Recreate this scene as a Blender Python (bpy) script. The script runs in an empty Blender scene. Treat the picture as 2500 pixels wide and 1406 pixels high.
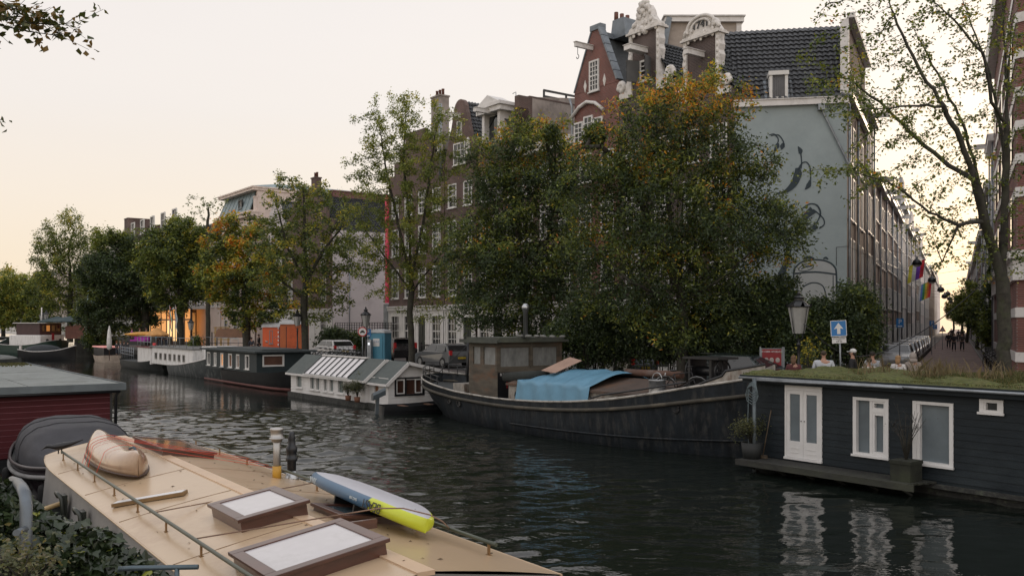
import bpy, bmesh, math, random
import numpy as np
from mathutils import Vector, Matrix
random.seed(7); rng = np.random.default_rng(11)
R = math.radians
# ------------------------------------------------------------------ camera, sky, sun, exposure
S = bpy.context.scene
CZ = 4.15            # eye height above the water, metres
FP = 2220.0          # focal length in pixels of the 2500 px wide photograph
cam_d = bpy.data.cameras.new('camera'); cam = bpy.data.objects.new('camera', cam_d)
S.collection.objects.link(cam); S.camera = cam
cam.location = (0, 0, CZ); cam.rotation_euler = (R(90), 0, 0)
cam_d.sensor_width = 36; cam_d.lens = 36 * FP / 2500; cam_d.shift_y = 87 / 2500
cam_d.clip_start = .1; cam_d.clip_end = 3000
SUN_AZ, SUN_EL = R(34), R(9)        # azimuth to the right of the view axis (+Y)
W = bpy.data.worlds.new('World'); S.world = W; W.use_nodes = True
nt = W.node_tree; nt.nodes.clear()
def wn(t, **k):
    n = nt.nodes.new(t)
    for a, b in k.items(): setattr(n, a, b)
    return n
sky = wn('ShaderNodeTexSky', sky_type='NISHITA', sun_disc=False, sun_elevation=SUN_EL, sun_rotation=SUN_AZ)
sky.air_density = 1.0; sky.dust_density = 3.0
tc = wn('ShaderNodeTexCoord'); sep = wn('ShaderNodeSeparateXYZ'); nt.links.new(tc.outputs['Generated'], sep.inputs[0])
cr = wn('ShaderNodeValToRGB'); nt.links.new(sep.outputs['Z'], cr.inputs[0])
e = cr.color_ramp.elements
e[0].position = 0; e[0].color = (1.0, .83, .63, 1)
e[1].position = 1; e[1].color = (.93, .93, .97, 1)
for p, c in ((.06, (1.0, .85, .67)), (.13, (.985, .87, .75)), (.22, (.96, .89, .835)), (.42, (.955, .905, .885)), (.65, (.94, .91, .92))):
    q = cr.color_ramp.elements.new(p); q.color = (*c, 1)
# thin high cloud: very soft mottling
ns = wn('ShaderNodeTexNoise'); ns.inputs['Scale'].default_value = 2.0; ns.inputs['Detail'].default_value = 3
mp = wn('ShaderNodeMapping'); mp.inputs['Scale'].default_value = (1, 1, 5)
nt.links.new(tc.outputs['Generated'], mp.inputs[0]); nt.links.new(mp.outputs[0], ns.inputs['Vector'])
mr = wn('ShaderNodeMapRange'); mr.inputs['To Min'].default_value = .97; mr.inputs['To Max'].default_value = 1.03
nt.links.new(ns.outputs['Fac'], mr.inputs['Value'])
# glow round the low sun
dv = wn('ShaderNodeVectorMath', operation='DOT_PRODUCT')
dv.inputs[1].default_value = (math.sin(SUN_AZ) * math.cos(SUN_EL), math.cos(SUN_AZ) * math.cos(SUN_EL), math.sin(SUN_EL))
nt.links.new(tc.outputs['Generated'], dv.inputs[0])
mg = wn('ShaderNodeMapRange'); mg.interpolation_type = 'SMOOTHSTEP'
mg.inputs['From Min'].default_value = .75; mg.inputs['From Max'].default_value = 1.0
mg.inputs['To Min'].default_value = 1.0; mg.inputs['To Max'].default_value = .99
nt.links.new(dv.outputs['Value'], mg.inputs['Value'])
mm = wn('ShaderNodeMath', operation='MULTIPLY'); nt.links.new(mr.outputs[0], mm.inputs[0]); nt.links.new(mg.outputs[0], mm.inputs[1])
b1 = wn('ShaderNodeBackground'); nt.links.new(sky.outputs[0], b1.inputs[0]); b1.inputs[1].default_value = .012
b2 = wn('ShaderNodeBackground'); nt.links.new(cr.outputs[0], b2.inputs[0])
# the half of the sky behind us is a little brighter than the hazy one in view
my = wn('ShaderNodeMapRange'); my.interpolation_type = 'SMOOTHSTEP'; my.inputs['From Min'].default_value = -.5; my.inputs['From Max'].default_value = .45; my.inputs['To Min'].default_value = 1.25; my.inputs['To Max'].default_value = .93
nt.links.new(sep.outputs['Y'], my.inputs['Value'])
ms = wn('ShaderNodeMath', operation='MULTIPLY'); nt.links.new(my.outputs[0], ms.inputs[1])
nt.links.new(mm.outputs[0], ms.inputs[0]); nt.links.new(ms.outputs[0], b2.inputs[1])
ad = wn('ShaderNodeAddShader'); nt.links.new(b1.outputs[0], ad.inputs[0]); nt.links.new(b2.outputs[0], ad.inputs[1])
wo = wn('ShaderNodeOutputWorld'); nt.links.new(ad.outputs[0], wo.inputs[0])
sd = bpy.data.lights.new('sun', 'SUN'); sd.energy = 1.1; sd.angle = R(10); sd.color = (1, .78, .58)
so = bpy.data.objects.new('sun', sd); S.collection.objects.link(so)
sv = Vector((math.sin(SUN_AZ) * math.cos(SUN_EL), math.cos(SUN_AZ) * math.cos(SUN_EL), math.sin(SUN_EL)))
so.rotation_euler = sv.to_track_quat('Z', 'Y').to_euler()
S.view_settings.view_transform = 'Standard'; S.view_settings.look = 'None'
S.view_settings.exposure = 0.0; S.view_settings.gamma = 1
try: S.cycles.max_bounces = 8; S.cycles.transparent_max_bounces = 8
except Exception: pass
# ------------------------------------------------------------------ where things stand
def at(x, y, Y):                       # a point of the place seen at a given depth
    return Vector(((x - 1250) / FP * Y, Y, CZ - (y - 790) / FP * Y))
def on(x, y, z):                       # a point of the place on a level
    Y = FP * (CZ - z) / (y - 790)
    return Vector(((x - 1250) / FP * Y, Y, z))
QZ = 1.5                               # quay level
RC = math.atan2(-.803, .596)           # heading of the canal (local x runs towards us, y away from the water)
EX = Vector((.596, -.803, 0)); NY = Vector((.803, .596, 0))
class Frame:
    """local frame: x along, y away, z up"""
    def __init__(s, o, rz): s.o = Vector((o[0], o[1], 0)); s.rz = rz; s.ex = Vector((math.cos(rz), math.sin(rz), 0)); s.ey = Vector((-math.sin(rz), math.cos(rz), 0))
    def w(s, x, y=0, z=0): return s.o + s.ex * x + s.ey * y + Vector((0, 0, z))
    def lx(s, px, y=0):                # local x of the photograph's column on the plane y
        r = (px - 1250) / FP; p = s.o + s.ey * y
        return (r * p.y - p.x) / (s.ex.x - r * s.ex.y)
    def ly(s, px, x=0):
        r = (px - 1250) / FP; p = s.o + s.ex * x
        return (r * p.y - p.x) / (s.ey.x - r * s.ey.y)
    def lz(s, x, y, py): return CZ - (py - 790) / FP * s.w(x, y).y
# ------------------------------------------------------------------ objects
COL = S.collection
def link(o, parent=None):
    COL.objects.link(o)
    if parent is not None: o.parent = parent
    return o
def tag(o, label=None, cat=None, group=None, kind=None):
    if label: o['label'] = label
    if cat: o['category'] = cat
    if group: o['group'] = group
    if kind: o['kind'] = kind
    return o
def thing(name, label, cat, loc=(0, 0, 0), rz=0, group=None):
    o = link(bpy.data.objects.new(name, None)); o.location = loc; o.rotation_euler = (0, 0, rz)
    o.empty_display_size = .3
    return tag(o, label, cat, group)
def copy_tree(o, parent=None):
    c = o.copy(); COL.objects.link(c)
    if parent is not None: c.parent = parent
    for ch in list(o.children): copy_tree(ch, c)
    return c
def dup(o, loc, rz=None, label=None, group=None, scale=None):
    c = copy_tree(o); c.location = loc
    if rz is not None: c.rotation_euler = (0, 0, rz)
    if label: c['label'] = label
    if group: c['group'] = group
    if scale: c.scale = (scale,) * 3
    return c
class MB:
    def __init__(s): s.v = []; s.f = []; s.m = []; s.s = []
    def add(s, vs, fs, mi=0, sm=False):
        n = len(s.v); s.v += [tuple(v) for v in vs]
        for f in fs: s.f.append([i + n for i in f]); s.m.append(mi); s.s.append(sm)
        return s
    def box(s, x0, x1, y0, y1, z0, z1, mi=0):
        return s.add([(x0, y0, z0), (x1, y0, z0), (x1, y1, z0), (x0, y1, z0), (x0, y0, z1), (x1, y0, z1), (x1, y1, z1), (x0, y1, z1)],
              [(0, 3, 2, 1), (4, 5, 6, 7), (0, 1, 5, 4), (1, 2, 6, 5), (2, 3, 7, 6), (3, 0, 4, 7)], mi)
    def beam(s, a, b, w, h, mi=0, up=(0, 0, 1)):
        a = Vector(a); b = Vector(b); d = (b - a).normalized(); u = Vector(up)
        x = d.cross(u)
        if x.length < 1e-4: x = d.cross(Vector((0, 1, 0)))
        x.normalize(); y = x.cross(d).normalized(); x = x * w / 2; y = y * h / 2
        vs = [p + sx * x + sy * y for p in (a, b) for sx, sy in ((-1, -1), (1, -1), (1, 1), (-1, 1))]
        return s.add(vs, [(0, 1, 2, 3), (7, 6, 5, 4), (0, 4, 5, 1), (1, 5, 6, 2), (2, 6, 7, 3), (3, 7, 4, 0)], mi)
    def tube(s, pts, r, k=6, mi=0, sm=True, caps=True):
        pts = [Vector(p) for p in pts]; n = len(pts); rr = r if isinstance(r, (list, tuple)) else [r] * n
        vs = []; prev = None
        for i, p in enumerate(pts):
            d = (pts[min(i + 1, n - 1)] - pts[max(i - 1, 0)])
            d = d.normalized() if d.length > 1e-9 else Vector((0, 0, 1))
            if prev is None:
                u = d.cross(Vector((0, 0, 1)))
                if u.length < .1: u = d.cross(Vector((1, 0, 0)))
            else: u = prev - d * prev.dot(d)
            u.normalize(); prev = u; w = d.cross(u)
            for j in range(k):
                a = 2 * math.pi * j / k; vs.append(p + (u * math.cos(a) + w * math.sin(a)) * rr[i])
        fs = [(i * k + j, i * k + (j + 1) % k, (i + 1) * k + (j + 1) % k, (i + 1) * k + j) for i in range(n - 1) for j in range(k)]
        s.add(vs, fs, mi, sm)
        if caps:
            m = len(s.v) - len(vs)
            s.f.append([m + j for j in range(k)][::-1]); s.m.append(mi); s.s.append(False)
            s.f.append([m + (n - 1) * k + j for j in range(k)]); s.m.append(mi); s.s.append(False)
        return s
    def lathe(s, prof, c=(0, 0, 0), k=12, mi=0, sm=True):      # prof: (r, z)
        vs = [(c[0] + r * math.cos(2 * math.pi * j / k), c[1] + r * math.sin(2 * math.pi * j / k), c[2] + z) for r, z in prof for j in range(k)]
        n = len(prof)
        fs = [(i * k + j, i * k + (j + 1) % k, (i + 1) * k + (j + 1) % k, (i + 1) * k + j) for i in range(n - 1) for j in range(k)]
        s.add(vs, fs, mi, sm); m = len(s.v) - len(vs)
        s.f.append([m + j for j in range(k)][::-1]); s.m.append(mi); s.s.append(False)
        s.f.append([m + (n - 1) * k + j for j in range(k)]); s.m.append(mi); s.s.append(False)
        return s
    def blob(s, c, r, k=10, mi=0, jit=0):
        rx, ry, rz = r if isinstance(r, (tuple, list)) else (r, r, r)
        vs = [(c[0], c[1], c[2] - rz)]; h = max(4, k // 2 + 1)
        for i in range(1, h):
            t = math.pi * i / h
            for j in range(k):
                a = 2 * math.pi * j / k; q = 1 + jit * (random.random() - .5)
                vs.append((c[0] + rx * q * math.sin(t) * math.cos(a), c[1] + ry * q * math.sin(t) * math.sin(a), c[2] - rz * q * math.cos(t)))
        vs.append((c[0], c[1], c[2] + rz)); L = len(vs) - 1
        fs = [(0, 1 + (j + 1) % k, 1 + j) for j in range(k)]
        fs += [(1 + i * k + j, 1 + i * k + (j + 1) % k, 1 + (i + 1) * k + (j + 1) % k, 1 + (i + 1) * k + j) for i in range(h - 2) for j in range(k)]
        fs += [(L, 1 + (h - 2) * k + j, 1 + (h - 2) * k + (j + 1) % k) for j in range(k)]
        return s.add(vs, fs, mi, True)
    def prism(s, poly, a, b, axis='y', mi=0):                  # poly in the other two coordinates
        def P(u, v, t): return (u, t, v) if axis == 'y' else ((t, u, v) if axis == 'x' else (u, v, t))
        n = len(poly); vs = [P(u, v, a) for u, v in poly] + [P(u, v, b) for u, v in poly]
        return s.add(vs, [list(range(n)), list(range(2 * n - 1, n - 1, -1))] + [(i, i + n, (i + 1) % n + n, (i + 1) % n) for i in range(n)], mi)
    def loft(s, rings, mi=0, sm=True, closed=True, caps=True):
        k = len(rings[0]); vs = [p for r in rings for p in r]; n = len(rings); kk = k if closed else k - 1
        fs = [(i * k + j, i * k + (j + 1) % k, (i + 1) * k + (j + 1) % k, (i + 1) * k + j) for i in range(n - 1) for j in range(kk)]
        s.add(vs, fs, mi, sm); m = len(s.v) - len(vs)
        if caps and closed:
            s.f.append([m + j for j in range(k)][::-1]); s.m.append(mi); s.s.append(False)
            s.f.append([m + (n - 1) * k + j for j in range(k)]); s.m.append(mi); s.s.append(False)
        return s
    def build(s, name, mats, parent=None, bevel=0, loc=None, fix=True):
        me = bpy.data.meshes.new(name); me.from_pydata(s.v, [], s.f)
        if not isinstance(mats, (list, tuple)): mats = [mats]
        for m in mats: me.materials.append(m)
        me.polygons.foreach_set('material_index', s.m); me.polygons.foreach_set('use_smooth', s.s)
        if fix:
            bm = bmesh.new(); bm.from_mesh(me); bmesh.ops.recalc_face_normals(bm, faces=bm.faces); bm.to_mesh(me); bm.free()
        me.update()
        o = bpy.data.objects.new(name, me); link(o, parent)
        if loc: o.location = loc
        if bevel:
            b = o.modifiers.new('bevel', 'BEVEL'); b.width = bevel; b.segments = 2; b.limit_method = 'ANGLE'
        return o
# ------------------------------------------------------------------ materials
_M = {}
def mat(name, col, rough=.6, var=.25, scale=2.0, bump=0.0, bscale=30, metal=0, coord='Object', streak=0, dirt=None, dirt_amt=.5, dirt_scale=1.2, spec=.5, emit=None, estr=0, coat=0):
    if name in _M: return _M[name]
    m = bpy.data.materials.new(name); m.use_nodes = True; t = m.node_tree; b = t.nodes['Principled BSDF']
    b.inputs['Roughness'].default_value = rough; b.inputs['Metallic'].default_value = metal; b.inputs['Specular IOR Level'].default_value = spec
    b.inputs['Coat Weight'].default_value = coat
    tc = t.nodes.new('ShaderNodeTexCoord'); N = lambda k: t.nodes.new(k)
    no = N('ShaderNodeTexNoise'); no.inputs['Scale'].default_value = scale; no.inputs['Detail'].default_value = 6; no.inputs['Roughness'].default_value = .65
    src = tc.outputs[coord]
    if streak:
        mp = N('ShaderNodeMapping'); mp.inputs['Scale'].default_value = (streak, streak, 1); t.links.new(src, mp.inputs[0]); t.links.new(mp.outputs[0], no.inputs['Vector'])
    else: t.links.new(src, no.inputs['Vector'])
    mr = N('ShaderNodeMapRange'); mr.inputs['From Min'].default_value = .3; mr.inputs['From Max'].default_value = .7
    mr.inputs['To Min'].default_value = 1 - var; mr.inputs['To Max'].default_value = 1 + var; t.links.new(no.outputs['Fac'], mr.inputs['Value'])
    mx = N('ShaderNodeVectorMath'); mx.operation = 'SCALE'; mx.inputs[0].default_value = col[:3]; t.links.new(mr.outputs[0], mx.inputs['Scale'])
    out = mx.outputs[0]
    if dirt:
        n2 = N('ShaderNodeTexNoise'); n2.inputs['Scale'].default_value = dirt_scale; n2.inputs['Detail'].default_value = 9; n2.inputs['Roughness'].default_value = .7
        if streak:
            mp2 = N('ShaderNodeMapping'); mp2.inputs['Scale'].default_value = (streak, streak, .6); t.links.new(src, mp2.inputs[0]); t.links.new(mp2.outputs[0], n2.inputs['Vector'])
        else: t.links.new(src, n2.inputs['Vector'])
        r2 = N('ShaderNodeValToRGB'); r2.color_ramp.elements[0].position = .5; r2.color_ramp.elements[1].position = .68
        r2.color_ramp.elements[1].color = (dirt_amt,) * 3 + (1,); t.links.new(n2.outputs['Fac'], r2.inputs[0])
        mc = N('ShaderNodeMix'); mc.data_type = 'RGBA'; t.links.new(r2.outputs[0], mc.inputs[0]); t.links.new(out, mc.inputs[6]); mc.inputs[7].default_value = (*dirt, 1)
        out = mc.outputs[2]
    t.links.new(out, b.inputs['Base Color'])
    if bump:
        n3 = N('ShaderNodeTexNoise'); n3.inputs['Scale'].default_value = bscale; n3.inputs['Detail'].default_value = 4; t.links.new(src, n3.inputs['Vector'])
        bp = N('ShaderNodeBump'); bp.inputs['Strength'].default_value = bump; bp.inputs['Distance'].default_value = .02
        t.links.new(n3.outputs['Fac'], bp.inputs['Height']); t.links.new(bp.outputs[0], b.inputs['Normal'])
    if emit: b.inputs['Emission Color'].default_value = (*emit, 1); b.inputs['Emission Strength'].default_value = estr
    _M[name] = m; return m
def brick(name, c1, c2, mortar, var=.3, size=1.0):
    if name in _M: return _M[name]
    m = bpy.data.materials.new(name); m.use_nodes = True; t = m.node_tree; b = t.nodes['Principled BSDF']; b.inputs['Roughness'].default_value = .85
    N = lambda k: t.nodes.new(k); L = t.links.new
    tc = N('ShaderNodeTexCoord'); sp = N('ShaderNodeSeparateXYZ'); L(tc.outputs['Object'], sp.inputs[0])
    ad = N('ShaderNodeMath'); L(sp.outputs['X'], ad.inputs[0]); L(sp.outputs['Y'], ad.inputs[1])
    cb = N('ShaderNodeCombineXYZ'); L(ad.outputs[0], cb.inputs['X']); L(sp.outputs['Z'], cb.inputs['Y'])
    bt = N('ShaderNodeTexBrick'); L(cb.outputs[0], bt.inputs['Vector']); bt.inputs['Scale'].default_value = 1 / size
    bt.inputs['Brick Width'].default_value = .22; bt.inputs['Row Height'].default_value = .07; bt.inputs['Mortar Size'].default_value = .011
    bt.inputs['Color1'].default_value = (*c1, 1); bt.inputs['Color2'].default_value = (*c2, 1); bt.inputs['Mortar'].default_value = (*mortar, 1); bt.inputs['Bias'].default_value = -.2
    no = N('ShaderNodeTexNoise'); no.inputs['Scale'].default_value = .7; no.inputs['Detail'].default_value = 7; L(tc.outputs['Object'], no.inputs['Vector'])
    mr = N('ShaderNodeMapRange'); mr.inputs['From Min'].default_value = .3; mr.inputs['From Max'].default_value = .7; mr.inputs['To Min'].default_value = 1 - var; mr.inputs['To Max'].default_value = 1 + var; L(no.outputs['Fac'], mr.inputs['Value'])
    mx = N('ShaderNodeVectorMath'); mx.operation = 'SCALE'; L(bt.outputs['Color'], mx.inputs[0]); L(mr.outputs[0], mx.inputs['Scale'])
    L(mx.outputs[0], b.inputs['Base Color'])
    bp = N('ShaderNodeBump'); bp.inputs['Strength'].default_value = .5; bp.inputs['Distance'].default_value = .01; bp.invert = True
    L(bt.outputs['Fac'], bp.inputs['Height']); L(bp.outputs[0], b.inputs['Normal'])
    _M[name] = m; return m
def leafmat(name, rough=.55, trans=.35):
    if name in _M: return _M[name]
    m = bpy.data.materials.new(name); m.use_nodes = True; t = m.node_tree; b = t.nodes['Principled BSDF']; b.inputs['Roughness'].default_value = rough
    a = t.nodes.new('ShaderNodeAttribute'); a.attribute_name = 'tint'; t.links.new(a.outputs['Color'], b.inputs['Base Color'])
    tr = t.nodes.new('ShaderNodeBsdfTranslucent'); v = t.nodes.new('ShaderNodeVectorMath'); v.operation = 'MULTIPLY'; v.inputs[1].default_value = (1.3, 1.25, .6)
    t.links.new(a.outputs['Color'], v.inputs[0]); t.links.new(v.outputs[0], tr.inputs[0])
    mx = t.nodes.new('ShaderNodeMixShader'); mx.inputs[0].default_value = trans; t.links.new(b.outputs[0], mx.inputs[1]); t.links.new(tr.outputs[0], mx.inputs[2])
    t.links.new(mx.outputs[0], t.nodes['Material Output'].inputs[0]); _M[name] = m; return m
def glass(name='glass', col=(.015, .018, .02), rough=.06, var=.5):
    return mat(name, col, rough, var=var, scale=.6, bump=.15, bscale=1.5, spec=.8)
def lit(name, col, s): return mat(name, (.3, .2, .1), .5, emit=col, estr=s)
white = mat('white_paint', (.62, .60, .585), .45, var=.06, scale=3, dirt=(.30, .28, .25), dirt_amt=.45, dirt_scale=2.2, streak=0)
white_d = mat('white_boat_paint', (.66, .65, .64), .5, var=.06, streak=5, dirt=(.22, .2, .17), dirt_amt=.6, dirt_scale=1.5)
stone = mat('white_stone', (.62, .59, .56), .7, var=.12, dirt=(.3, .28, .25), dirt_amt=.7, dirt_scale=3, bump=.3)
black = mat('black_paint', (.012, .013, .015), .4, var=.3)
blackm = mat('black_iron', (.015, .016, .018), .45, metal=.2)
steel = mat('steel', (.42, .43, .44), .35, metal=.9, var=.15)
galv = mat('galvanised_steel', (.25, .27, .29), .5, metal=.6, var=.3)
rubber = mat('rubber', (.012, .012, .012), .8)
wood = mat('wood_brown', (.12, .06, .035), .55, var=.35, streak=.2, scale=8)
lead = mat('lead_flashing', (.16, .185, .21), .55, var=.25, metal=.2, dirt=(.25, .27, .28))
tile = mat('dark_roof_tile', (.035, .038, .042), .55, var=.4, scale=4, dirt=(.09, .09, .085), dirt_amt=.35, dirt_scale=4)
slate = mat('slate', (.03, .034, .036), .6, var=.4, scale=6)
gl = glass()
# ------------------------------------------------------------------ ground, water, quay
def water_material():
    m = bpy.data.materials.new('canal_water'); m.use_nodes = True; t = m.node_tree; b = t.nodes['Principled BSDF']
    b.inputs['Base Color'].default_value = (.008, .011, .009, 1); b.inputs['Roughness'].default_value = .02; b.inputs['IOR'].default_value = 1.45
    N = lambda k: t.nodes.new(k); L = t.links.new
    tc = N('ShaderNodeTexCoord')
    mp = N('ShaderNodeMapping'); mp.inputs['Rotation'].default_value = (0, 0, R(20)); mp.inputs['Scale'].default_value = (1, 1.7, 1); L(tc.outputs['Object'], mp.inputs[0])
    n1 = N('ShaderNodeTexNoise'); n1.inputs['Scale'].default_value = .9; n1.inputs['Detail'].default_value = 2; L(mp.outputs[0], n1.inputs['Vector'])
    n2 = N('ShaderNodeTexNoise'); n2.inputs['Scale'].default_value = 5.0; n2.inputs['Detail'].default_value = 2; n2.inputs['Roughness'].default_value = .5; n2.inputs['Distortion'].default_value = .3; L(mp.outputs[0], n2.inputs['Vector'])
    n3 = N('ShaderNodeTexNoise'); n3.inputs['Scale'].default_value = .09; n3.inputs['Detail'].default_value = 3; L(tc.outputs['Object'], n3.inputs['Vector'])
    r3 = N('ShaderNodeMapRange'); r3.inputs['From Min'].default_value = .38; r3.inputs['From Max'].default_value = .62; r3.inputs['To Min'].default_value = .35; r3.inputs['To Max'].default_value = 1.15; L(n3.outputs['Fac'], r3.inputs['Value'])
    a = N('ShaderNodeMath'); a.operation = 'MULTIPLY_ADD'; L(n1.outputs['Fac'], a.inputs[0]); a.inputs[1].default_value = 1.6; L(n2.outputs['Fac'], a.inputs[2])
    ml = N('ShaderNodeMath'); ml.operation = 'MULTIPLY'; L(a.outputs[0], ml.inputs[0]); L(r3.outputs[0], ml.inputs[1])
    bp = N('ShaderNodeBump'); bp.inputs['Strength'].default_value = 1.0; bp.inputs['Distance'].default_value = .010
    L(ml.outputs[0], bp.inputs['Height']); L(bp.outputs[0], b.inputs['Normal'])
    return m
FQ = Frame((12, 27.9), RC)             # edge of the far quay
FF = Frame((19.2, 33.3), RC)           # line of the canal house fronts
FN = Frame((-4.5, 9), RC)              # edge of the near quay
def sheet(name, pts, z, m, kind='structure'):
    o = MB().add([(p[0], p[1], z) for p in pts], [list(range(len(pts)))]).build(name, m, fix=False)
    if o.data.polygons[0].normal.z < 0: o.data.flip_normals()
    return tag(o, kind=kind)
def water_sheet(m):
    def axis(lo, a, b, hi, d, g=1.09):
        mid = list(np.arange(a, b, d)); up = []; x = b; s = d
        while x < hi: up.append(x); x += s; s *= g
        dn = []; x = a; s = d
        while x > lo: s *= g; x -= s; dn.append(x)
        return np.array(dn[::-1] + mid + up + [hi])
    X = axis(-700, -26, 13, 300, .085); Y = axis(-60, 8, 42, 900, .085)
    gx, gy = np.meshgrid(X, Y, indexing='ij'); z = np.zeros_like(gx); r = np.random.default_rng(5)
    dist = np.hypot(gx, gy); sp = np.maximum(np.gradient(X)[:, None] * np.ones_like(gx), np.gradient(Y)[None, :] * np.ones_like(gx))
    for k in range(80):
        lam = .26 * (1.9 / .26) ** (r.random() ** 1.25); th = R(98) + r.normal(0, .62); kk = 2 * np.pi / lam
        amp = .0023 * (lam / .6) ** .9; wx, wy = np.cos(th) * kk, np.sin(th) * kk
        ph = r.random() * 6.28 + .8 * np.sin(gx * .21 + k) + .8 * np.sin(gy * .17 + 2 * k)
        z += amp * np.sin(gx * wx + gy * wy + ph) * np.clip(1.6 - sp / lam * 4, 0, 1)
    pat = .75 + .35 * np.sin(gx * .22 + .15 * gy + 1) * np.sin(gy * .13 - .1 * gx) + .2 * np.sin(gx * .5 - gy * .31)
    # the lee of the moored boats on the right is calmer
    lee = 1 / (1 + np.exp(-((gx * .803 + gy * .596) - 17.5) / 1.6)) * 1 / (1 + np.exp(-(gx + 1) / 2)); pat = (pat + .25 / (1 + np.exp((gx + 5) / 2))) * (1 - .5 * lee)
    z *= np.clip(pat, .3, 1.5)
    V = np.stack([gx, gy, z], 2).reshape(-1, 3); n, q = gx.shape; i = np.arange(n - 1)[:, None] * q + np.arange(q - 1)[None]
    F = np.stack([i, i + q, i + q + 1, i + 1], 2).reshape(-1, 4); o = np_mesh('water', V, F, m, None); return tag(o, kind='structure')
paving = brick('quay_clinker', (.085, .06, .055), (.06, .05, .05), (.04, .04, .038), size=1.0)
pav = mat('paving', (.09, .075, .07), .8, var=.3, scale=5, bump=.3)
SU = Vector((.44, .898, 0)); SN = Vector((.898, -.44, 0))       # street direction and its right hand side
P1 = Vector((10.9, 44.6, 0)); P2 = Vector((16.1, 43.7, 0))      # corners of the painted side wall
PR = P2 + SN * 6.8                                              # right hand building line of the street
# far quay: a big slab with its wall
def far(x, y=0): p = FQ.w(x, y); return (p.x, p.y)
o = MB()
qm = mat('quay_stone', (.07, .07, .065), .8, var=.4, scale=1.5, dirt=(.03, .035, .02), dirt_amt=.8, bump=.4)
a, b_, c, d = far(-118, 0), far(45, 0), far(45, 420), far(-118, 420)
tag(MB().add([(*a, QZ), (*b_, QZ), (*c, QZ), (*d, QZ)], [(0, 1, 2, 3)]).build('quay', pav), kind='structure')
w = MB(); 
w.add([(*a, -.5), (*b_, -.5), (*b_, QZ - .004), (*a, QZ - .004)], [(0, 1, 2, 3)]); w.add([(*a, -.5), (*d, -.5), (*d, QZ - .004), (*a, QZ - .004)], [(0, 1, 2, 3)])
wall_o = w.build('quay_wall', qm); tag(wall_o, 'dark stained stone quay wall along the far side of the canal behind the moored boats', 'quay wall')
cope = MB(); cf = FQ
for i in range(-117, 44, 1):
    p = cf.w(i + .01, -.04); q = cf.w(i + .99, .42); 
    c4 = [cf.w(i + .01, -.04), cf.w(i + .99, -.04), cf.w(i + .99, .42), cf.w(i + .01, .42)]
    cope.add([(v.x, v.y, QZ - .25) for v in c4] + [(v.x, v.y, QZ + .05) for v in c4], [(4, 5, 6, 7), (0, 1, 5, 4), (1, 2, 6, 5), (2, 3, 7, 6), (3, 0, 4, 7)])
cope.build('coping', mat('coping_stone', (.16, .155, .15), .8, var=.2), wall_o)
# carriageway along the quay, street
def fpt(x, y): p = FQ.w(x, y); return (p.x, p.y)
sheet('road', [fpt(-118, 2.6), fpt(6, 2.6), fpt(6, 6.6), fpt(-118, 6.6)], QZ + .004, mat('asphalt', (.05, .05, .05), .85, var=.2, bump=.3))
red_pave = brick('street_clinker', (.20, .13, .115), (.14, .10, .095), (.09, .08, .075), size=1.0)
s0 = P2 + SN * 2.2 - SU * 12; s1 = P2 + SN * 6.3 - SU * 12
sheet('street', [s0, s1, s1 + SU * 420, s0 + SU * 420], QZ + .008, red_pave)
for off, nm in ((2.12, 'kerb'), (6.3, 'kerb')):
    k = MB()
    for i in range(0, 200):
        a0 = P2 + SN * off + SU * (i + .01 - 6); k.add([(p.x, p.y, z) for z in (QZ, QZ + .09) for p in (a0, a0 + SN * .12, a0 + SN * .12 + SU * .98, a0 + SU * .98)], [(4, 5, 6, 7), (0, 1, 5, 4), (1, 2, 6, 5), (2, 3, 7, 6), (3, 0, 4, 7)])
    tag(k.build(nm, _M['coping_stone']), kind='structure')
# near quay (under and beside the camera)
n0, n1, n2, n3 = FN.w(-200, 0), FN.w(30, 0), FN.w(30, -60), FN.w(-200, -60)
nq = sheet('pavement', [n0, n1, n2, n3], 1.2, pav)
nw = MB().add([(n0.x, n0.y, -.5), (n1.x, n1.y, -.5), (n1.x, n1.y, 1.195), (n0.x, n0.y, 1.195)], [(0, 1, 2, 3)]).build('quay_wall', qm)
tag(nw, 'dark stone quay wall on the near side below the ivy', 'quay wall')
# ------------------------------------------------------------------ trees
def colonize(nodes, par, att, di, dk, step, iters=120, droop=0.0):
    nodes = [np.array(n, float) for n in nodes]; par = list(par)
    N = np.array(nodes); att = np.array(att)
    D = np.linalg.norm(att[:, None] - N[None], axis=2); near = D.argmin(1); dist = D.min(1)
    live = np.ones(len(att), bool)
    for it in range(iters):
        act = live & (dist < di)
        if not act.any(): break
        ids = near[act]; v = att[act] - N[ids]; v /= np.linalg.norm(v, axis=1)[:, None] + 1e-9
        u, inv = np.unique(ids, return_inverse=True); acc = np.zeros((len(u), 3)); np.add.at(acc, inv, v)
        acc /= np.linalg.norm(acc, axis=1)[:, None] + 1e-9
        acc += rng.normal(0, .12, acc.shape); acc[:, 2] -= droop
        acc /= np.linalg.norm(acc, axis=1)[:, None] + 1e-9
        new = N[u] + acc * step
        n0 = len(N); N = np.vstack([N, new]); par += list(u)
        D = np.linalg.norm(att[:, None] - new[None], axis=2); dm = D.min(1); am = D.argmin(1)
        up = dm < dist; near[up] = am[up] + n0; dist[up] = dm[up]
        live &= dist > dk
    return N, np.array(par)
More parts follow.
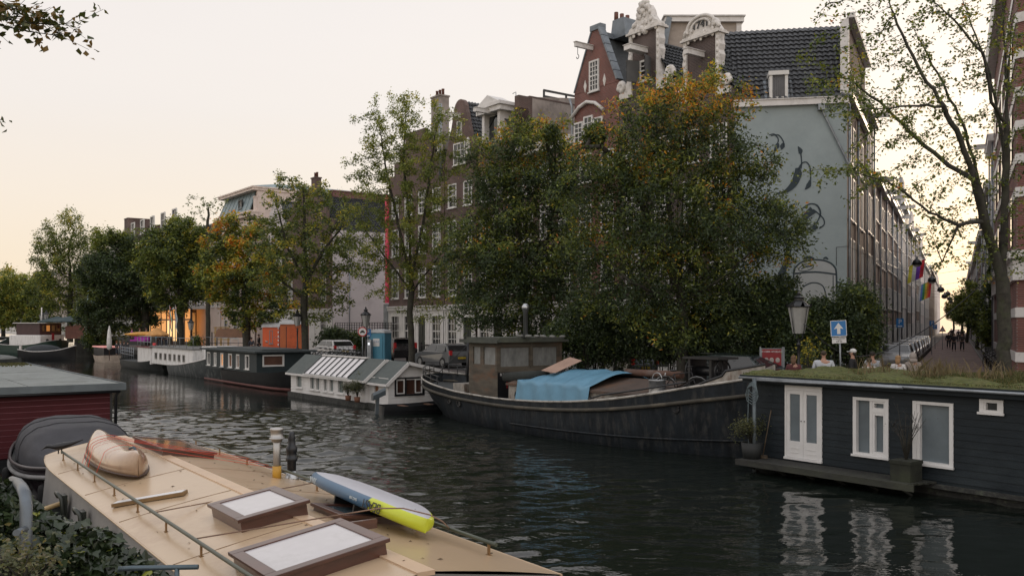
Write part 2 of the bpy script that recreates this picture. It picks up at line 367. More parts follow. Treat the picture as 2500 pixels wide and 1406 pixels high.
def radii(N, par, r0=.008, p=1.95, rmax=None):
    n = len(N); acc = np.zeros(n); r = np.zeros(n)
    order = range(n - 1, -1, -1); has = np.zeros(n)
    for i in order:
        v = acc[i] if acc[i] > 0 else r0 ** p
        r[i] = v ** (1 / p)
        if par[i] >= 0: acc[par[i]] += v
    if rmax is not None and r[0] > 0:
        k = rmax / r[0]; r = np.where(r > r0 * 1.5, r0 + (r - r0) * (rmax - r0) / (r[0] - r0), r)
    return r
def branch_mesh(N, par, r, name, m, parent, cut=0.0):
    idx = [i for i in range(len(N)) if par[i] >= 0 and r[i] >= cut]
    V = []; F = []
    big = [i for i in idx if r[par[i]] > .05]; sml = [i for i in idx if r[par[i]] <= .05]
    base = 0
    for ids, k in ((big, 8), (sml, 4)):
        if not ids: continue
        ids = np.array(ids); A = N[par[ids]]; B = N[ids]; ra = r[par[ids]]; rb = r[ids]; ra = np.minimum(ra, rb * 1.35 + .004)
        d = B - A; ln = np.linalg.norm(d, axis=1)[:, None] + 1e-9; d = d / ln; A = A - d * (rb * .3)[:, None]
        ref = np.tile(np.array([.31, .95, .05]), (len(ids), 1)); u = np.cross(d, ref); u /= np.linalg.norm(u, axis=1)[:, None] + 1e-9; w = np.cross(d, u)
        an = np.arange(k) * 2 * np.pi / k
        ring = u[:, None] * np.cos(an)[None, :, None] + w[:, None] * np.sin(an)[None, :, None]
        va = A[:, None] + ring * ra[:, None, None]; vb = B[:, None] + ring * rb[:, None, None]
        vs = np.concatenate([va, vb], 1).reshape(-1, 3); V.append(vs)
        o = np.arange(len(ids)) * 2 * k
        j = np.arange(k); j2 = (j + 1) % k
        f = np.stack([o[:, None] + j, o[:, None] + j2, o[:, None] + j2 + k, o[:, None] + j + k], 2).reshape(-1, 4) + base
        F.append(f); base += len(vs)
    V = np.vstack(V); F = np.vstack(F)
    return np_mesh(name, V, F, m, parent)
def np_mesh(name, V, F, m, parent, tint=None, smooth=True):
    me = bpy.data.meshes.new(name); me.vertices.add(len(V)); me.vertices.foreach_set('co', V.astype(np.float32).ravel())
    k = F.shape[1]; me.loops.add(F.size); me.loops.foreach_set('vertex_index', F.astype(np.int32).ravel())
    me.polygons.add(len(F)); me.polygons.foreach_set('loop_start', np.arange(len(F), dtype=np.int32) * k)
    me.polygons.foreach_set('loop_total', np.full(len(F), k, np.int32)); me.polygons.foreach_set('use_smooth', np.full(len(F), smooth))
    me.materials.append(m)
    me.update(calc_edges=True)
    if tint is not None:
        at_ = me.color_attributes.new('tint', 'FLOAT_COLOR', 'POINT'); c = np.ones((len(V), 4), np.float32); c[:, :3] = np.repeat(tint, len(V) // len(tint), 0); at_.data.foreach_set('color', c.ravel())
    return link(bpy.data.objects.new(name, me), parent)
def leaf_mesh(P, L, Wd, tint, name, m, parent, droop=.35, flat=.5):
    n = len(P); a = rng.normal(0, 1, (n, 3)); a[:, 2] = a[:, 2] * flat - droop; a /= np.linalg.norm(a, axis=1)[:, None]
    b = np.cross(a, rng.normal(0, .6, (n, 3)) + np.array([0, 0, 1.])); b /= np.linalg.norm(b, axis=1)[:, None] + 1e-9
    s = rng.uniform(.65, 1.25, n)[:, None]; c = np.cross(a, b)
    p0 = P; p2 = P + a * L * s; mid = P + a * L * s * .42 + c * L * .12 * s
    V = np.stack([p0, mid + b * Wd * s, p2, mid - b * Wd * s], 1).reshape(-1, 3)
    F = np.arange(4 * n).reshape(n, 4)
    return np_mesh(name, V, F, m, parent, tint, smooth=False)
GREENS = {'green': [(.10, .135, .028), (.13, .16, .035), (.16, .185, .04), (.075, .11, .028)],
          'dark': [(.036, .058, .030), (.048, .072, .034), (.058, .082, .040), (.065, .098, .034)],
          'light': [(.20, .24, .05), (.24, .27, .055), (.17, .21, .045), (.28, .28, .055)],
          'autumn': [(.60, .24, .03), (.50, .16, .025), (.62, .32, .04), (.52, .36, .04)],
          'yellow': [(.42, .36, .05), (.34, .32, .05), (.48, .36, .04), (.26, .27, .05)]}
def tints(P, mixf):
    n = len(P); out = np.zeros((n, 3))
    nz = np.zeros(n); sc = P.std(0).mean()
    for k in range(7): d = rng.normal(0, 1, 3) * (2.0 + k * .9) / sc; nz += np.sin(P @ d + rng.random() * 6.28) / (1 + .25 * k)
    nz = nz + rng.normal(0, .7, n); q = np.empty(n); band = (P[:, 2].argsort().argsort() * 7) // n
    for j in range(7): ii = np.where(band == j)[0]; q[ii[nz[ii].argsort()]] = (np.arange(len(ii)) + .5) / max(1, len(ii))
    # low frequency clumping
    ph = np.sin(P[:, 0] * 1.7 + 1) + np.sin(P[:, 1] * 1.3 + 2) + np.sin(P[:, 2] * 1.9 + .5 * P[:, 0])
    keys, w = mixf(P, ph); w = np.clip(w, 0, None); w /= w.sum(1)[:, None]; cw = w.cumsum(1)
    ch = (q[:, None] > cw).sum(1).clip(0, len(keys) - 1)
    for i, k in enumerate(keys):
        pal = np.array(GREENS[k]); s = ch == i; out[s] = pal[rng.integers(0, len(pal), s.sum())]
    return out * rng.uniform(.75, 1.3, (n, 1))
water_sheet(water_material())
bark = mat('bark', (.035, .032, .025), .9, var=.5, scale=6, bump=.6, bscale=18, dirt=(.06, .075, .03), dirt_amt=.6)
LM = leafmat('leaf'); LMD = leafmat('leaf_glossy', .35, .2)
def sample_blobs(blobs, Y, n, depth=.85, hollow=.0):
    """blobs given as seen in the photograph (cx, cy, rx, ry); filled as real volumes at depth Y"""
    area = np.array([b[2] * b[3] for b in blobs], float); ids = rng.choice(len(blobs), n, p=area / area.sum())
    out = np.zeros((n, 3))
    d = rng.normal(0, 1, (n, 3)); d /= np.linalg.norm(d, axis=1)[:, None]; rad = rng.random(n) ** (1 / (3 + 3 * hollow)); d *= rad[:, None]
    for i, b in enumerate(blobs):
        s = ids == i; cx, cy, rx, ry = b[:4]; dy = b[4] if len(b) > 4 else 0
        c = at(cx, cy, Y + dy); k = (Y + dy) / FP
        out[s, 0] = c.x + d[s, 0] * rx * k; out[s, 1] = c.y + d[s, 1] * min(rx, ry * 1.2) * k * depth; out[s, 2] = c.z + d[s, 2] * ry * k
    return out
def tree(name, label, cat, base, blobs, Y, natt, nleaf, trunk, mixf, L=.13, Wd=.035, r0=.007, rtrunk=.2, step=.3, di=2.5, dk=.5, spread=.3, group=None, lm=None, limbs=None, droop=0, hollow=.3, leafcut=.03, cat_leaf='foliage', ldroop=.35, ground=QZ, loose=0, grow=1.08, clump=13, cs=1.35):
    global rng; rng = np.random.default_rng(int(abs(base.x) * 100 + base.y * 10)); bp = Vector((base.x, base.y, ground))
    t = thing(name, label, cat, bp, 0, group)
    o = np.array(bp)
    pts = [at(x, y, Y) if len(q) == 0 else at(x, y, Y + q[0]) for x, y, *q in trunk]
    nodes = [np.array(bp)]; par = [-1]
    def addline(line, start):
        cur = start
        for p in line:
            p = np.array(p); a = nodes[cur]; n = max(1, int(np.linalg.norm(p - a) / step))
            for i in range(1, n + 1):
                nodes.append(a + (p - a) * i / n + (rng.normal(0, .018, 3) if i < n else 0)); par.append(cur); cur = len(nodes) - 1
        return cur
    addline(pts, 0)
    for lb in (limbs or []):
        ln = [np.array(at(x, y, Y + (q[0] if q else 0))) for x, y, *q in lb]
        A = np.array(nodes); st = int(np.linalg.norm(A - ln[0], axis=1).argmin()); addline(ln[1:], st)
    blobs = [(q[0], q[1], q[2] * grow, q[3] * grow, *q[4:]) for q in blobs]
    cc = sample_blobs(blobs, Y, natt // clump, hollow=hollow + .3); cr = spread * cs
    att = cc[rng.integers(0, len(cc), natt)] + rng.normal(0, 1, (natt, 3)) * np.array([cr, cr, cr * .75])
    N, par2 = colonize(nodes, par, att, di, dk, step, droop=droop)
    r = radii(N, par2, r0, rmax=rtrunk)
    # flare at the foot
    low = (N[:, 2] < ground + .5) & (r > rtrunk * .6); r[low] *= 1.15
    tr = branch_mesh(N - o, par2, r, 'trunk', bark, t)
    thin = np.where((r < leafcut) & (N[:, 2] > ground + 1.5))[0]
    k = rng.choice(thin, nleaf)
    P = N[k] + rng.normal(0, spread * .55, (nleaf, 3))
    if loose:
        m = int(nleaf * loose); P[:m] = sample_blobs(blobs, Y, m, hollow=.2)
    ti = tints(P, mixf)
    leaf_mesh(P - o, L, Wd, ti, cat_leaf, lm or LM, t, droop=ldroop)
    return t
def canal_tree_base(px): f = Frame((13.2, 28.8), RC); return f.w(f.lx(px))
# ------------------------------------------------------------------ buildings
def holes_wall(mb, x0, x1, z0, z1, holes, y=0, depth=.16, mi=0):
    xs = sorted({x0, x1, *[h[0] for h in holes], *[h[1] for h in holes]}); zs = sorted({z0, z1, *[h[2] for h in holes], *[h[3] for h in holes]})
    for i in range(len(xs) - 1):
        for j in range(len(zs) - 1):
            cx, cz = (xs[i] + xs[i + 1]) / 2, (zs[j] + zs[j + 1]) / 2
            if any(h[0] < cx < h[1] and h[2] < cz < h[3] for h in holes): continue
            mb.add([(xs[i], y, zs[j]), (xs[i + 1], y, zs[j]), (xs[i + 1], y, zs[j + 1]), (xs[i], y, zs[j + 1])], [(0, 1, 2, 3)], mi)
    for a, b, c, d in [h[:4] for h in holes]:
        for q in ([(a, c), (a, d)], [(b, d), (b, c)], [(a, d), (b, d)], [(b, c), (a, c)]):
            (u0, w0), (u1, w1) = q
            mb.add([(u0, y, w0), (u1, y, w1), (u1, y + depth, w1), (u0, y + depth, w0)], [(0, 1, 2, 3)], mi)
wfr = mat('window_frame_white', (.60, .59, .57), .5, var=.08)
curtain = mat('curtain', (.32, .31, .29), .9, var=.2, streak=14)
def window(parent, x0, x1, z0, z1, y, nx=2, nz=4, fr=.09, dark=False, bar=None, m=None, name='window', mid=.5, pane=None, proud=.03, sill=.06, flat=False):
    """outer frame (slightly proud), sash bars, and the pane behind"""
    o = MB(); yy = y - proud; fo = -.075 if flat else 0
    o.box(x0, x0 + fr, yy, y + .08, z0, z1); o.box(x1 - fr, x1, yy, y + .08, z0, z1)
    o.box(x0 + fr, x1 - fr, yy, y + .08, z1 - fr, z1); o.box(x0 + fr, x1 - fr, yy, y + .08, z0, z0 + fr)
    if sill: o.box(x0 - .06, x1 + .06, yy - .07, y + .02, z0 - sill, z0 - .002)
    t = .022; w = x1 - x0 - 2 * fr; h = z1 - z0 - 2 * fr
    for i in range(1, nx): u = x0 + fr + w * i / nx; o.box(u - t, u + t, y + .05 + fo, y + .09 + fo, z0 + fr, z1 - fr)
    for j in range(1, nz):
        u = z0 + fr + h * j / nz; q = t * 1.8 if j == nz // 2 else t
        o.box(x0 + fr, x1 - fr, y + .045 + fo, y + .092 + fo, u - q, u + q)
    f = o.build(name, m or wfr, parent)
    p = MB().box(x0 + fr * .5, x1 - fr * .5, y + .095 + fo, y + .12 + fo, z0 + fr * .5, z1 - fr * .5).build('pane', pane or gl, f)
    return f
def door(parent, x0, x1, z0, z1, y, m, name='door', steps=0):
    o = MB(); o.box(x0, x1, y + .06, y + .11, z0, z1 * 1)
    w = x1 - x0
    for a, b in ((.08, .48), (.54, .94)):
        for c, d in ((.06, .42), (.48, .94)):
            o.box(x0 + w * a, x0 + w * b, y + .04, y + .062, z0 + (z1 - z0) * c, z0 + (z1 - z0) * d)
    d_ = o.build(name, m, parent)
    f = MB(); f.box(x0 - .12, x0, y - .03, y + .1, z0, z1 + .15); f.box(x1, x1 + .12, y - .03, y + .1, z0, z1 + .15); f.box(x0, x1, y - .03, y + .1, z1, z1 + .15); f.build('frame', wfr, d_)
    MB().blob((x1 - .1, y + .02, z0 + 1.0), .03, 6).build('handle', steel, d_)
    return d_
def pantiles(mb, o, u, v, nu, nv, nrm, tw=.26, tl=.33, amp=.035, mi=0, pts=6):
    """rows of S shaped tiles: o corner at the eave, u along the eave, v up the slope"""
    u = Vector(u).normalized(); v = Vector(v).normalized(); nrm = Vector(nrm).normalized(); o = Vector(o)
    for j in range(nv):
        lo = j * tl; hi = (j + 1) * tl + .02
        vs = []; n = nu * pts
        jit = [random.uniform(-.014, .020) for _ in range(nu + 1)]
        for a, lift in ((lo, .085), (hi, .0)):
            for i in range(n + 1):
                ph = (i / pts) % 1.0; s = amp * (math.sin(2 * math.pi * ph) + .35 * math.sin(4 * math.pi * ph))
                vs.append(o + u * (i / pts * tw) + v * (a + (jit[min(i // pts, nu)] if lift else 0)) + nrm * (s + lift))
        for i in range(n + 1):
            p = vs[i]; vs.append(p - nrm * .05)
        m = n + 1
        mb.add(vs, [(i, i + 1, m + i + 1, m + i) for i in range(n)] + [(2 * m + i, 2 * m + i + 1, i + 1, i) for i in range(n)], mi, False)
def gable_poly(kind, W, he, hr):
    """outline of the gable above the eave, x from 0 to W (local), z"""
    c = W / 2; H = hr - he
    if kind == 'plain': return [(0, he), (W, he), (c + .35, hr), (c - .35, hr)]
    if kind == 'bell':
        P = [(W, he)]
        for t in (0, .15, .3, .45, .6, .7): P.append((c + (W / 2) * (1 - t) ** 1.9 * .62 + W * .19, he + H * (.04 + t)))
        for a in range(0, 181, 20): P.append((c + W * .19 * math.cos(R(a)), he + H * .80 + H * .2 * math.sin(R(a))))
        Q = [(2 * c - x, z) for x, z in P[1:7]][::-1]
        return [(0, he)] + P + Q
    if kind == 'step':
        P = [(0, he)]; n = 4
        L = []; 
        for i in range(n): L += [(W / 2 * i / n * .85, he + H * i / n), (W / 2 * i / n * .85, he + H * (i + 1) / n)]
        return [(0, he), (W, he)] + [(W - x, z) for x, z in L[1:]] + [(x, z) for x, z in L[1:]][::-1]
    return None
def neck_gable(root, W, he, sh, top, brickm, sx0, sx1, date=None, big=False):
    """a neck gable: brick shaft, white side volutes, white carved crown"""
    c = (sx0 + sx1) / 2
    MB().box(sx0, sx1, -.03, .45, he - .2, sh).build('gable', brickm, root)
    for sgn in (-1, 1):
        e0 = sx0 if sgn < 0 else sx1; o = MB()
        ex = 0.12 if sgn < 0 else W - .12; w = abs(ex - e0)
        # slender pilaster with drooping carved festoon, widening to a scroll
        H = sh - he; prof = [(0, sh), (.22, sh), (.2, sh - H * .12), (.27, sh - H * .2), (.2, sh - H * .3), (.28, sh - H * .38), (.22, sh - H * .48), (.2, sh - H * .62), (.28, sh - H * .74), (.45, sh - H * .85), (w * .75, sh - H * .93), (w, he + .05), (w, he - .25), (0, he - .25)]
        o.prism([(e0 + sgn * x, z) for x, z in prof], -.14, .30, 'y')
        for k in range(5): o.blob((e0 + sgn * .12, -.14, sh - .25 - H * .11 * k), (.085, .05, .12), 8)
        # the scroll: a coiled lion-like volute
        cx = e0 + sgn * w * .78; r0 = min(.48, w * .45)
        for k in range(14):
            a = k / 14 * 2 * math.pi * 1.1; rr = r0 * (1 - k / 20)
            o.blob((cx + sgn * rr * .5 * math.cos(a), -.12, he + r0 * .9 + rr * .6 * math.sin(a)), (r0 * .42, .14, r0 * .42), 8, jit=.15)
        o.build('volute', stone, root)
    # entablature
    o = MB(); o.box(sx0 - .32, sx1 + .32, -.28, .5, sh, sh + .1); o.box(sx0 - .22, sx1 + .22, -.2, .48, sh + .1, sh + .2)
    o.build('cornice', stone, root)
    o = MB(); H = top - sh - .2; w2 = (sx1 - sx0) / 2 + .2; z = sh + .2
    if big:
        P = [(-w2, z), (-w2 * .95, z + H * .12), (-w2 * .62, z + H * .25), (-w2 * .5, z + H * .5), (-w2 * .34, z + H * .78), (-w2 * .2, z + H), (w2 * .25, z + H), (w2 * .42, z + H * .76), (w2 * .5, z + H * .5), (w2 * .68, z + H * .25), (w2 * .95, z + H * .12), (w2, z)]
        o.prism([(c + x, q) for x, q in P], -.16, .34, 'y')
        for k in range(26):
            a = random.uniform(0, 1); xx = random.uniform(-1, 1) * w2 * (.95 - .7 * a); o.blob((c + xx, -.17, z - .35 + (H + .35) * a), (.12, .07, .15), 7, jit=.3)
        for xx, zz, rr in ((-.28, .85, .2), (.3, .85, .2), (0, 1.02, .25), (-.2, 1.08, .16), (.22, 1.07, .16), (0, .72, .22), (-.1, -.05, .22), (.12, -.18, .18)): o.blob((c + xx, -.12, z + H * zz), rr, 9, jit=.2)
    else:
        P = [(-w2, z)] + [(w2 * .78 * math.cos(R(a)), z + H * .35 + H * .6 * math.sin(R(a))) for a in range(180, -1, -15)] + [(w2, z)]
        o.prism([(c + x, q) for x, q in P], -.1, .34, 'y')
        for rr, t in ((.78, .11), (.52, .09)):
            o.tube([(c + w2 * rr * math.cos(R(a)), -.14, z + H * .35 + H * .6 * rr / .78 * math.sin(R(a))) for a in range(200, -21, -12)], t * .8, 6)
        for k in range(16):
            a = random.uniform(-1, 1); o.blob((c + a * w2 * .75, -.15, z - .3 + random.random() * .4), (.10, .05, .12), 7, jit=.3)
        for sx in (-1, 1): o.tube([(c + sx * w2, -.1, z + .05), (c + sx * w2 * .9, -.12, z + H * .3), (c + sx * w2 * .7, -.12, z + H * .42)], .1, 6)
    cr_ = o.build('crown', stone, root)
    if date:
        cu = bpy.data.curves.new('date', 'FONT'); cu.body = date; cu.size = .55; cu.extrude = .02; cu.align_x = 'CENTER'
        t = bpy.data.objects.new('date', cu); dg = bpy.context.evaluated_depsgraph_get(); link(t); me = bpy.data.meshes.new_from_object(t.evaluated_get(bpy.context.evaluated_depsgraph_get())); bpy.data.objects.remove(t)
        me.materials.clear(); me.materials.append(black); q = link(bpy.data.objects.new('date', me), cr_); q.location = (c, -.16, z + H * .3); q.rotation_euler = (R(90), 0, 0)
def text_mesh(body, size, m, parent, loc, rot, name='lettering', ext=.004, align='CENTER', sx=1):
    cu = bpy.data.curves.new(name, 'FONT'); cu.body = body; cu.size = size; cu.extrude = ext; cu.align_x = align; cu.align_y = 'CENTER'
    t = bpy.data.objects.new(name, cu); link(t); me = bpy.data.meshes.new_from_object(t.evaluated_get(bpy.context.evaluated_depsgraph_get())); bpy.data.objects.remove(t)
    me.materials.clear(); me.materials.append(m); q = link(bpy.data.objects.new(name, me), parent); q.location = loc; q.rotation_euler = rot; q.scale = (sx, 1, 1)
    return q
def hoist(root, x, z, ln=1.3, hook=True, wd=.2, m=None):
    o = MB(); o.box(x - wd / 2, x + wd / 2, -ln, .1, z - .13, z + .13); o.box(x - wd / 2 - .05, x + wd / 2 + .05, -ln - .04, .0, z + .132, z + .165)
    b = o.build('hoist_beam', m or white, root)
    if hook:
        h = MB(); h.tube([(x, -ln + .2, z - .13), (x, -ln + .2, z - .55)], .018, 5)
        h.tube([(x + .1 * math.cos(R(a)), -ln + .2, z - .68 + .12 * math.sin(R(a))) for a in range(90, -200, -30)], .022, 5)
        h.build('hook', blackm, b)
def chimney(root, x, y, z, w=.9, d=.5, h=1.6, pots=2, m=None, pm=None):
    o = MB(); o.box(x - w / 2, x + w / 2, y - d / 2, y + d / 2, z, z + h); o.box(x - w / 2 - .06, x + w / 2 + .06, y - d / 2 - .06, y + d / 2 + .06, z + h + .002, z + h + .12)
    c = o.build('chimney', m, root)
    for i in range(pots): MB().lathe([(.11, 0), (.1, .4), (.12, .42), (.12, .48)], (x - w / 2 + w * (i + .5) / pots, y, z + h + .12), 8).build('pot', pm or mat('terracotta', (.12, .05, .035), .8), c)
def house(name, label, s0, s1, he, hr, wm, depth=9, gable='plain', floors=None, gf=None, cols=None, ridge='y', roofm=None, frame=None, z0=QZ, rooftop=True, tilesR=False, doors=True, cat='house', ww=1.1, group='canal houses'):
    """he, hr: heights of eave and ridge above the street.  Local x runs along the front, y into the house"""
    fr = frame or FF; p = fr.w(s0); Wd = s1 - s0
    root = thing(name, label, cat, (p.x, p.y, z0), fr.rz, group)
    cols = cols or max(1, round(Wd / 1.9)); floors = floors if floors is not None else [(4.6, 6.9), (8.0, 10.1), (11.0, 12.6)]
    holes = []; cw = Wd / cols
    for z_0, z_1 in floors:
        if z_1 > he - .15: continue
        for i in range(cols): c = cw * (i + .5); holes.append((c - min(ww, cw * .72) / 2, c + min(ww, cw * .72) / 2, z_0, z_1))
    gh = []
    gz = 3.9
    if gf is not None:
        for i in range(cols):
            c = cw * (i + .5)
            if i == cols // 2 and doors: gh.append((c - .5, c + .5, .35, 3.1, 'd'))
            else: gh.append((c - min(.65, cw * .4), c + min(.65, cw * .4), .9, 3.3, 'w'))
    o = MB(); holes_wall(o, 0, Wd, gz if gf is not None else 0, he, holes)
    o.add([(0, 0, 0), (0, depth, 0), (0, depth, he), (0, 0, he)], [(0, 1, 2, 3)]); o.add([(Wd, 0, 0), (Wd, depth, 0), (Wd, depth, he), (Wd, 0, he)], [(0, 1, 2, 3)])
    o.add([(0, depth, 0), (Wd, depth, 0), (Wd, depth, he), (0, depth, he)], [(0, 1, 2, 3)])
    if ridge == 'y' and gable in ('plain', 'bell', 'step'): o.prism(gable_poly(gable, Wd, he, hr), -.02, .28, 'y')
    if ridge == 'y': o.add([(0, depth, he), (Wd, depth, he), (Wd / 2, depth, hr - .3)], [(0, 1, 2)])
    wall = o.build('wall', wm, root)
    if gf is not None:
        o = MB(); holes_wall(o, 0, Wd, 0, gz - .25, [h[:4] for h in gh], y=-.02); o.box(-.02, Wd + .02, -.16, .0, gz - .25, gz); o.box(-.02, Wd + .02, -.24, .0, gz + .002, gz + .1)
        for i in range(cols + 1): x = min(Wd - .09, max(.09, cw * i)); o.box(x - .09, x + .09, -.07, -.022, 0, gz - .252)
        o.build('ground_floor', gf, root)
        for h in gh:
            if h[4] == 'd': door(root, *h[:4], -.02, mat('door_dark_green', (.012, .02, .018), .35)); window(root, h[0], h[1], 3.28, 3.6, -.02, 3, 1, fr=.05, sill=0)
            else: window(root, *h[:4], -.02, 3, 4)
    else:
        for h in []: pass
    for h in holes: window(root, *h[:4], .0, 2 if cw < 2 else 3, 6 if h[3] - h[2] > 2 else 4)
    rm = roofm or tile
    o = MB(); e = .05
    if ridge == 'y':
        c = Wd / 2; y0 = .28 if gable else 0
        vs = [(-e, y0, he - .05), (c, y0, hr - .25), (Wd + e, y0, he - .05), (-e, depth, he - .05), (c, depth, hr - .25), (Wd + e, depth, he - .05)]
        o.add(vs, [(0, 3, 4, 1)]);
        if tilesR:
            v = Vector((-(c + e), 0, hr - .25 - he + .05)); L = v.length; n = Vector((hr - .25 - he + .05, 0, c + e)).normalized()
            pantiles(o, (Wd + e, y0, he - .05), (0, 1, 0), v, int((depth - y0) / .26), int(L / .33) + 1, n)
            o.add([(x - n.x * .03, y, z - n.z * .03) for x, y, z in (vs[1], vs[4], vs[5], vs[2])], [(0, 1, 2, 3)])
        else: o.add(vs, [(1, 4, 5, 2)])
        o.tube([(c, y0, hr - .2), (c, depth, hr - .2)], .1, 6)
        r_ = o.build('roof', rm, root)
    elif ridge == 'flat':
        o.box(-.03, Wd + .03, -.05, depth, he, he + .18); r_ = o.build('roof', rm, root)
        k = MB(); k.box(-.06, Wd + .06, -.42, -.052, he - .1, he + .2); k.box(-.06, Wd + .06, -.3, -.002, he - .38, he - .1)
        for i in range(int(Wd / .45)): k.box(.15 + i * .45, .27 + i * .45, -.36, -.004, he - .3, he - .102)
        k.build('cornice', white, root)
    else:      # ridge parallel to the front
        d2 = depth / 2
        o.add([(-e, -.1, he), (Wd + e, -.1, he), (Wd + e, d2, hr), (-e, d2, hr)], [(0, 1, 2, 3)]); o.add([(-e, depth, he), (Wd + e, depth, he), (Wd + e, d2, hr), (-e, d2, hr)], [(0, 1, 2, 3)])
        o.add([(0, 0, he), (0, depth, he), (0, d2, hr)], [(0, 1, 2)]); o.add([(Wd, 0, he), (Wd, depth, he), (Wd, d2, hr)], [(0, 1, 2)])
        r_ = o.build('roof', rm, root)
        k = MB(); k.box(-.04, Wd + .04, -.4, -.002, he - .38, he); k.box(-.04, Wd + .04, -.48, .0, he + .002, he + .1); k.build('cornice', white, root)
    return root, wall, r_
B_red = brick('brick_red', (.17, .052, .040), (.12, .038, .03), (.19, .15, .135))
B_brn = brick('brick_brown', (.10, .052, .042), (.07, .038, .032), (.15, .125, .115))
B_drk = brick('brick_dark', (.062, .040, .037), (.045, .030, .03), (.13, .11, .10))
B_pnk = brick('brick_pinkish', (.20, .13, .115), (.16, .10, .09), (.20, .17, .16))
render_w = mat('white_render', (.56, .52, .52), .85, var=.07, scale=.5, dirt=(.38, .35, .36), dirt_amt=.5, dirt_scale=.7)
beige = mat('beige_render', (.60, .50, .45), .8, var=.06, scale=.7)
concrete = mat('weathered_render', (.30, .26, .235), .9, var=.35, scale=.8, dirt=(.10, .09, .085), dirt_amt=.8, dirt_scale=.6)
zinc = mat('zinc_roof', (.20, .26, .28), .5, var=.2, metal=.2, dirt=(.26, .31, .32))
sx = FF.lx
def hz(px, py): return FF.lz(sx(px), 0, py) - QZ
# corner house D with the painted side wall -------------------------------------------------
fm = Frame(P1, math.atan2((P2 - P1).y, (P2 - P1).x)); WM = (P2 - P1).length
bl = mat('blue_grey_render', (.295, .345, .355), .85, var=.08, scale=.6, dirt=(.235, .285, .295), dirt_amt=.6, dirt_scale=.5, bump=.25, bscale=3)
zc = fm.lz(WM / 2, 0, 258) - QZ           # top of the painted wall
cd = thing('corner_house', 'corner house with pale blue mural wall under a big dark pantiled roof', 'house', (P1.x, P1.y, QZ), fm.rz, 'canal houses')
def L_(v): v = Matrix.Rotation(-fm.rz, 3, 'Z') @ (Vector(v) - P1); return (v.x, v.y)
P3 = P2 + SU * 9.5; P4 = P3 - SN * 6
ds = [(0, 0), (WM, 0), L_(P3), L_(P4), (0, 7.0)]
MB().add([(x, y, 0) for x, y in ds[:2]] + [(WM, 0, zc), (0, 0, zc)], [(0, 1, 2, 3)]).build('mural_wall', bl, cd)
# street side of the corner house: tall brick wall with windows
fs = Frame(P2, math.atan2(SU.y, SU.x))
rs = math.atan2(SU.y, SU.x)
hD = 17.3
o = MB(); LS = 9.5
hs = [(x - .5, x + .5, z, z + h) for x in (1.3, 3.2, 5.6, 7.8) for z, h in ((1.2, 2.4), (4.6, 2.3), (7.8, 2.2), (10.6, 2.0), (13.6, 1.6))]
holes_wall(o, 0, LS, 0, hD, hs, y=0)
o.add([(0, 0, 0), (0, .3, 0), (0, .3, hD), (0, 0, hD)], [(0, 1, 2, 3)]); o.add([(LS, 0, 0), (LS, 6, 0), (LS, 6, hD), (LS, 0, hD)], [(0, 1, 2, 3)])
sw = o.build('street_wall', B_brn, cd)
loc = L_(P2); sw.location = (loc[0], loc[1], 0); sw.rotation_euler = (0, 0, rs - fm.rz)
for h in hs: window(sw, *h, 0, 2, 4)
o = MB(); o.box(-.06, LS, -.25, 0, zc + .3, zc + .6); o.box(-.1, LS, -.35, 0, hD, hD + .25); o.box(-.06, .2, -.08, .3, zc, hD - .01); o.build('cornice', white, sw)
for x in (.15, 4.5): MB().tube([(x, -.1, .1), (x, -.1, zc)], .06, 6).build('drainpipe', galv, sw)
# white eave board of the mural wall and gutter pipe
o = MB(); o.box(-.05, WM + .02, -.22, -.002, zc - .02, zc + .26); o.box(-.05, WM + .02, -.27, .0, zc + .262, zc + .31); o.build('eave_board', white, cd)
o = MB(); px_ = lambda a, b: (fm.lx(a, -.12), -.12, fm.lz(fm.lx(a, -.12), -.12, b) - QZ)
o.box(px_(2003, 260)[0] - .12, px_(2003, 260)[0] + .18, -.3, -.03, zc - .32, zc - .02)
o.tube([px_(2008, 262), px_(2010, 275), px_(2068, 392), px_(2085, 430)], .055, 8); o.build('drainpipe', galv, cd)
# roof: steep pantile slope up to the ridge
zr = 19.15 - QZ; run = 2.9
o = MB(); v = Vector((0, run, zr - zc - .28)); n = Vector((0, -(zr - zc - .28), run)).normalized()
WR = WM + .2
pantiles(o, (-.3, -.12, zc + .3), (1, 0, 0), v, int((WR + .2) / .265) + 1, int(v.length / .33) + 1, n, tw=.265, amp=.032)
o.add([(-.3, -.05, zc + .28), (WR, -.05, zc + .28), (WR, run, zr - .02), (-.3, run, zr - .02)], [(0, 1, 2, 3)])
o.add([(-.3, 7.5, zc), (WR, 7.5, zc), (WR, run, zr - .02), (-.3, run, zr - .02)], [(0, 1, 2, 3)])
o.add([(-.3, -.05, zc + .3), (-.3, run, zr), (-.3, 7.5, zc)], [(0, 1, 2)]); o.add([(WR, -.05, zc + .3), (WR, run, zr), (WR, 7.5, zc)], [(0, 1, 2)])
for i in range(15): o.tube([(-.3 + i * .38, run, zr + .02), (-.3 + i * .38 + .40, run, zr + .05)], .13, 7)
o.build('roof', mat('black_pantile', (.055, .058, .064), .5, var=.45, scale=5, dirt=(.10, .105, .10), dirt_amt=.4, dirt_scale=5), cd)
moss_orange = mat('lichen', (.30, .13, .02), .9)
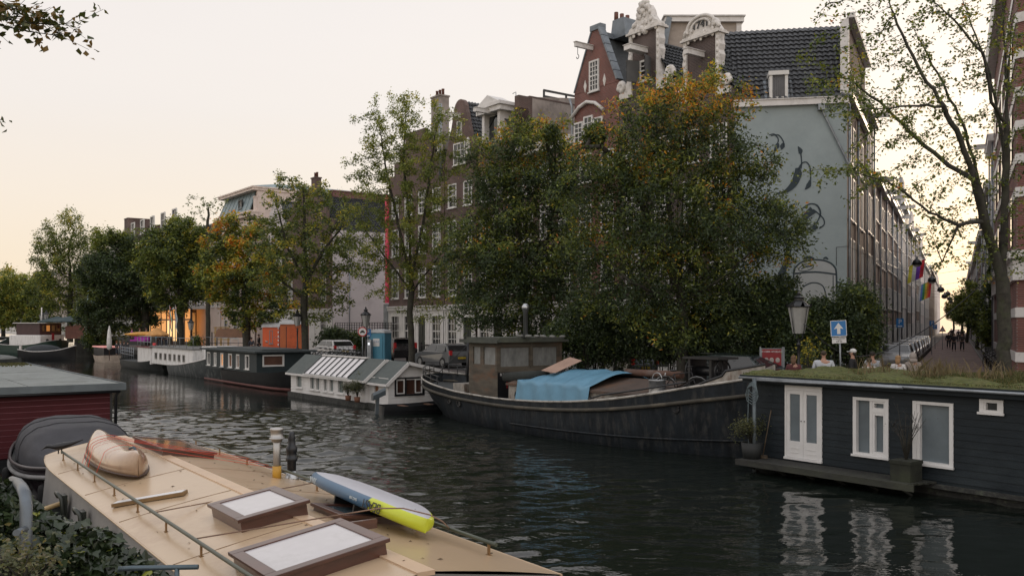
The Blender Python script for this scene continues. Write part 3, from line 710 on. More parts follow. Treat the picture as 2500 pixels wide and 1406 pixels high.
# dormer with grey shutters
dx0, dx1 = fm.lx(1881), fm.lx(1920); dz0 = zc + .32; dz1 = fm.lz(dx0, 0, 186) - QZ
o = MB(); o.box(dx0 - .06, dx0 + .08, -.12, 1.6, dz0, dz1); o.box(dx1 - .08, dx1 + .06, -.12, 1.6, dz0, dz1); o.box(dx0 - .1, dx1 + .1, -.18, 2.0, dz1 + .002, dz1 + .2); o.box(dx0 + .08, dx1 - .08, -.12, 0, dz0, dz0 + .1)
dm = o.build('dormer', wfr, cd)
o = MB()
for i in range(6): w_ = (dx1 - dx0 - .16) / 6; o.box(dx0 + .085 + i * w_, dx0 + .075 + (i + 1) * w_, -.08, -.03, dz0 + .1, dz1 - .02)
o.box(dx0 + .08, dx1 - .08, -.028, 0, dz0 + .1, dz1); o.build('shutter', mat('grey_shutter', (.10, .10, .105), .6, var=.2), dm)
o = MB()
for a, b in ((dx0 - .3, dx0 - .08), (dx1 + .08, dx1 + .3)): o.add([(a, -.14, dz0 - .02), (b, -.14, dz0 - .02), (b, .62, dz1 - .05), (a + .06 if a < dx0 else a, .62, dz1 - .05)], [(0, 1, 2, 3)]); o.prism([(-.14, dz0), (.62, dz1 - .05), (1.4, dz1 - .05), (.6, dz0)], a, b, 'x')
o.build('flashing', lead, dm)
# the mural: dark curling tendrils with drop shaped tips and a white domed capsule ------------
inkm = mat('mural_ink', (.035, .05, .06), .85, var=.1); mwh = mat('mural_white', (.36, .38, .38), .85, var=.08)
def mp_(a, b, y=-.02): x = fm.lx(a, y); return Vector((x, y, fm.lz(x, y, b) - QZ))
def flat_ribbon(mb, pts, ws):
    P = [mp_(*p) for p in pts]
    # smooth (Catmull-Rom) then ribbon
    Q = []; Wq = []
    for i in range(len(P) - 1):
        p0, p1, p2, p3 = P[max(i - 1, 0)], P[i], P[i + 1], P[min(i + 2, len(P) - 1)]
        for k in range(6):
            t = k / 6; Q.append(.5 * ((2 * p1) + (p2 - p0) * t + (2 * p0 - 5 * p1 + 4 * p2 - p3) * t * t + (3 * p1 - p0 - 3 * p2 + p3) * t ** 3)); Wq.append(ws[i] * (1 - t) + ws[i + 1] * t)
    Q.append(P[-1]); Wq.append(ws[-1]); vs = []
    for i, q in enumerate(Q):
        d = (Q[min(i + 1, len(Q) - 1)] - Q[max(i - 1, 0)]).normalized(); nn = Vector((-d.z, 0, d.x)) * Wq[i] / 2
        vs += [q + nn, q - nn]
    mb.add(vs, [(2 * i, 2 * i + 1, 2 * i + 3, 2 * i + 2) for i in range(len(Q) - 1)])
px2m = 44.0 / FP
o = MB()
def rib(pts, ws): flat_ribbon(o, pts, [w * px2m for w in ws])
rib([(1882, 332), (1900, 330), (1912, 345), (1913, 358)], [2, 3, 3, 3]); rib([(1913, 350), (1910, 358), (1908, 366)], [6, 12, 1])
rib([(1878, 330), (1890, 328), (1900, 340), (1898, 352)], [2, 3, 3, 3]); rib([(1899, 350), (1897, 358), (1890, 368)], [5, 12, 1])
rib([(1948, 358), (1954, 368), (1953, 376)], [1, 11, 6]); rib([(1955, 374), (1957, 395), (1955, 412)], [3, 3, 4])
rib([(1948, 415), (1958, 399), (1970, 397), (1978, 412), (1979, 440)], [3, 3, 3, 3, 3]); rib([(1978, 440), (1974, 453), (1965, 463)], [4, 12, 1])
rib([(1947, 410), (1948, 425), (1940, 446), (1926, 462), (1912, 470), (1895, 472)], [10, 19, 17, 12, 7, 1])
rib([(1960, 508), (1978, 498), (1995, 502), (2003, 520), (1996, 540), (1985, 552)], [3, 3, 4, 4, 3, 3]); rib([(1997, 556), (1990, 556), (1981, 565)], [5, 12, 1])
rib([(1950, 545), (1965, 530), (1985, 512)], [1, 14, 20]); rib([(1985, 512), (1996, 520), (2010, 534), (2012, 548), (2000, 558)], [4, 3, 3, 3, 3])
rib([(1850, 640), (1838, 610), (1842, 580), (1870, 560), (1905, 570), (1924, 600), (1920, 640), (1905, 680), (1912, 720), (1900, 745)], [8, 14, 16, 12, 10, 12, 14, 16, 18, 4])
o.build('mural_tendrils', inkm, cd)
o = MB(); dome = [mp_(1938, 760, -.012)] + [mp_(a, b, -.012) for a, b in ((1938, 668), (1945, 650), (1962, 638), (1990, 634), (2018, 638), (2036, 650), (2042, 672))] + [mp_(2042, 760, -.012)]
o.add(dome, [list(range(len(dome)))]); o.build('mural_capsule', mwh, cd)
o = MB(); 
rib([(1938, 760), (1938, 668), (1945, 650), (1962, 638), (1990, 634), (2018, 638), (2036, 650), (2042, 672), (2042, 760)], [4] * 9)
rib([(1950, 655), (1960, 648), (1975, 645), (1986, 650), (1978, 658), (1962, 662), (1951, 660), (1950, 655)], [2] * 8)
rib([(1956, 657), (1968, 651), (1982, 650)], [2, 4, 2]); rib([(1940, 668), (1990, 664), (2042, 670)], [4, 4, 4]); rib([(1946, 672), (1946, 760)], [2, 2]); rib([(2034, 672), (2034, 760)], [2, 2])
rib([(1960, 632), (1975, 628), (1988, 632)], [4, 7, 4]); rib([(2010, 632), (2016, 629), (2022, 633)], [3, 5, 3])
for k in range(5): rib([(1925 - k * 4, 690 + 12 * k), (1938, 688 + 12 * k)], [3, 3]); rib([(2042, 688 + 12 * k), (2056 + k * 3, 690 + 12 * k)], [3, 3])
rib([(1960, 700), (1985, 690), (2010, 700), (2020, 740)], [3, 3, 3, 3]); o.build('mural_outlines', inkm, cd)
# ------------------------------------------------------------------ canal house row
gfw = mat('ground_floor_white', (.60, .585, .57), .55, var=.07, dirt=(.35, .34, .32), dirt_amt=.4)
FL = [(4.6, 6.9), (7.9, 10.0), (10.9, 12.6)]
# C: neck gable with the date
def gcoords(root_s0, px): return sx(px) - root_s0
s0, s1 = sx(1655), sx(1790)
heC = FF.lz(s1, 0, 212) - QZ; shC = FF.lz(sx(1745), 0, 84) - QZ; tpC = FF.lz(sx(1710), 0, 40) - QZ
C, cw_, cr_ = house('gabled_house', 'brown brick canal house whose white neck gable carries the date, beside the blue mural wall', s0, s1, heC, shC + .1, B_drk, 6.5, None, FL, gfw, 2, tilesR=True)
neck_gable(C, s1 - s0, heC, shC, tpC, B_drk, gcoords(s0, 1680), gcoords(s0, 1751), '1741')
hoist(C, gcoords(s0, 1716), FF.lz(sx(1700), 0, 141) - QZ, 1.25, False, .28)
# B: neck gable with the tall carved crown
s0, s1 = sx(1512), sx(1653)
heB = FF.lz(s1, 0, 196) - QZ; shB = FF.lz(sx(1608), 0, 67) - QZ; tpB = FF.lz(sx(1572), 0, 16) - QZ
Bh, bw_, br_ = house('gabled_house', 'brown brick canal house with the tallest carved white gable crown and grey shutters', s0, s1, heB, shB - .3, B_drk, 9, None, FL, gfw, 2, tilesR=True)
neck_gable(Bh, s1 - s0, heB, shB, tpB, B_drk, gcoords(s0, 1546), gcoords(s0, 1606), None, True)
hoist(Bh, gcoords(s0, 1575), FF.lz(sx(1565), 0, 130) - QZ, 1.35, False, .5)
wz0, wz1 = FF.lz(sx(1572), 0, 200) - QZ, FF.lz(sx(1572), 0, 148) - QZ; xc = gcoords(s0, 1577)
window(Bh, xc - .42, xc + .42, wz0, wz1, -.05, 2, 4, fr=.1, flat=True)
sh = mat('shutter_grey', (.10, .10, .10), .6, var=.15)
for q in (-1, 1):
    o = MB(); a = xc + q * .44
    o.add([(a, -.1, wz0), (a + q * .25, -.8, wz0), (a + q * .25, -.8, wz1), (a, -.1, wz1)], [(0, 1, 2, 3)]); o.add([(a + .05, -.1, wz0), (a + q * .25 + .05, -.8, wz0), (a + q * .25 + .05, -.8, wz1), (a + .05, -.1, wz1)], [(0, 1, 2, 3)])
    for zz in (wz0, (wz0 + wz1) / 2, wz1 - .1): o.beam((a, -.12, zz + .05), (a + q * .26, -.82, zz + .05), .04, .1)
    o.build('shutter', sh, Bh)
# penthouse box on the roof behind the two neck gables
f2 = Frame(at(1650, 90, 53.5), 0)
o = MB(); x0, x1 = f2.lx(1618), f2.lx(1812); pz = lambda y: f2.lz(0, 0, y)
root = thing('roof_room', 'beige roof room with a broad white cornice rising behind the two carved neck gables', 'roof room', (f2.o.x, f2.o.y, pz(104)), 0)
zt = pz(44) - pz(104)
MB().box(x0 + .35, x1 - .1, 0, 4, -2.5, zt - .3).build('wall', mat('old_plaster', (.34, .29, .25), .9, var=.2, dirt=(.2, .17, .15)), root)
o = MB(); o.box(x0 + .1, x1 + .05, -.25, 4.2, zt - .298, zt); o.box(x0, x1 + .12, -.35, 4.3, zt + .002, zt + .07); o.box(x1 - .35, x1 - .05, -.05, -.002, -1.5, zt - .3); o.build('cornice', white, root)
o = MB(); o.prism([(x0, -1.5), (x0 + .5, zt - .1), (x0 + .2, zt), (x0 - .5, -1.5)], -.3, 0, 'y'); o.build('flashing', lead, root)
# A: red brick gable
s0, s1 = sx(1403), sx(1511)
heA = FF.lz(sx(1480), 0, 208) - QZ; hrA = FF.lz(sx(1456), 0, 74) - QZ
A, aw_, ar_ = house('gabled_house', 'red brick canal house with plain steep gable, white diamond stones and lead coping', s0, s1, heA, hrA, B_red, 8, 'plain', FL, gfw, 2, roofm=slate)
WA = s1 - s0; c = WA / 2
o = MB(); 
for k in range(6):
    t0, t1 = k / 6, (k + 1) / 6 - .012
    for sg in (1,): o.beam((WA + (c + .35 - WA) * t0 + .02, -.1 + .14, heA + (hrA - heA) * t0 + .1), (WA + (c + .35 - WA) * t1 + .02, .04, heA + (hrA - heA) * t1 + .1), .5, .12, up=(1, 0, .5))
o.beam((0, .1, heA + .08), (c - .35, .1, hrA + .05), .36, .08, up=(-1, 0, .5)); o.box(c - .45, c + .45, -.1, .35, hrA, hrA + .3)
o.build('coping', lead, A)
xw = gcoords(s0, 1452); window(A, xw - .42, xw + .42, FF.lz(sx(1452), 0, 224) - QZ, FF.lz(sx(1452), 0, 148) - QZ, -.06, 3, 6, fr=.1, flat=True)
for px, py in ((1430, 212), (1477, 196)):
    x = gcoords(s0, px); z = FF.lz(sx(px), 0, py) - QZ; MB().prism([(x - .13, z), (x, z - .36), (x + .13, z), (x, z + .36)], -.06, .0, 'y').build('stone_diamond', stone, A)
hoist(A, gcoords(s0, 1447), FF.lz(sx(1447), 0, 119) - QZ, 1.35, True, .16)
# three joined arched windows with a white hood
xw = gcoords(s0, 1440)
for k in range(3):
    x = xw + (k - 1) * .85 - .1; z0_, z1_ = FF.lz(sx(1440), 0, 345) - QZ, FF.lz(sx(1440), 0, 283) - QZ
    window(A, x - .4, x + .4, z0_, z1_ - (.0 if k == 1 else .22), -.05, 2, 4, fr=.1, flat=True)
o = MB(); o.tube([(xw - 1.55, -.12, z1_ + .1), (xw - .8, -.14, z1_ + .62), (xw - .1, -.16, z1_ + .8), (xw + .6, -.14, z1_ + .62), (xw + 1.3, -.12, z1_ + .1)], .11, 6); o.build('hood_mould', white, A)
chb = MB(); chimx = c + .55; chb.prism([(c - .1, hrA - .35), (c + 1.2, hrA - .35), (c + 1.0, hrA + .75), (c + .1, hrA + .75)], 1.2, 2.6, 'y'); chb.box(c - .2, c + .2, .4, 8, hrA - .35, hrA - .05)
ch = chb.build('chimney', lead, A)
for k in range(3): MB().lathe([(.13, 0), (.12, .5)], (c + .25, 1.35 + .45 * k, hrA + .73), 8).build('pot', mat('terracotta', (.12, .05, .035), .8), ch)
MB().tube([(-.1, -.12, 0.1), (-.1, -.12, FF.lz(s0, 0, 262) - QZ), (-.25, -.2, FF.lz(s0, 0, 240) - QZ)], .07, 6).build('drainpipe', galv, A)
# E: low house between
s0, s1 = sx(1268), sx(1402)
house('canal_house', 'brick canal house with flat cornice, lowest of the row, beside the red gable', s0, s1, hz(1335, 355), hz(1335, 340), B_brn, 9, None, FL, gfw, 3, ridge='flat')
# F: pediment dormer house with the stepped party wall
s0, s1 = sx(1168), sx(1266)
heF = FF.lz(sx(1215), 0, 345) - QZ; hrF = FF.lz(sx(1215), 0, 262) - QZ
F_, fw_, fr_ = house('canal_house', 'canal house with white pedimented hoist dormer and bare rendered party wall with roof railing', s0, s1, heF, hrF, B_brn, 10, None, FL, gfw, 3, ridge='y')
WF = s1 - s0
o = MB(); xa, xb = gcoords(s0, 1190), gcoords(s0, 1228); zz = lambda p: FF.lz(sx(1210), 0, p) - QZ
for x in (xa, xb): o.box(x - .14, x + .14, -.35, .1, zz(345), zz(278)); 
o.box(xa - .5, xb + .5, -.6, 3.5, zz(278), zz(266)); o.box(xa - .62, xb + .62, -.75, 3.6, zz(266) + .002, zz(258)); o.prism([(xa - .4, zz(258) + .003), (xb + .4, zz(258) + .003), ((xa + xb) / 2, zz(236))], -.65, .6, 'y')
o.box(xa - .14, xb + .14, .1, 3.4, zz(345), zz(278) - .002)
dm = o.build('dormer', white, F_); MB().box(xa + .15, xb - .15, .05, .098, zz(340), zz(282)).build('pane', gl, dm)
hoist(F_, (xa + xb) / 2, zz(272) - .1, 1.6, True, .22)
o = MB(); yb = 9.5; zt0, zt1 = FF.lz(s1, 0, 232) - QZ, FF.lz(s1, 8, 236) - QZ   # party wall facing right
o.add([(WF - .02, 0, heF - 3), (WF - .02, yb, heF - 3), (WF - .02, yb, zt1), (WF - .02, .9, zt0)], [(0, 1, 2, 3)]); o.add([(WF - .35, 0, heF - 3), (WF - .35, yb, heF - 3), (WF - .35, yb, zt1), (WF - .35, .9, zt0)], [(0, 1, 2, 3)])
o.add([(WF - .02, .9, zt0), (WF - .02, yb, zt1), (WF - .35, yb, zt1), (WF - .35, .9, zt0)], [(0, 1, 2, 3)]); o.build('party_wall', concrete, F_)
o = MB(); 
for y0, y1, py in ((.0, .5, 290), (.02, .8, 262), (.02, 1.1, 232)): o.box(WF - .42, WF + .02, y0 - .02, y1, heF - 3, FF.lz(s1, 0, py) - QZ)
o.box(WF - .45, WF + .0, .9, yb, zt0 - .02, zt0 + .08); o.box(WF - .3, WF + .06, yb - 1.2, yb + .2, heF - 3, zt1 + .1)
o.build('stepped_parapet', B_brn, F_)
rl = Frame(FF.w(s1 - 1.2, 3.0), RC + R(90)); 
rr = thing('roof_railing', 'dark timber railing of the roof terrace left of the red gable', 'railing', (rl.o.x, rl.o.y, zt0 + QZ + .05), RC + R(90))
o = MB()
for z_, in ((.95,), (.55,), (.2,)): o.box(0, 6.2, -.04, .04, z_ - .07, z_ + .07)
for x in (0.05, 2.0, 4.1, 6.1): o.box(x - .05, x + .05, -.06, .06, -.2, .95)
o.build('rails', black, rr)
# G: bell gable
s0, s1 = sx(1086), sx(1162)
heG = FF.lz(sx(1120), 0, 385) - QZ; hrG = FF.lz(sx(1112), 0, 247) - QZ
G, gw_, gr_ = house('gabled_house', 'brown brick canal house with rounded bell gable and black pantiles', s0, s1, heG, hrG, B_brn, 9, 'bell', FL, gfw, 2, tilesR=True, roofm=_M['black_pantile'])
xg = (s1 - s0) / 2; window(G, xg - .3, xg + .3, FF.lz(sx(1112), 0, 335) - QZ, FF.lz(sx(1112), 0, 300) - QZ, -.06, 1, 2, fr=.08, flat=True)
window(G, xg - .75, xg + .75, FF.lz(sx(1112), 0, 405) - QZ, FF.lz(sx(1112), 0, 352) - QZ, -.06, 3, 3, fr=.1, flat=True)
hoist(G, xg, FF.lz(sx(1112), 0, 288) - QZ, 1.5, False, .26)
for px in (1075, 1146): MB().lathe([(.2, 0), (.26, .1), (.14, .3), (.2, .6), (.1, .9), (.15, 1.1), (.02, 1.25)], (sx(px) - s0, -.1, FF.lz(sx(px), 0, 372) - QZ - .2), 8).build('finial', stone, G)
MB().tube([(1.9, 5, hrG - 1), (1.9, 5, hrG + 1.3), (1.5, 5, hrG + 1.25)], .03, 5).build('antenna', galv, G)
chimney(G, (s1 - s0) * .85, 4.5, hrG - 1.5, .5, .5, .9, 1, B_brn)
# H: wide house, white, at the garden
s0, s1 = sx(950), sx(1084)
heH = FF.lz(sx(1010), 0, 452) - QZ; hrH = FF.lz(sx(1020), 0, 318) - QZ
H, hw_, hr_ = house('canal_house', 'brown brick canal house with tall chimney and pink stripe along its garden corner', s0, s1, heH, hrH, B_brn, 9, 'step', FL + [(13.2, 14.6)], gfw, 4, tilesR=True)
chimney(H, sx(1041) - s0, 1.2, hrH - 1.6, 1.25, .8, FF.lz(sx(1041), 1.2, 240) - QZ - hrH + 1.6, 3, concrete)
MB().tube([(sx(1081) - s0, -.2, heH), (sx(1081) - s0, -.2, FF.lz(sx(1081), 0, 255) - QZ)], .13, 8).build('flue', galv, H)
pink = mat('pink_paint', (.75, .06, .13), .6, var=.12)
MB().box(-.45, -.03, -.12, .5, 4.3, heH - .3).build('banner', pink, H)
MB().box(-.75, -.05, -.1, .5, .2, 4.2).build('side_porch', galv, H)
# garden wall + trellis hedge handled later.  L: house with the blank pale side wall
s0, s1 = sx(690), sx(812)
heL = FF.lz(s1, 0, 560) - QZ; hrL = FF.lz(sx(760), 1, 462) - QZ
L, lw_, lr_ = house('gabled_house', 'tall narrow brown house whose blank pale side wall faces the garden under dark slates', s0, s1, heL, hrL, B_brn, 11.5, 'step', FL, gfw, 3, roofm=tile, tilesR=True)
MB().box(s1 - s0 + .002, s1 - s0 + .06, 0, 11.5, 0, heL - .02).build('side_wall', render_w, L)
o = MB(); o.box((s1 - s0) / 2 - .4, (s1 - s0) / 2 + .4, 2.5, 9.5, hrL - .7, hrL + .05); o.box((s1 - s0) / 2 - .48, (s1 - s0) / 2 + .48, 2.4, 9.6, hrL + .052, hrL + .15); o.build('parapet', B_red, L)
chimney(L, (s1 - s0) / 2, 1.0, hrL - .5, .9, .6, 1.6, 2, B_brn)
MB().tube([(s1 - s0 + .12, 1.6, .1), (s1 - s0 + .12, 1.6, 7.2)], .05, 5).build('drainpipe', galv, L)
# L2: white gabled
s0, s1 = sx(655), sx(689)
house('gabled_house', 'narrow white house with small classical gable left of the pale side wall house', s0, s1, FF.lz(sx(672), 0, 545) - QZ, FF.lz(sx(672), 0, 486) - QZ, render_w, 9, 'step', FL, gfw, 2)
# M: beige building with zinc mansard
s0, s1 = sx(540), sx(622)
heM = FF.lz(sx(590), 0, 527) - QZ; hrM = FF.lz(sx(600), 0, 465) - QZ
p = FF.w(s0); M_ = thing('corner_building', 'beige corner building with grey zinc mansard storey and cornice', 'building', (p.x, p.y, QZ), RC, 'canal houses')
WM_ = s1 - s0
o = MB(); hs = [(x - .6, x + .6, z, z + 2.1) for x in (1.6, 4.6, 7.6) if x < WM_ - .7 for z in (1, 4.8, 8.2, 11.2)]
holes_wall(o, 0, WM_, 0, heM, hs); o.box(0.001, WM_, .2, 12, 0, heM); o.box(WM_ - .3, WM_ + .01, .3, 12, heM, hrM - .25); o.build('wall', beige, M_)
for h in hs: window(M_, *h, 0, 2, 3)
o = MB(); o.box(-.4, WM_ + .15, -.45, .3, heM - .35, heM); o.box(-.55, WM_ + .2, -.6, .4, heM + .002, heM + .22); o.box(-.2, WM_ + .12, -.25, 12, hrM - .25, hrM); o.box(-.3, WM_ + .2, -.35, 12.1, hrM + .002, hrM + .15); o.build('cornice', mat('beige_trim', (.62, .52, .46), .7), M_)
o = MB(); o.add([(-.2, -.3, heM + .22), (WM_ - .6, -.3, heM + .22), (WM_ - .9, .5, hrM - .25), (.3, .5, hrM - .25)], [(0, 1, 2, 3)]); o.add([(-.2, -.3, heM + .22), (.3, .5, hrM - .25), (.3, 10, hrM - .25), (-.2, 10.5, heM + .22)], [(0, 1, 2, 3)])
for i in range(9): x = i * (WM_ - .8) / 8; o.beam((x, -.33, heM + .22), (x + .4 - i * .08, .48, hrM - .25), .04, .05)
o.add([(-.3, -.3, hrM + .16), (WM_ + .2, -.3, hrM + .16), (WM_ - 1, 3, hrM + .75), (1.5, 3, hrM + .75)], [(0, 1, 2, 3)]); o.add([(WM_ + .2, -.3, hrM + .16), (WM_ + .2, 12, hrM + .16), (WM_ - 1, 12, hrM + .75), (WM_ - 1, 3, hrM + .75)], [(0, 1, 2, 3)]); o.build('roof', zinc, M_)
xw = WM_ * .62; window(M_, xw - .55, xw + .55, heM + .7, hrM - .9, -.12, 2, 1, m=black, fr=.1, pane=curtain)
chimney(M_, WM_ - .3, .3, heM, .5, .5, hrM - heM - 1, 0, beige)
# further along: K and fillers
s0, s1 = sx(300), sx(478)
K, kw_, kr_ = house('canal_building', 'far brick block with white framed dark mansard windows and side chimney wall', s0, s1, FF.lz(sx(390), 0, 585) - QZ, hz(390, 550), B_drk, 10, None, FL, gfw, 9, ridge='x', roofm=slate)
chimney(K, .9, 2, FF.lz(s0, 0, 590) - QZ, 2.2, 3.5, 3.4, 0, B_brn); chimney(K, 6.5, 3, hz(390, 560), 3.2, 1.2, 1.7, 0, B_brn); chimney(K, 14, 3, hz(390, 560), 1.0, .6, .8, 3, white)
MB().tube([(8.8, 2, hz(390, 560)), (8.8, 2, hz(390, 505))], .07, 5).build('antenna', galv, K)
for i in range(5): window(K, 4 + i * 5.2, 6 + i * 5.2, FF.lz(s0, 0, 592) - QZ + .5, FF.lz(s0, 0, 592) - QZ + 2.6, .2, 2, 2, fr=.16)
prev = None
names = ['white stepped house second from the far brick block', 'grey bell gabled house beyond the white stepped house', 'low brick house far down the canal behind the yellow green trees', 'pale gabled house far down the canal at the bend', 'brown house with twin chimneys at the far end of the row', 'last dark gabled house in view down the canal']
for i, (a, b, py, k) in enumerate([(262, 298, 600, 'step'), (228, 261, 610, 'bell'), (180, 227, 640, 'plain'), (120, 179, 668, 'step'), (60, 119, 668, 'plain'), (0, 59, 690, 'bell')]):
    s0, s1 = sx(a), sx(b); hh = FF.lz(s0, 0, py) - QZ
    house('gabled_house', names[i], s0, s1, hh * .8, hh, [render_w, B_brn, B_drk, beige, B_brn, B_drk][i], 9, k, FL[:2], gfw, 3)
# M-L gap fillers between K and M (px 478-540) : cafe building
s0, s1 = sx(480), sx(538)
cafe, _, _ = house('cafe_building', 'canal building with brightly lit cafe front behind the flag boat', s0, s1, FF.lz(sx(510), 0, 600) - QZ, hz(510, 560), beige, 10, None, FL, None, 5, ridge='flat', doors=False)
# the glowing cafe frontage in front of K (px 372-500, y 757-812)
s0, s1 = sx(372), sx(498)
cz0, cz1 = .4, FF.lz(sx(440), -1.4, 757) - QZ
p = FF.w(s0, -1.5); cf_ = thing('cafe', 'glowing orange glazed cafe front under the dark trees with white fascia', 'cafe', (p.x, p.y, QZ), RC)
WC = s1 - s0
glow = lit('cafe_glow', (1.0, .40, .10), .75); glow2 = lit('cafe_glow_bright', (1.0, .60, .25), 1.3)
n = 9; o = MB()
for i in range(n + 1): x = WC * i / n; o.box(x - .12, x + .12, -.1, .1, 0, cz1)
o.box(-.12, WC + .12, -.12, .1, cz1 * .7, cz1 * .74); o.box(-.12, WC + .12, -.1, .1, 0, .5); o.build('frame', mat('cafe_frame', (.06, .03, .02), .5), cf_)
for i in range(n):
    MB().box(WC * i / n + .12, WC * (i + 1) / n - .12, -.02, .02, .5, cz1 * .7).build('window', glow2 if i in (5, 6, 1) else glow, cf_)
    MB().box(WC * i / n + .12, WC * (i + 1) / n - .12, -.02, .02, cz1 * .74, cz1).build('window', glow, cf_)
MB().box(-.5, WC + .5, -.8, 1.5, cz1 + .002, cz1 + .45).build('fascia', white, cf_)
# ------------------------------------------------------------------ street, left side
def tz(t, y): p = P2 + SU * t; return CZ - (y - 790) / FP * p.y - QZ
def tpx(px, off=0):
    r = (px - 1250) / FP; p = P2 + SN * off; return (r * p.y - p.x) / (SU.x - r * SU.y)
def street_house(label, t0, t1, h, wm, cols, left=True, nf=4, cornice=True, hoistb=True, gable=None, side_open=False):
    base = (P2 if left else PR + SN * 0) + SU * t0
    rz = rs if left else rs + math.pi
    if not left: base = PR + SU * t1
    root = thing('street_house', label, 'house', (base.x, base.y, QZ), rz, 'houses along the side street')
    Wd = t1 - t0; fh = (h - .8) / nf; cw = Wd / cols
    ho = [(cw * (i + .5) - min(.55, cw * .36), cw * (i + .5) + min(.55, cw * .36), fh * j + (.9 if j else .35), fh * (j + 1) - .35) for i in range(cols) for j in range(nf)]
    o = MB(); holes_wall(o, 0, Wd, 0, h, ho, depth=.14)
    for x in (0, Wd): o.add([(x, 0, 0), (x, 8, 0), (x, 8, h), (x, 0, h)], [(0, 1, 2, 3)])
    o.add([(0, 8, 0), (Wd, 8, 0), (Wd, 8, h), (0, 8, h)], [(0, 1, 2, 3)])
    if gable: o.prism(gable_poly(gable, Wd, h, h + 2.6), 0, .3, 'y')
    o.build('wall', wm, root)
    if t0 < 130:
        for q in ho: window(root, *q, 0, 2, 3 if t0 > 40 else 4, fr=.1)
    o = MB(); o.add([(0, 0, h), (Wd, 0, h), (Wd, 4, h + 1.6), (0, 4, h + 1.6)], [(0, 1, 2, 3)]); o.add([(0, 8, h), (Wd, 8, h), (Wd, 4, h + 1.6), (0, 4, h + 1.6)], [(0, 1, 2, 3)]); o.build('roof', slate, root)
    if cornice:
        o = MB(); o.box(-.02, Wd + .02, -.35, -.002, h - .35, h); o.box(-.02, Wd + .02, -.42, .0, h + .002, h + .1); o.build('cornice', white, root)
    if hoistb: hoist(root, Wd / 2, h - .1, 1.1, False, .18)
    if t0 < 100:
        for x in (.25, Wd - .25): MB().tube([(x, -.1, .1), (x, -.1, h - .4)], .055, 5).build('drainpipe', galv, root)
    return root
bl_ = ['first brick house past the corner with tall drainpipes on the side street', 'second narrow brick house on the side street with hoist beam', 'third narrow brick house on the side street with hoist beam', 'fourth brick house of the even cornice row on the side street', 'fifth brick house of the even cornice row on the side street', 'sixth pink brick house, last of the even cornice row', 'grey house with white stepped cornice and wide hoist beam', 'dark brick house under the progress flag', 'pale gabled house beside the hanging lamps', 'brick house with the rainbow flag', 'far white house on the side street', 'far grey house before the street trees', 'far brick house in the narrow end of the street', 'farthest house of the left street side']
segs = [(9.5, 15, 15.2, B_brn, 3), (15, 20, tz(17, 435), B_pnk, 3), (20, 26, tz(23, 468), B_pnk, 3), (26, 33, 12.4, B_pnk, 4), (33, 39.5, 12.4, B_brn, 4), (39.5, 46, 12.3, B_pnk, 3), (46, 56, 14.2, mat('grey_render', (.33, .33, .34), .8), 4), (56, 66, 12.8, B_drk, 4), (66, 78, 13.2, render_w, 4), (78, 92, 14.5, B_brn, 5), (92, 112, 13.0, render_w, 6), (112, 140, 12.2, mat('grey_render', (.33, .33, .34), .8), 6), (140, 185, 13.5, B_brn, 6), (185, 260, 13, render_w, 6)]
for lb, (a, b, h, m, c) in zip(bl_, segs): street_house(lb, a, b, h, m, c, gable='step' if m is render_w or h == 14.2 else None)
# right side of the street: corner building with white bands, then the row
fr0 = 2.9
RB0 = Vector((19.75, 35.6, 0))
rb = thing('corner_building', 'red brick corner building with white stone bands at the right edge behind the tall tree', 'building', (RB0.x, RB0.y, QZ), 0, 'canal houses')
o = MB(); rbf = Frame(RB0, RC)
d1 = Vector((.596, -.803, 0)); d2 = SU
pts = [Vector((0, 0, 0)), d1 * 14, d1 * 14 + NY * 10, d2 * 24 + NY * 6, d2 * 24]
HR = 19.5
def wall_quad(mb, a, b, z0, z1): mb.add([(a.x, a.y, z0), (b.x, b.y, z0), (b.x, b.y, z1), (a.x, a.y, z1)], [(0, 1, 2, 3)])
for i in range(5): wall_quad(o, pts[i], pts[(i + 1) % 5], 0, HR)
o.build('wall', B_red, rb)
o = MB()
def band(mb, z0, z1, out=.05):
    outs = [Vector((-out, -out * .2, 0)), d1 * 14 + Vector((-out, -out, 0)), ]
    a = Vector((-out * 1.1, -out * .35, 0)); b = d1 * 14 - NY * out; c_ = d2 * 24 - SN * out
    a2 = Vector((0.02, .02, 0))
    for p, q, pi, qi in ((a, b, Vector((0, 0, 0)), d1 * 14), (c_, a, d2 * 24, Vector((0, 0, 0)))):
        wall_quad(mb, p, q, z0, z1); mb.add([(p.x, p.y, z1), (q.x, q.y, z1), (qi.x, qi.y, z1), (pi.x, pi.y, z1)], [(0, 1, 2, 3)]); mb.add([(p.x, p.y, z0), (q.x, q.y, z0), (qi.x, qi.y, z0), (pi.x, pi.y, z0)], [(0, 1, 2, 3)])
for z in (1.15, 2.9, 7.6, 8.9, 10.2, 11.5, 13.0, 14.4, 15.8): band(o, z, z + .38)
o.build('stone_bands', white, rb)
o = MB(); band(o, 4.35, 5.2, .16); band(o, 5.2, 5.5, .34); band(o, 18.0, 19.5, .5); o.build('cornice', white, rb)
o = MB(); 
for k in (2.2, 5.2, 8.2, 11.2):
    for z in (6, 9.6, 13.4):
        f = rbf; p = d1 * k
        wn_ = MB()
for k in (3.0, 7.5, 12.0, 16.5, 21):
    for z in (5.9, 9.4, 12.8): 
        a = d2 * (k - .5) - SN * .05; b = d2 * (k + .5) - SN * .05; wall_quad(o, a, b, z, z + 2)
for k in (2.2, 5.5, 8.8):
    for z in (5.9, 9.4, 12.8, 1.7):
        a = d1 * (k - .6) - NY * .05; b = d1 * (k + .6) - NY * .05; wall_quad(o, a, b, z, z + 2)
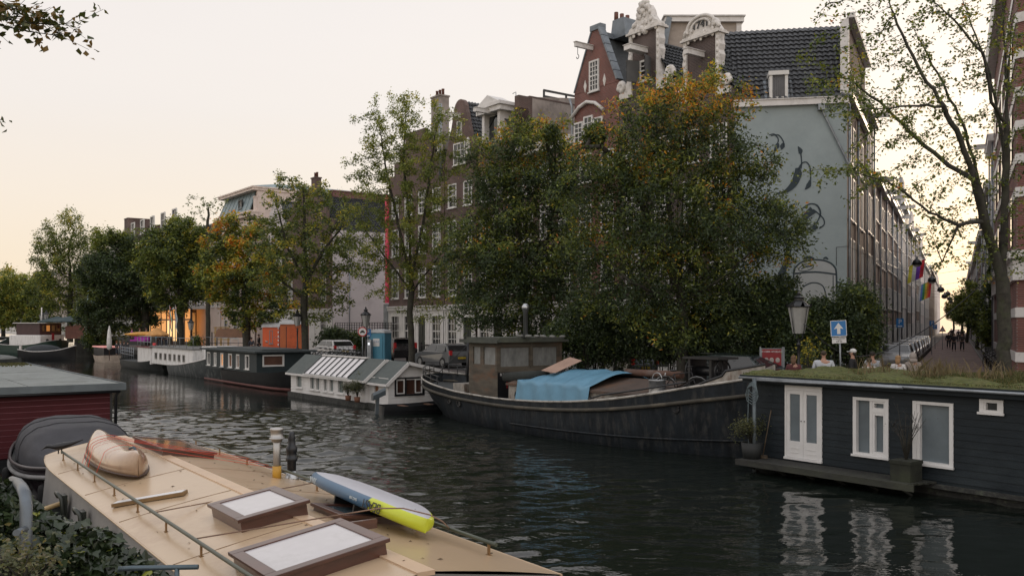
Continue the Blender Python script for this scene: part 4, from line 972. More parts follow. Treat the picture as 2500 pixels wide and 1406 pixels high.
o.build('window', gl, rb)
rl_ = ['white house with hoist beams on the right side of the street behind the tree', 'brick house with balcony and hoist beam on the right street side', 'right side street house wrapped in green climbers', 'right side brick house before the street trees', 'far right side grey house of the street', 'farthest house on the right street side']
PR0 = PR
PR = RB0
for lb, (a, b, h, m, c) in zip(rl_, [(24, 31, 14.5, render_w, 3), (31, 40, 12.5, B_brn, 4), (40, 52, 11.5, B_drk, 5), (52, 75, 11, B_brn, 6), (75, 120, 11, B_drk, 8), (120, 220, 12, B_brn, 8)]): street_house(lb, a, b, h, m, c, left=False)
# ------------------------------------------------------------------ boats
def hull_rings(st, yc=0, flare=.5):
    rings = []
    for x, ht, hw, zt in st:
        hm = ht * flare + hw * (1 - flare)
        r = [(x, yc - ht, zt), (x, yc - (ht * .6 + hm * .4), zt * .72), (x, yc - hm, zt * .42), (x, yc - hw, 0.02), (x, yc - hw * .8, -.35)]
        rings.append(r + [(a, 2 * yc - b, c) for a, b, c in r[::-1]])
    return rings
def interp(st, x, k):
    for a, b in zip(st, st[1:]):
        if a[0] <= x <= b[0]: t = (x - a[0]) / (b[0] - a[0] + 1e-9); return a[k] * (1 - t) + b[k] * t
    return st[0][k] if x < st[0][0] else st[-1][k]
def dense(st, n=6):
    out = []
    for i in range(len(st) - 1):
        p0, p1, p2, p3 = st[max(i - 1, 0)], st[i], st[i + 1], st[min(i + 2, len(st) - 1)]
        for k in range(n):
            t = k / n; out.append(tuple(max(.5 * (2 * b + (c - a) * t + (2 * a - 5 * b + 4 * c - d) * t * t + (b * 3 - a - 3 * c + d) * t ** 3), .01 if j in (1, 2) else -9) for j, (a, b, c, d) in enumerate(zip(p0, p1, p2, p3))))
    out.append(st[-1]); return out
def make_hull(parent, st, yc, m, name='hull', bul=.35, deckm=None, rub=None, railm=None, rubm=None, both=True):
    st = dense(st); o = MB(); o.loft(hull_rings(st, yc), 0, True, closed=False, caps=False)
    # transom / stem closures
    for e in (0, -1):
        r = hull_rings([st[e]], yc)[0]; o.add(r, [list(range(len(r)))])
    h = o.build(name, m, parent)
    d = MB(); L = [(x, yc - ht * .97, zt - bul) for x, ht, hw, zt in st]; Q = [(x, yc + ht * .97, zt - bul) for x, ht, hw, zt in st]
    d.add(L + Q, [(i, i + 1, len(L) + i + 1, len(L) + i) for i in range(len(L) - 1)]); dk = d.build('deck', deckm or mat('deck_grey', (.07, .075, .075), .7, dirt=(.12, .10, .08)), parent)
    if railm:
        c = MB()
        for sg in (-1, 1): c.tube([(x, yc + sg * (ht + .0), zt + .02) for x, ht, hw, zt in st], .045, 5)
        c.build('gunwale', railm, parent)
    if rubm:
        c = MB()
        for sg in (-1, 1): c.tube([(x, yc + sg * (ht * .93 + hw * .07 + .04), zt * .80) for x, ht, hw, zt in st], .07, 6)
        c.build('rubbing_strake', rubm, parent)
    return h, st
def boards(mb, x0, x1, z0, z1, y, holes=(), bh=.17, mi=0, side=-1, axis='x'):
    """lapped boards on the plane y, with openings"""
    zs = []; z = z0
    while z < z1 - 1e-3: zs.append((z, min(z + bh, z1))); z += bh
    for a, b in zs:
        cuts = sorted({a, b, *[c for h in holes for c in h[2:4] if a < c < b]})
        for ca, cb in zip(cuts, cuts[1:]):
            m = (ca + cb) / 2; seg = [(x0, x1)]
            for h in holes:
                if h[2] < m < h[3]: seg = [s for p, q in seg for s in ((p, min(q, h[0])), (max(p, h[1]), q)) if s[1] - s[0] > 1e-3]
            for p, q in seg:
                t0 = .006 + .016 * (1 - (ca - a) / bh); t1 = .006 + .016 * (1 - (cb - a) / bh)
                P = lambda x, yy, z_: (x, yy, z_) if axis == 'x' else (yy, x, z_)
                ya, yb = y + side * t0, y + side * t1
                mb.add([P(p, ya, ca), P(q, ya, ca), P(q, yb, cb), P(p, yb, cb), P(p, y, ca), P(q, y, ca), P(q, y, cb), P(p, y, cb)], [(0, 1, 2, 3), (0, 4, 5, 1), (0, 3, 7, 4), (1, 5, 6, 2)], mi)
frosted = mat('frosted_glass', (.12, .145, .16), .3, var=.22, scale=.9)
dark_hb = mat('dark_boards', (.012, .017, .021), .55, spec=.2, var=.2, streak=.3, scale=5, bump=.2, dirt=(.035, .045, .05), dirt_amt=.5)
moss = mat('moss', (.075, .085, .022), .95, var=.6, scale=9, dirt=(.12, .10, .04), dirt_amt=.7, dirt_scale=3, bump=1, bscale=40)
# ---- the dark houseboat at the right
f = Frame((8.0, 24.9), RC)
hb = thing('houseboat', 'large dark timber houseboat with moss roof and white double doors at the right', 'houseboat', (8.0, 24.9, 0), RC)
xl, xr, zb, zt = f.lx(1838), 9.0, .38, 2.58
def rect(px0, py0, px1, py1):
    a, b = f.lx(px0), f.lx(px1); return (a, b, f.lz(a, 0, py1) if False else f.lz((a + b) / 2, 0, (py1)), f.lz((a + b) / 2, 0, py0))
wD = rect(1920, 934, 2006, 1123); wD = (wD[0], wD[1], .43, wD[3])
w2 = rect(2086, 971, 2169, 1114); w3 = rect(2232, 981, 2327, 1136); w4 = rect(2395, 975, 2449, 1009)
o = MB(); boards(o, xl, xr, zb, zt, 0, (wD, w2, w3, w4), bh=.172)
o.build('wall', dark_hb, hb)
o = MB(); holes_wall(o, xl, xr, zb - .1, zt, (wD, w2, w3, w4), y=.004, depth=.15); o.box(xl, xr, 4.4, 4.5, zb, zt)
o.add([(xl, 0.004, zb), (xl, 4.4, zb), (xl, 4.4, zt), (xl, 0.004, zt)], [(0, 1, 2, 3)]); o.add([(xr, 0.004, zb), (xr, 4.4, zb), (xr, 4.4, zt), (xr, 0.004, zt)], [(0, 1, 2, 3)]); o.build('inner_wall', dark_hb, hb)
o = MB(); o.box(xl - .03, xl + .07, -.03, .07, zb, zt); o.build('corner_post', dark_hb, hb)
hull_m = mat('concrete_hull', (.03, .03, .028), .9, var=.4, scale=3, dirt=(.10, .11, .08), dirt_amt=.6, dirt_scale=6, bump=.6)
o = MB(); o.box(xl - .1, xr, .15, 4.6, -.5, .2); o.box(xl - .15, xr, -.1, 4.7, .2, .3); o.build('hull', hull_m, hb)
wfh = mat('white_house_boat', (.63, .62, .61), .4, var=.05, dirt=(.4, .38, .34), dirt_amt=.3)
def hb_window(r, splits, name='window', panem=None):
    x0, x1, z0, z1 = r; o = MB(); t = .075
    o.box(x0 - .02, x0 + t, -.045, .1, z0, z1); o.box(x1 - t, x1 + .02, -.045, .1, z0, z1); o.box(x0 + t, x1 - t, -.045, .1, z1 - t, z1); o.box(x0 + t, x1 - t, -.045, .1, z0, z0 + t); o.box(x0 - .05, x1 + .05, -.09, -.046, z0 - .03, z0 + .025)
    for s in splits: o.box(*s)
    w = o.build(name, wfh, hb); MB().box(x0 + .03, x1 - .03, .075, .098, z0 + .03, z1 - .03).build('pane', panem or frosted, w); return w
x0, x1, z0, z1 = w2; xm = x0 + (x1 - x0) * .52; zm = z0 + (z1 - z0) * .79
hb_window(w2, [(xm - .045, xm + .03, -.03, .1, z0 + .07, z1 - .07), (xm + .03, x1 - .07, -.03, .1, zm - .05, zm + .03), (xm + .03, xm + .09, -.02, .1, z0 + .07, zm - .05), (x1 - .13, x1 - .075, -.02, .1, z0 + .07, zm - .05), (xm + .09, x1 - .13, -.02, .1, z0 + .07, z0 + .14), (xm + .09, x1 - .13, -.02, .1, zm - .12, zm - .05), (xm + .03, xm + .08, -.02, .1, zm + .03, z1 - .07), (x1 - .12, x1 - .075, -.02, .1, zm + .03, z1 - .07), (xm + .08, x1 - .12, -.02, .1, zm + .03, zm + .07), (xm + .08, x1 - .12, -.02, .1, z1 - .13, z1 - .07)])
hb_window(w3, [(w3[0] + .07, w3[0] + .16, -.03, .1, w3[2] + .07, w3[3] - .07)])
hb_window(w4, [(w4[0] + .07, w4[0] + .12, -.03, .1, w4[2] + .07, w4[3] - .07), (w4[1] - .12, w4[1] - .07, -.03, .1, w4[2] + .07, w4[3] - .07)], panem=glass('dim_glass', (.05, .055, .055)))
# double doors
x0, x1, z0, z1 = wD; xm = (x0 + x1) / 2; o = MB(); o.box(x0 - .03, x0 + .03, -.04, .1, z0, z1); o.box(x1 - .03, x1 + .03, -.04, .1, z0, z1); o.box(x0 + .03, x1 - .03, -.04, .1, z1 - .22, z1); o.box(x0 - .04, x1 + .04, -.08, .0, z0 - .03, z0 + .03); o.build('door_frame', wfh, hb)
for a, b in ((x0 + .032, xm - .004), (xm + .004, x1 - .032)):
    o = MB(); s = .1; zt_ = z1 - .225; zp = z0 + .48
    o.box(a, a + s, -.03, .03, z0 + .035, zt_); o.box(b - s, b, -.03, .03, z0 + .035, zt_); o.box(a + s, b - s, -.03, .03, zt_ - .1, zt_); o.box(a + s, b - s, -.03, .03, z0 + .035, zp)
    for q in (.16, .28): o.box(a + s + .02, b - s - .02, -.04, -.031, z0 + q, z0 + q + .015)
    d = o.build('door', wfh, hb); MB().box(a + s - .01, b - s + .01, .0, .02, zp - .01, zt_ - .09).build('pane', frosted, d)
    MB().blob(((xm - .05 if a < xm - .1 else xm + .05), -.05, z0 + 1.05), .018, 6).build('handle', black, d)
# roof: sagging mossy slab with fascia, gutter pipe
o = MB(); o.box(xl - .25, xr, -.28, 4.8, zt, zt + .1); o.box(xl - .2, xr, -.22, .0, zt - .12, zt - .003); o.build('roof', dark_hb, hb)
MB().tube([(f.lx(1840, -.3), -.34, f.lz(f.lx(1840, -.3), -.3, 927)), (f.lx(2206, -.3), -.34, f.lz(f.lx(2206, -.3), -.3, 946))], .035, 8).build('pipe', galv, hb)
MB().tube([(xl - .25, -.3, zt + .02), (xr, -.3, zt + .02)], .04, 6).build('gutter', galv, hb)
nx, ny = 150, 30; g = MB(); vs = []
for i in range(nx + 1):
    for j in range(ny + 1):
        x = xl - .22 + (xr - xl + .22) * i / nx; y = -.24 + 5.0 * j / ny; e = min(1, j / 2, (ny - j) / 2, i / 1.5)
        vs.append((x + random.uniform(-.02, .02), y + (random.uniform(-.05, .03) if j == 0 else 0), zt + .10 + e * (.07 + .04 * math.sin(x * 3.1 + y * 2) + .03 * math.sin(x * 9 + 1) * math.sin(y * 7) + random.uniform(0, .035))))
g.add(vs, [(i * (ny + 1) + j, (i + 1) * (ny + 1) + j, (i + 1) * (ny + 1) + j + 1, i * (ny + 1) + j + 1) for i in range(nx) for j in range(ny)], 0, False)
g.build('moss_cover', moss, hb)
# grass and moss tufts on the roof: blades
def blades(name, P, H, Wd, tint, m, parent, lean=.35):
    n = len(P); a = rng.normal(0, lean, (n, 3)); a[:, 2] = 1; a /= np.linalg.norm(a, axis=1)[:, None]; H = np.asarray(H).reshape(-1, 1) * np.ones((n, 1))
    b = rng.normal(0, 1, (n, 3)); b[:, 2] = 0; b /= np.linalg.norm(b, axis=1)[:, None]; bend = rng.normal(0, .3, (n, 3)); bend[:, 2] = -.15
    M_ = P + a * H * .5 + bend * H * .22
    V = np.stack([P - b * Wd, P + b * Wd, M_ + b * Wd * .7, P + a * H + bend * H, M_ - b * Wd * .7], 1).reshape(-1, 3); F = np.arange(5 * n).reshape(n, 5)
    return np_mesh(name, V, F, m, parent, tint, False)
def pal(cols, n, v=.25): c = np.array(cols); return c[rng.integers(0, len(c), n)] * rng.uniform(1 - v, 1 + v, (n, 1))
n = 26000; X = rng.uniform(xl - .2, xr, n); Yy = rng.uniform(-.28, 4.6, n); P = np.stack([X, Yy, np.full(n, zt + .14)], 1); P[:, 2] += np.minimum(0, (Yy + .24) * .5)
gr = np.exp(-((X - 6.2) / 2.6) ** 2) * np.clip((Yy - .3) / 1.4, 0, 1) + .25 * np.exp(-((X - 3.0) / 1.2) ** 2) * np.clip((Yy - .8) / 1.5, 0, 1)
tf = np.clip(gr * (1 + .6 * np.sin(X * 3.3) * np.sin(Yy * 2.1 + 1)), 0, 1.3)
gm = leafmat('grass_leaf', .7, .2)
t = blades('roof_grass', P, .04 + .30 * tf * rng.uniform(.5, 1, n), .011, pal([(.07, .085, .02), (.10, .10, .03), (.13, .11, .04), (.05, .065, .02)], n), gm, None)
t.matrix_world = Matrix.Translation((8, 24.9, 0)) @ Matrix.Rotation(RC, 4, 'Z')
tag(t, 'shaggy green and yellow grass growing on the moss roof of the dark houseboat', 'grass', kind='stuff')
n = 500; k = rng.integers(0, 5, n); cx = np.array([f.lx(2130, 2), f.lx(2270, 1.6), f.lx(2290, 1.8), f.lx(2430, 2), f.lx(2250, 2)])[k]; P = np.stack([cx + rng.normal(0, .25, n), 2.1 + rng.normal(0, .4, n), np.full(n, zt + .15)], 1)
t = blades('dry_grass', P, rng.uniform(.3, .75, n), .008, pal([(.20, .15, .08), (.16, .12, .07), (.13, .11, .05)], n), gm, None, .3)
t.matrix_world = Matrix.Translation((8, 24.9, 0)) @ Matrix.Rotation(RC, 4, 'Z')
tag(t, 'thin dry straw coloured stems standing above the green roof grass', 'grass', kind='stuff')
# platform along the wall
xa, xb = f.lx(1800, -.9), f.lx(2215, -.9); o = MB(); deckw = mat('weathered_planks', (.025, .025, .022), .85, var=.4, scale=4, streak=.3, dirt=(.06, .065, .04), dirt_amt=.6, bump=.4)
for k in range(5): o.box(xa, xb + .3 * (k / 5), -.95 + k * .19, -.78 + k * .19, .31, .35)
for k in range(6): x = xa + .3 + (xb - xa - .5) * k / 5; o.box(x - .04, x + .04, -.96, .1, .22, .308); o.beam((x, -.85, .22), (x, .15, -.25), .05, .05)
o.box(xa, xb + .2, -.99, -.952, .20, .36); o.build('walkway', deckw, hb)
# vertical mooring pole, rope coil, cleats at the left corner
pl = thing('mooring_pole', 'grey steel mooring pole between the old barge bow and the dark houseboat', 'pole', tuple(f.w(f.lx(1842, -.5), -.5, 0)), RC)
o = MB(); o.tube([(0, 0, -.4), (0, 0, f.lz(xl, -.5, 925) + .05)], .055, 8); o.build('pole', mat('dark_galvanised', (.10, .12, .13), .5, metal=.5), pl)
o = MB(); 
for k in range(5): r = .14 + .02 * k; o.tube([(r * math.cos(a / 8 * math.pi * 2), -.08 - .01 * k, 2.35 - .05 * k + r * 1.2 * math.sin(a / 8 * math.pi * 2)) for a in range(9)], .012, 4)
o.tube([(-.14, -.08, 2.3), (-.16, -.1, 1.2), (-.14, -.06, .5)], .012, 4)
rc = o.build('rope_coil', mat('rope_blue_grey', (.11, .14, .15), .9)); rc.matrix_world = Matrix.Translation(f.w(f.lx(1842, -.5), -.5, 0)) @ Matrix.Rotation(RC, 4, 'Z')
tag(rc, 'blue grey rope hanging in a coil from the mooring pole', 'rope')
# pots
def leafy(name, label, cat, loc, r, h, n, cols, L=.07, W=.022, rz=0, pot=None, stems=8, lm=None, spread=1.0, stem_only=False, ground=0):
    t = thing(name, label, cat, loc, rz)
    ph = 0
    if pot:
        kind, pw, ph, pm = pot
        if kind == 'box': q = MB(); q.box(-pw, pw, -pw, pw, 0, ph); q.box(-pw - .02, pw + .02, -pw - .02, pw + .02, ph - .08, ph + .003)
        else: q = MB(); q.lathe([(pw * .8, 0), (pw, ph), (pw * .85, ph), (pw * .8, ph * .9)], (0, 0, 0), 14)
        q.build('pot', pm, t)
    o = MB(); tips = []
    for k in range(stems):
        a = random.uniform(0, 6.28); rr = random.uniform(.2, 1) * r; top = Vector((rr * math.cos(a), rr * math.sin(a), ph + h * random.uniform(.5, 1)))
        m_ = Vector((rr * .35 * math.cos(a), rr * .35 * math.sin(a), ph + h * .4)); o.tube([(0, 0, ph * .9), m_, top], [.014, .01, .004], 4)
        for j in range(3):
            e = m_.lerp(top, random.uniform(.2, .8)); e2 = e + Vector((random.uniform(-1, 1), random.uniform(-1, 1), random.uniform(.3, 1.2))) * r * .35; o.tube([e, e2], [.006, .003], 3); tips.append(e2)
        tips.append(top)
    o.build('stems', bark, t)
    if n:
        T = np.array([tuple(v) for v in tips]); P = T[rng.integers(0, len(T), n)] + rng.normal(0, r * .22 * spread, (n, 3)); P[:, 2] = np.maximum(P[:, 2], ph * .6)
        leaf_mesh(P, L, W, pal(cols, n), 'foliage', lm or LM, t)
    return t
p = f.w(f.lx(1835, -.5), -.5, .35)
leafy('potted_shrub', 'bushy green shrub in a dark round pot at the left end of the houseboat walkway', 'plant', p, .5, .55, 1500, [(.05, .06, .025), (.08, .085, .03), (.12, .12, .05)], .06, .018, pot=('round', .3, .45, mat('dark_pot', (.02, .022, .022), .7)), stems=16)
p = f.w(f.lx(2212, -.45), -.45, .35)
leafy('potted_twigs', 'bare red twigs in a mossy square wooden tub on the right end of the walkway', 'plant', p, .55, 1.35, 60, [(.06, .03, .03)], .03, .008, RC, pot=('box', .26, .5, mat('mossy_tub', (.022, .024, .016), .9, var=.5, dirt=(.045, .055, .025))), stems=14)
br = thing('broom', 'wooden handled broom leaning on the dark houseboat wall left of the white doors', 'broom', f.w(f.lx(1862, -.3), -.3, .36), RC)
MB().tube([(0, 0, .05), (.12, .22, 1.35)], .014, 6).build('handle', mat('broom_wood', (.10, .07, .04), .7), br); MB().box(-.14, .14, -.04, .04, 0, .09).build('brush', mat('bristle', (.08, .06, .04), .9), br)
# ---- old barge
fb = Frame((-2.7, 38.7), RC)
bg = thing('barge', 'long old black barge with weathered wheelhouse moored beside the dark houseboat', 'barge', (-2.7, 38.7, 0), RC)
st = [(-4.2, .25, .05, 1.80), (-3.9, .95, .12, 1.74), (-3.2, 1.5, .4, 1.64), (-2.0, 1.85, 1.0, 1.50), (-.6, 2.0, 1.5, 1.36), (1.0, 2.1, 1.85, 1.26), (4, 2.2, 2.1, 1.20), (7, 2.2, 2.15, 1.30), (9.5, 2.15, 2.0, 1.52), (11.5, 1.95, 1.65, 1.82), (13.2, 1.5, 1.05, 2.15), (14.4, .85, .45, 2.38), (15.0, .3, .12, 2.52), (15.15, .05, .03, 2.56)]
hull_black = mat('old_hull', (.014, .018, .022), .6, spec=.25, var=.5, scale=1.0, streak=3, dirt=(.06, .058, .055), dirt_amt=.7, dirt_scale=1.6, bump=.5, bscale=7)
rustw = mat('rusty_white', (.27, .25, .22), .8, var=.3, scale=2, streak=2, dirt=(.10, .05, .025), dirt_amt=.85, dirt_scale=1.8, bump=.4)
bh_, sb = make_hull(bg, st, 2.1, hull_black, bul=.42, railm=mat('worn_white_rail', (.34, .32, .29), .7, var=.3, dirt=(.06, .05, .04), dirt_amt=.8, dirt_scale=3), rubm=mat('wood_strake', (.05, .045, .035), .8, dirt=(.13, .11, .08), dirt_amt=.8))
o = MB()
for sg in (-1, 1): o.tube([(x, 2.1 + sg * (ht * .3 + hw * .7 + .03), zt * .18 + .1) for x, ht, hw, zt in sb if x > 4], .035, 5)
o.build('lower_strake', hull_black, bg)
o = MB()
for px in (1157, 1190): x = fb.lx(px); o.lathe([(.09, -.02), (.12, 0), (.1, .02)], (0, 0, 0), 10)
o = MB()
for x, z in ((-.2, .86), (.7, .8), (12.6, 1.45)):
    y = 2.1 - (interp(sb, x, 1) * .7 + interp(sb, x, 2) * .3) - .02
    o.tube([(x + .13 * math.cos(a * math.pi / 6), y - .02, z + .13 * math.sin(a * math.pi / 6)) for a in range(13)], .025, 5); o.box(x - .09, x + .09, y - .01, y + .08, z - .09, z + .09)
o.build('porthole', black, bg)
# wheelhouse
wx1 = fb.lx(1222, .9); wx0 = fb.lx(1152, .9); y0, y1 = .75, .75 + 3.3
zf = lambda x, y, py: fb.lz(x, y, py)
zt_ = zf(wx1, y0, 836); zb_ = zf(wx1, y0, 903); zd = .85
oldw = mat('weathered_wood', (.085, .072, .055), .85, var=.45, scale=3, streak=.25, dirt=(.17, .075, .035), dirt_amt=.7, dirt_scale=2.2, bump=.4)
wh = MB()
xs = [wx0, wx1]
# front (towards the bow) wall at x = wx1: windows; canal side wall at y = y0: door and window
ww = [(y0 + .16, y0 + 1.64, zb_ + .12, zt_ - .22), (y0 + 1.82, y1 - .16, zb_ + .12, zt_ - .22)]
def side_holes(mb, X, a0, a1, z0, z1, hs, depth):
    t = MB(); holes_wall(t, a0, a1, z0, z1, hs, y=0, depth=depth); mb.add([(X - y, x, z) for x, y, z in t.v], t.f)
side_holes(wh, wx1, y0, y1, zb_ - .05, zt_, ww, .08)
L2 = wx1 - wx0; sw_ = [(wx0 + .32, wx0 + .85, zb_ + .2, zt_ - .2), (wx0 + L2 * .52, wx1 - .75 if L2 > 3 else wx1 - .15, zb_ + .2, zt_ - .2)]
holes_wall(wh, wx0, wx1, zd, zt_, sw_, y=y0, depth=.08)
wh.add([(wx0, y0, zd), (wx0, y1, zd), (wx0, y1, zt_), (wx0, y0, zt_)], [(0, 1, 2, 3)]); wh.add([(wx0, y1, zd), (wx1, y1, zd), (wx1, y1, zt_), (wx0, y1, zt_)], [(0, 1, 2, 3)])
for y in (y0, y0 + 1.73, y1): wh.box(wx1 - .06, wx1 + .05, y - .07, y + .07, zb_ - .05, zt_)
wh.box(wx1 + .002, wx1 + .06, y0, y1, zb_ - .1, zb_ + .06); wh.box(wx1 + .001, wx1 + .04, y0 + .07, y1 - .07, zt_ - .16, zt_ - .10)
wh.build('wheelhouse_wall', oldw, bg)
o = MB(); o.box(wx0 - .3, wx1 + .3, y0 - .25, y1 + .25, zt_ + .002, zt_ + .1); o.box(wx0 - .1, wx1 + .15, y0 - .05, y1 + .05, zt_ + .102, zt_ + .2); o.box(wx0 - .33, wx1 + .33, y0 - .28, y0 - .252, zt_ - .03, zt_ + .12); o.build('wheelhouse_roof', mat('felt_roof', (.06, .065, .055), .9, dirt=(.12, .13, .08)), bg)
cl = mat('dusty_curtain', (.17, .175, .17), .5, var=.35, scale=2, streak=2)
for a, b, c, d in ww: w_ = MB().box(wx1 - .075, wx1 - .055, a, b, c, d).build('window', cl, bg)
for a, b, c, d in sw_: MB().box(a, b, y0 + .05, y0 + .07, c, d).build('window', cl, bg)
# dark lower front with lettering, engine casing
o = MB(); o.box(wx1 - .02, wx1 + .003, y0 + .02, y1 - .02, .85, zb_ - .06); o.box(wx1 + .005, wx1 + 1.0, y0 + .5, y1 - .3, .85, 1.75); o.build('casing', black, bg)
q = text_mesh('B 2507  STAD ZAANDAM', .16, white, bg, (wx1 + .012, y0 + 1.0, zb_ - .2), (R(90), 0, R(90)))
MB().box(wx1 + .006, wx1 + .01, y0 + .45, y0 + .55, 1.5, 1.95).build('red_marking', mat('red_mark', (.3, .02, .02), .6), bg)
pc = thing('flue_pipe', 'pale steel flue pipe with cap standing on the barge wheelhouse roof', 'pipe', fb.w(fb.lx(1283, 2), 2, zt_ + .2), RC)
MB().lathe([(.1, 0), (.1, 1.05), (.13, 1.06), (.13, 1.15), (.16, 1.16), (.16, 1.28), (.08, 1.4)], k=10).build('pipe', steel, pc)
o = MB(); 
for k in range(10): o.blob((fb.lx(1240 + 12 * k, 1.5) - fb.lx(1283, 2), -.5 + .6 * random.random(), .06), (.18, .1, .06), 6, jit=.5)
o.build('roof_clutter', mat('grey_clutter', (.14, .14, .13), .8), pc)
# hold coaming with portholes, hatch boards
xc0, xc1 = fb.lx(1222, .55), fb.lx(1600, .55)
xc0 = max(xc0, wx1 + 1.1); o = MB(); o.box(xc0 - 1.5 if False else xc0, xc1, .5, 3.7, .8, 1.72); o.build('coaming', rustw, bg)
o = MB(); o.box(xc0 - .1, xc1 + .1, .42, 3.78, 1.722, 1.80); o.prism([(.42, 1.802), (3.78, 1.802), (2.1, 2.2)], xc0, xc1, 'x'); o.build('hatch_cover', mat('rusty_hatch', (.07, .05, .04), .8, dirt=(.15, .07, .03)), bg)
o = MB()
for k in range(6):
    x = xc0 + .6 + k * (xc1 - xc0 - 1.2) / 5; o.tube([(x + .14 * math.cos(a * math.pi / 6), .48, 1.35 + .17 * math.sin(a * math.pi / 6)) for a in range(13)], .03, 5); o.box(x - .1, x + .1, .48, .5, 1.25, 1.45)
o.build('porthole', black, bg)
# blue tarpaulin draped over the hatch (own thing), with folds
tp = mat('blue_tarpaulin', (.10, .235, .34), .5, var=.1, scale=2, bump=.5, bscale=5)
xt0, xt1 = fb.lx(1268, .4), fb.lx(1440, .4); nx, ny = 70, 36; vs = []
xq1 = fb.lx(1545, 2.1)
for i in range(nx + 1):
    u = i / nx
    for j in range(ny + 1):
        v = j / ny                        # 0 = lower front hem, 1 = far side
        y = .36 - .12 * (1 - min(1, v / .3)) if v < .3 else .36 + (v - .3) / .7 * 3.2
        x0_ = xt0 - .1; x1_ = xt1 + (xq1 - xt1) * min(1, max(0, (v - .3) / .35)); x = x0_ + (x1_ - x0_) * u
        ridge = 2.05 + .35 * math.sin(min(1, u * 2.2) * math.pi / 2)
        if v < .3: z = 1.15 + (v / .3) * .78 - .1 * math.sin(u * 9) * (1 - v / .3)
        else: q = (v - .3) / .7; z = 1.93 + (ridge - 1.93) * math.sin(min(1, q * 1.9) * math.pi / 2) - max(0, q - .62) * 1.4
        z += .022 * math.sin(u * 23 + v * 9) + .02 * math.sin(u * 11 - v * 17) + .012 * math.sin(u * 47 + 3 * v)
        y += .03 * math.sin(u * 31 + v * 5) * (1 if v < .3 else 0)
        vs.append((x, y, z))
o = MB(); o.add(vs, [(i * (ny + 1) + j, (i + 1) * (ny + 1) + j, (i + 1) * (ny + 1) + j + 1, i * (ny + 1) + j + 1) for i in range(nx) for j in range(ny)], 0, True)
t = o.build('tarpaulin', tp, fix=True); sm = t.modifiers.new('solid', 'SOLIDIFY'); sm.thickness = .015
t.matrix_world = Matrix.Translation((-2.7, 38.7, 0)) @ Matrix.Rotation(RC, 4, 'Z'); tag(t, 'faded blue tarpaulin draped over the hold of the old barge', 'tarpaulin')
# rusty mast lying lengthwise, cardboard sheet, rolled cover
def barge_thing(o, name, m, label, cat):
    q = o.build(name, m); q.matrix_world = Matrix.Translation((-2.7, 38.7, 0)) @ Matrix.Rotation(RC, 4, 'Z'); return tag(q, label, cat)
ms_ = MB(); a = (fb.lx(1530, 2.2), 2.2, zf(9, 2.2, 913) + .05); b = (fb.lx(1665, 2.2), 2.2, zf(10.5, 2.2, 913)); ms_.tube([a, b], .13, 10); barge_thing(ms_, 'lowered_mast', mat('rusty_mast', (.09, .045, .03), .8, dirt=(.16, .15, .14)), 'rusty brown lowered mast lying between the blue tarpaulin and the bow gear', 'mast')
x = fb.lx(1365, 1.4); cb = MB(); cb.add([(x - .6, 1.0, 2.35), (x + .35, .9, 2.3), (x + .75, 1.9, 2.75), (x - .2, 2.1, 2.85), (x - .6, 1.0, 2.33), (x + .35, .9, 2.28), (x + .75, 1.9, 2.73), (x - .2, 2.1, 2.83)], [(0, 1, 2, 3), (4, 7, 6, 5), (0, 4, 5, 1), (1, 5, 6, 2)]); barge_thing(cb, 'cardboard_sheet', mat('cardboard', (.33, .22, .17), .9, var=.15), 'pale brown cardboard sheet lying tilted above the blue tarpaulin', 'cardboard')
x = fb.lx(1240, 1.2); rc = MB(); rc.tube([(wx1 + .35, .9, 1.98), (wx1 + 1.6, 1.0, 2.05), (wx1 + 2.6, 1.3, 2.22)], [.2, .24, .12], 10); barge_thing(rc, 'rolled_cover', mat('dark_canvas', (.02, .024, .022), .9, bump=.5), 'dark rolled canvas lying left of the blue tarpaulin', 'cover')
# stainless drum
x = fb.lx(1607, .8); dr = thing('steel_drum', 'shiny stainless steel drum standing on the barge deck right of the coaming', 'drum', fb.w(x, .75, 1.5), RC)
o = MB(); o.lathe([(.28, 0), (.28, .3), (.29, .31), (.28, .33), (.28, .78), (.3, .8), (.27, .82), (.24, .8)], k=18); o.build('body', steel, dr)
MB().tube([(.22 * math.cos(a * math.pi / 8), 0, .82 + .22 * math.sin(a * math.pi / 8)) for a in range(9)], .015, 5).build('handle', steel, dr)
# bow: raised white inner bulwark, anchor winch, wheel
o = MB(); xs_ = [fb.lx(1735), fb.lx(1790), fb.lx(1838), 15.0]
pr = [(12.7, 2.0), (13.4, 2.3), (13.9, 2.5), (14.0, 2.66), (15.0, 2.88), (15.0, 2.3), (11.0, 1.7)]
o = MB()
P = []
for x, zz in pr[:5]: P.append(((x, 2.1 - interp(sb, x, 1) * .8, zz), (x, 2.1 - interp(sb, x, 1) * .84, interp(sb, x, 3) - .1)))
o.add([q for p_ in P for q in p_], [(2 * i, 2 * i + 1, 2 * i + 3, 2 * i + 2) for i in range(len(P) - 1)]); o.add([(a_[0], 4.2 - a_[1], a_[2]) for p_ in P for a_ in p_], [(2 * i, 2 * i + 1, 2 * i + 3, 2 * i + 2) for i in range(len(P) - 1)])
bb = o.build('bow_bulwark', rustw, bg); bm_ = bb.modifiers.new('s', 'SOLIDIFY'); bm_.thickness = .05
o = MB(); o.tube([(a_[0], a_[1], a_[2] + .03) for a_, _ in P], .04, 5); o.tube([(9.0, .0, 1.55), (9.6, .04, 1.72), (11.2, .22, 1.98), (12.8, .75, 2.3)], .03, 5); o.build('rail', black, bg)
o = MB()
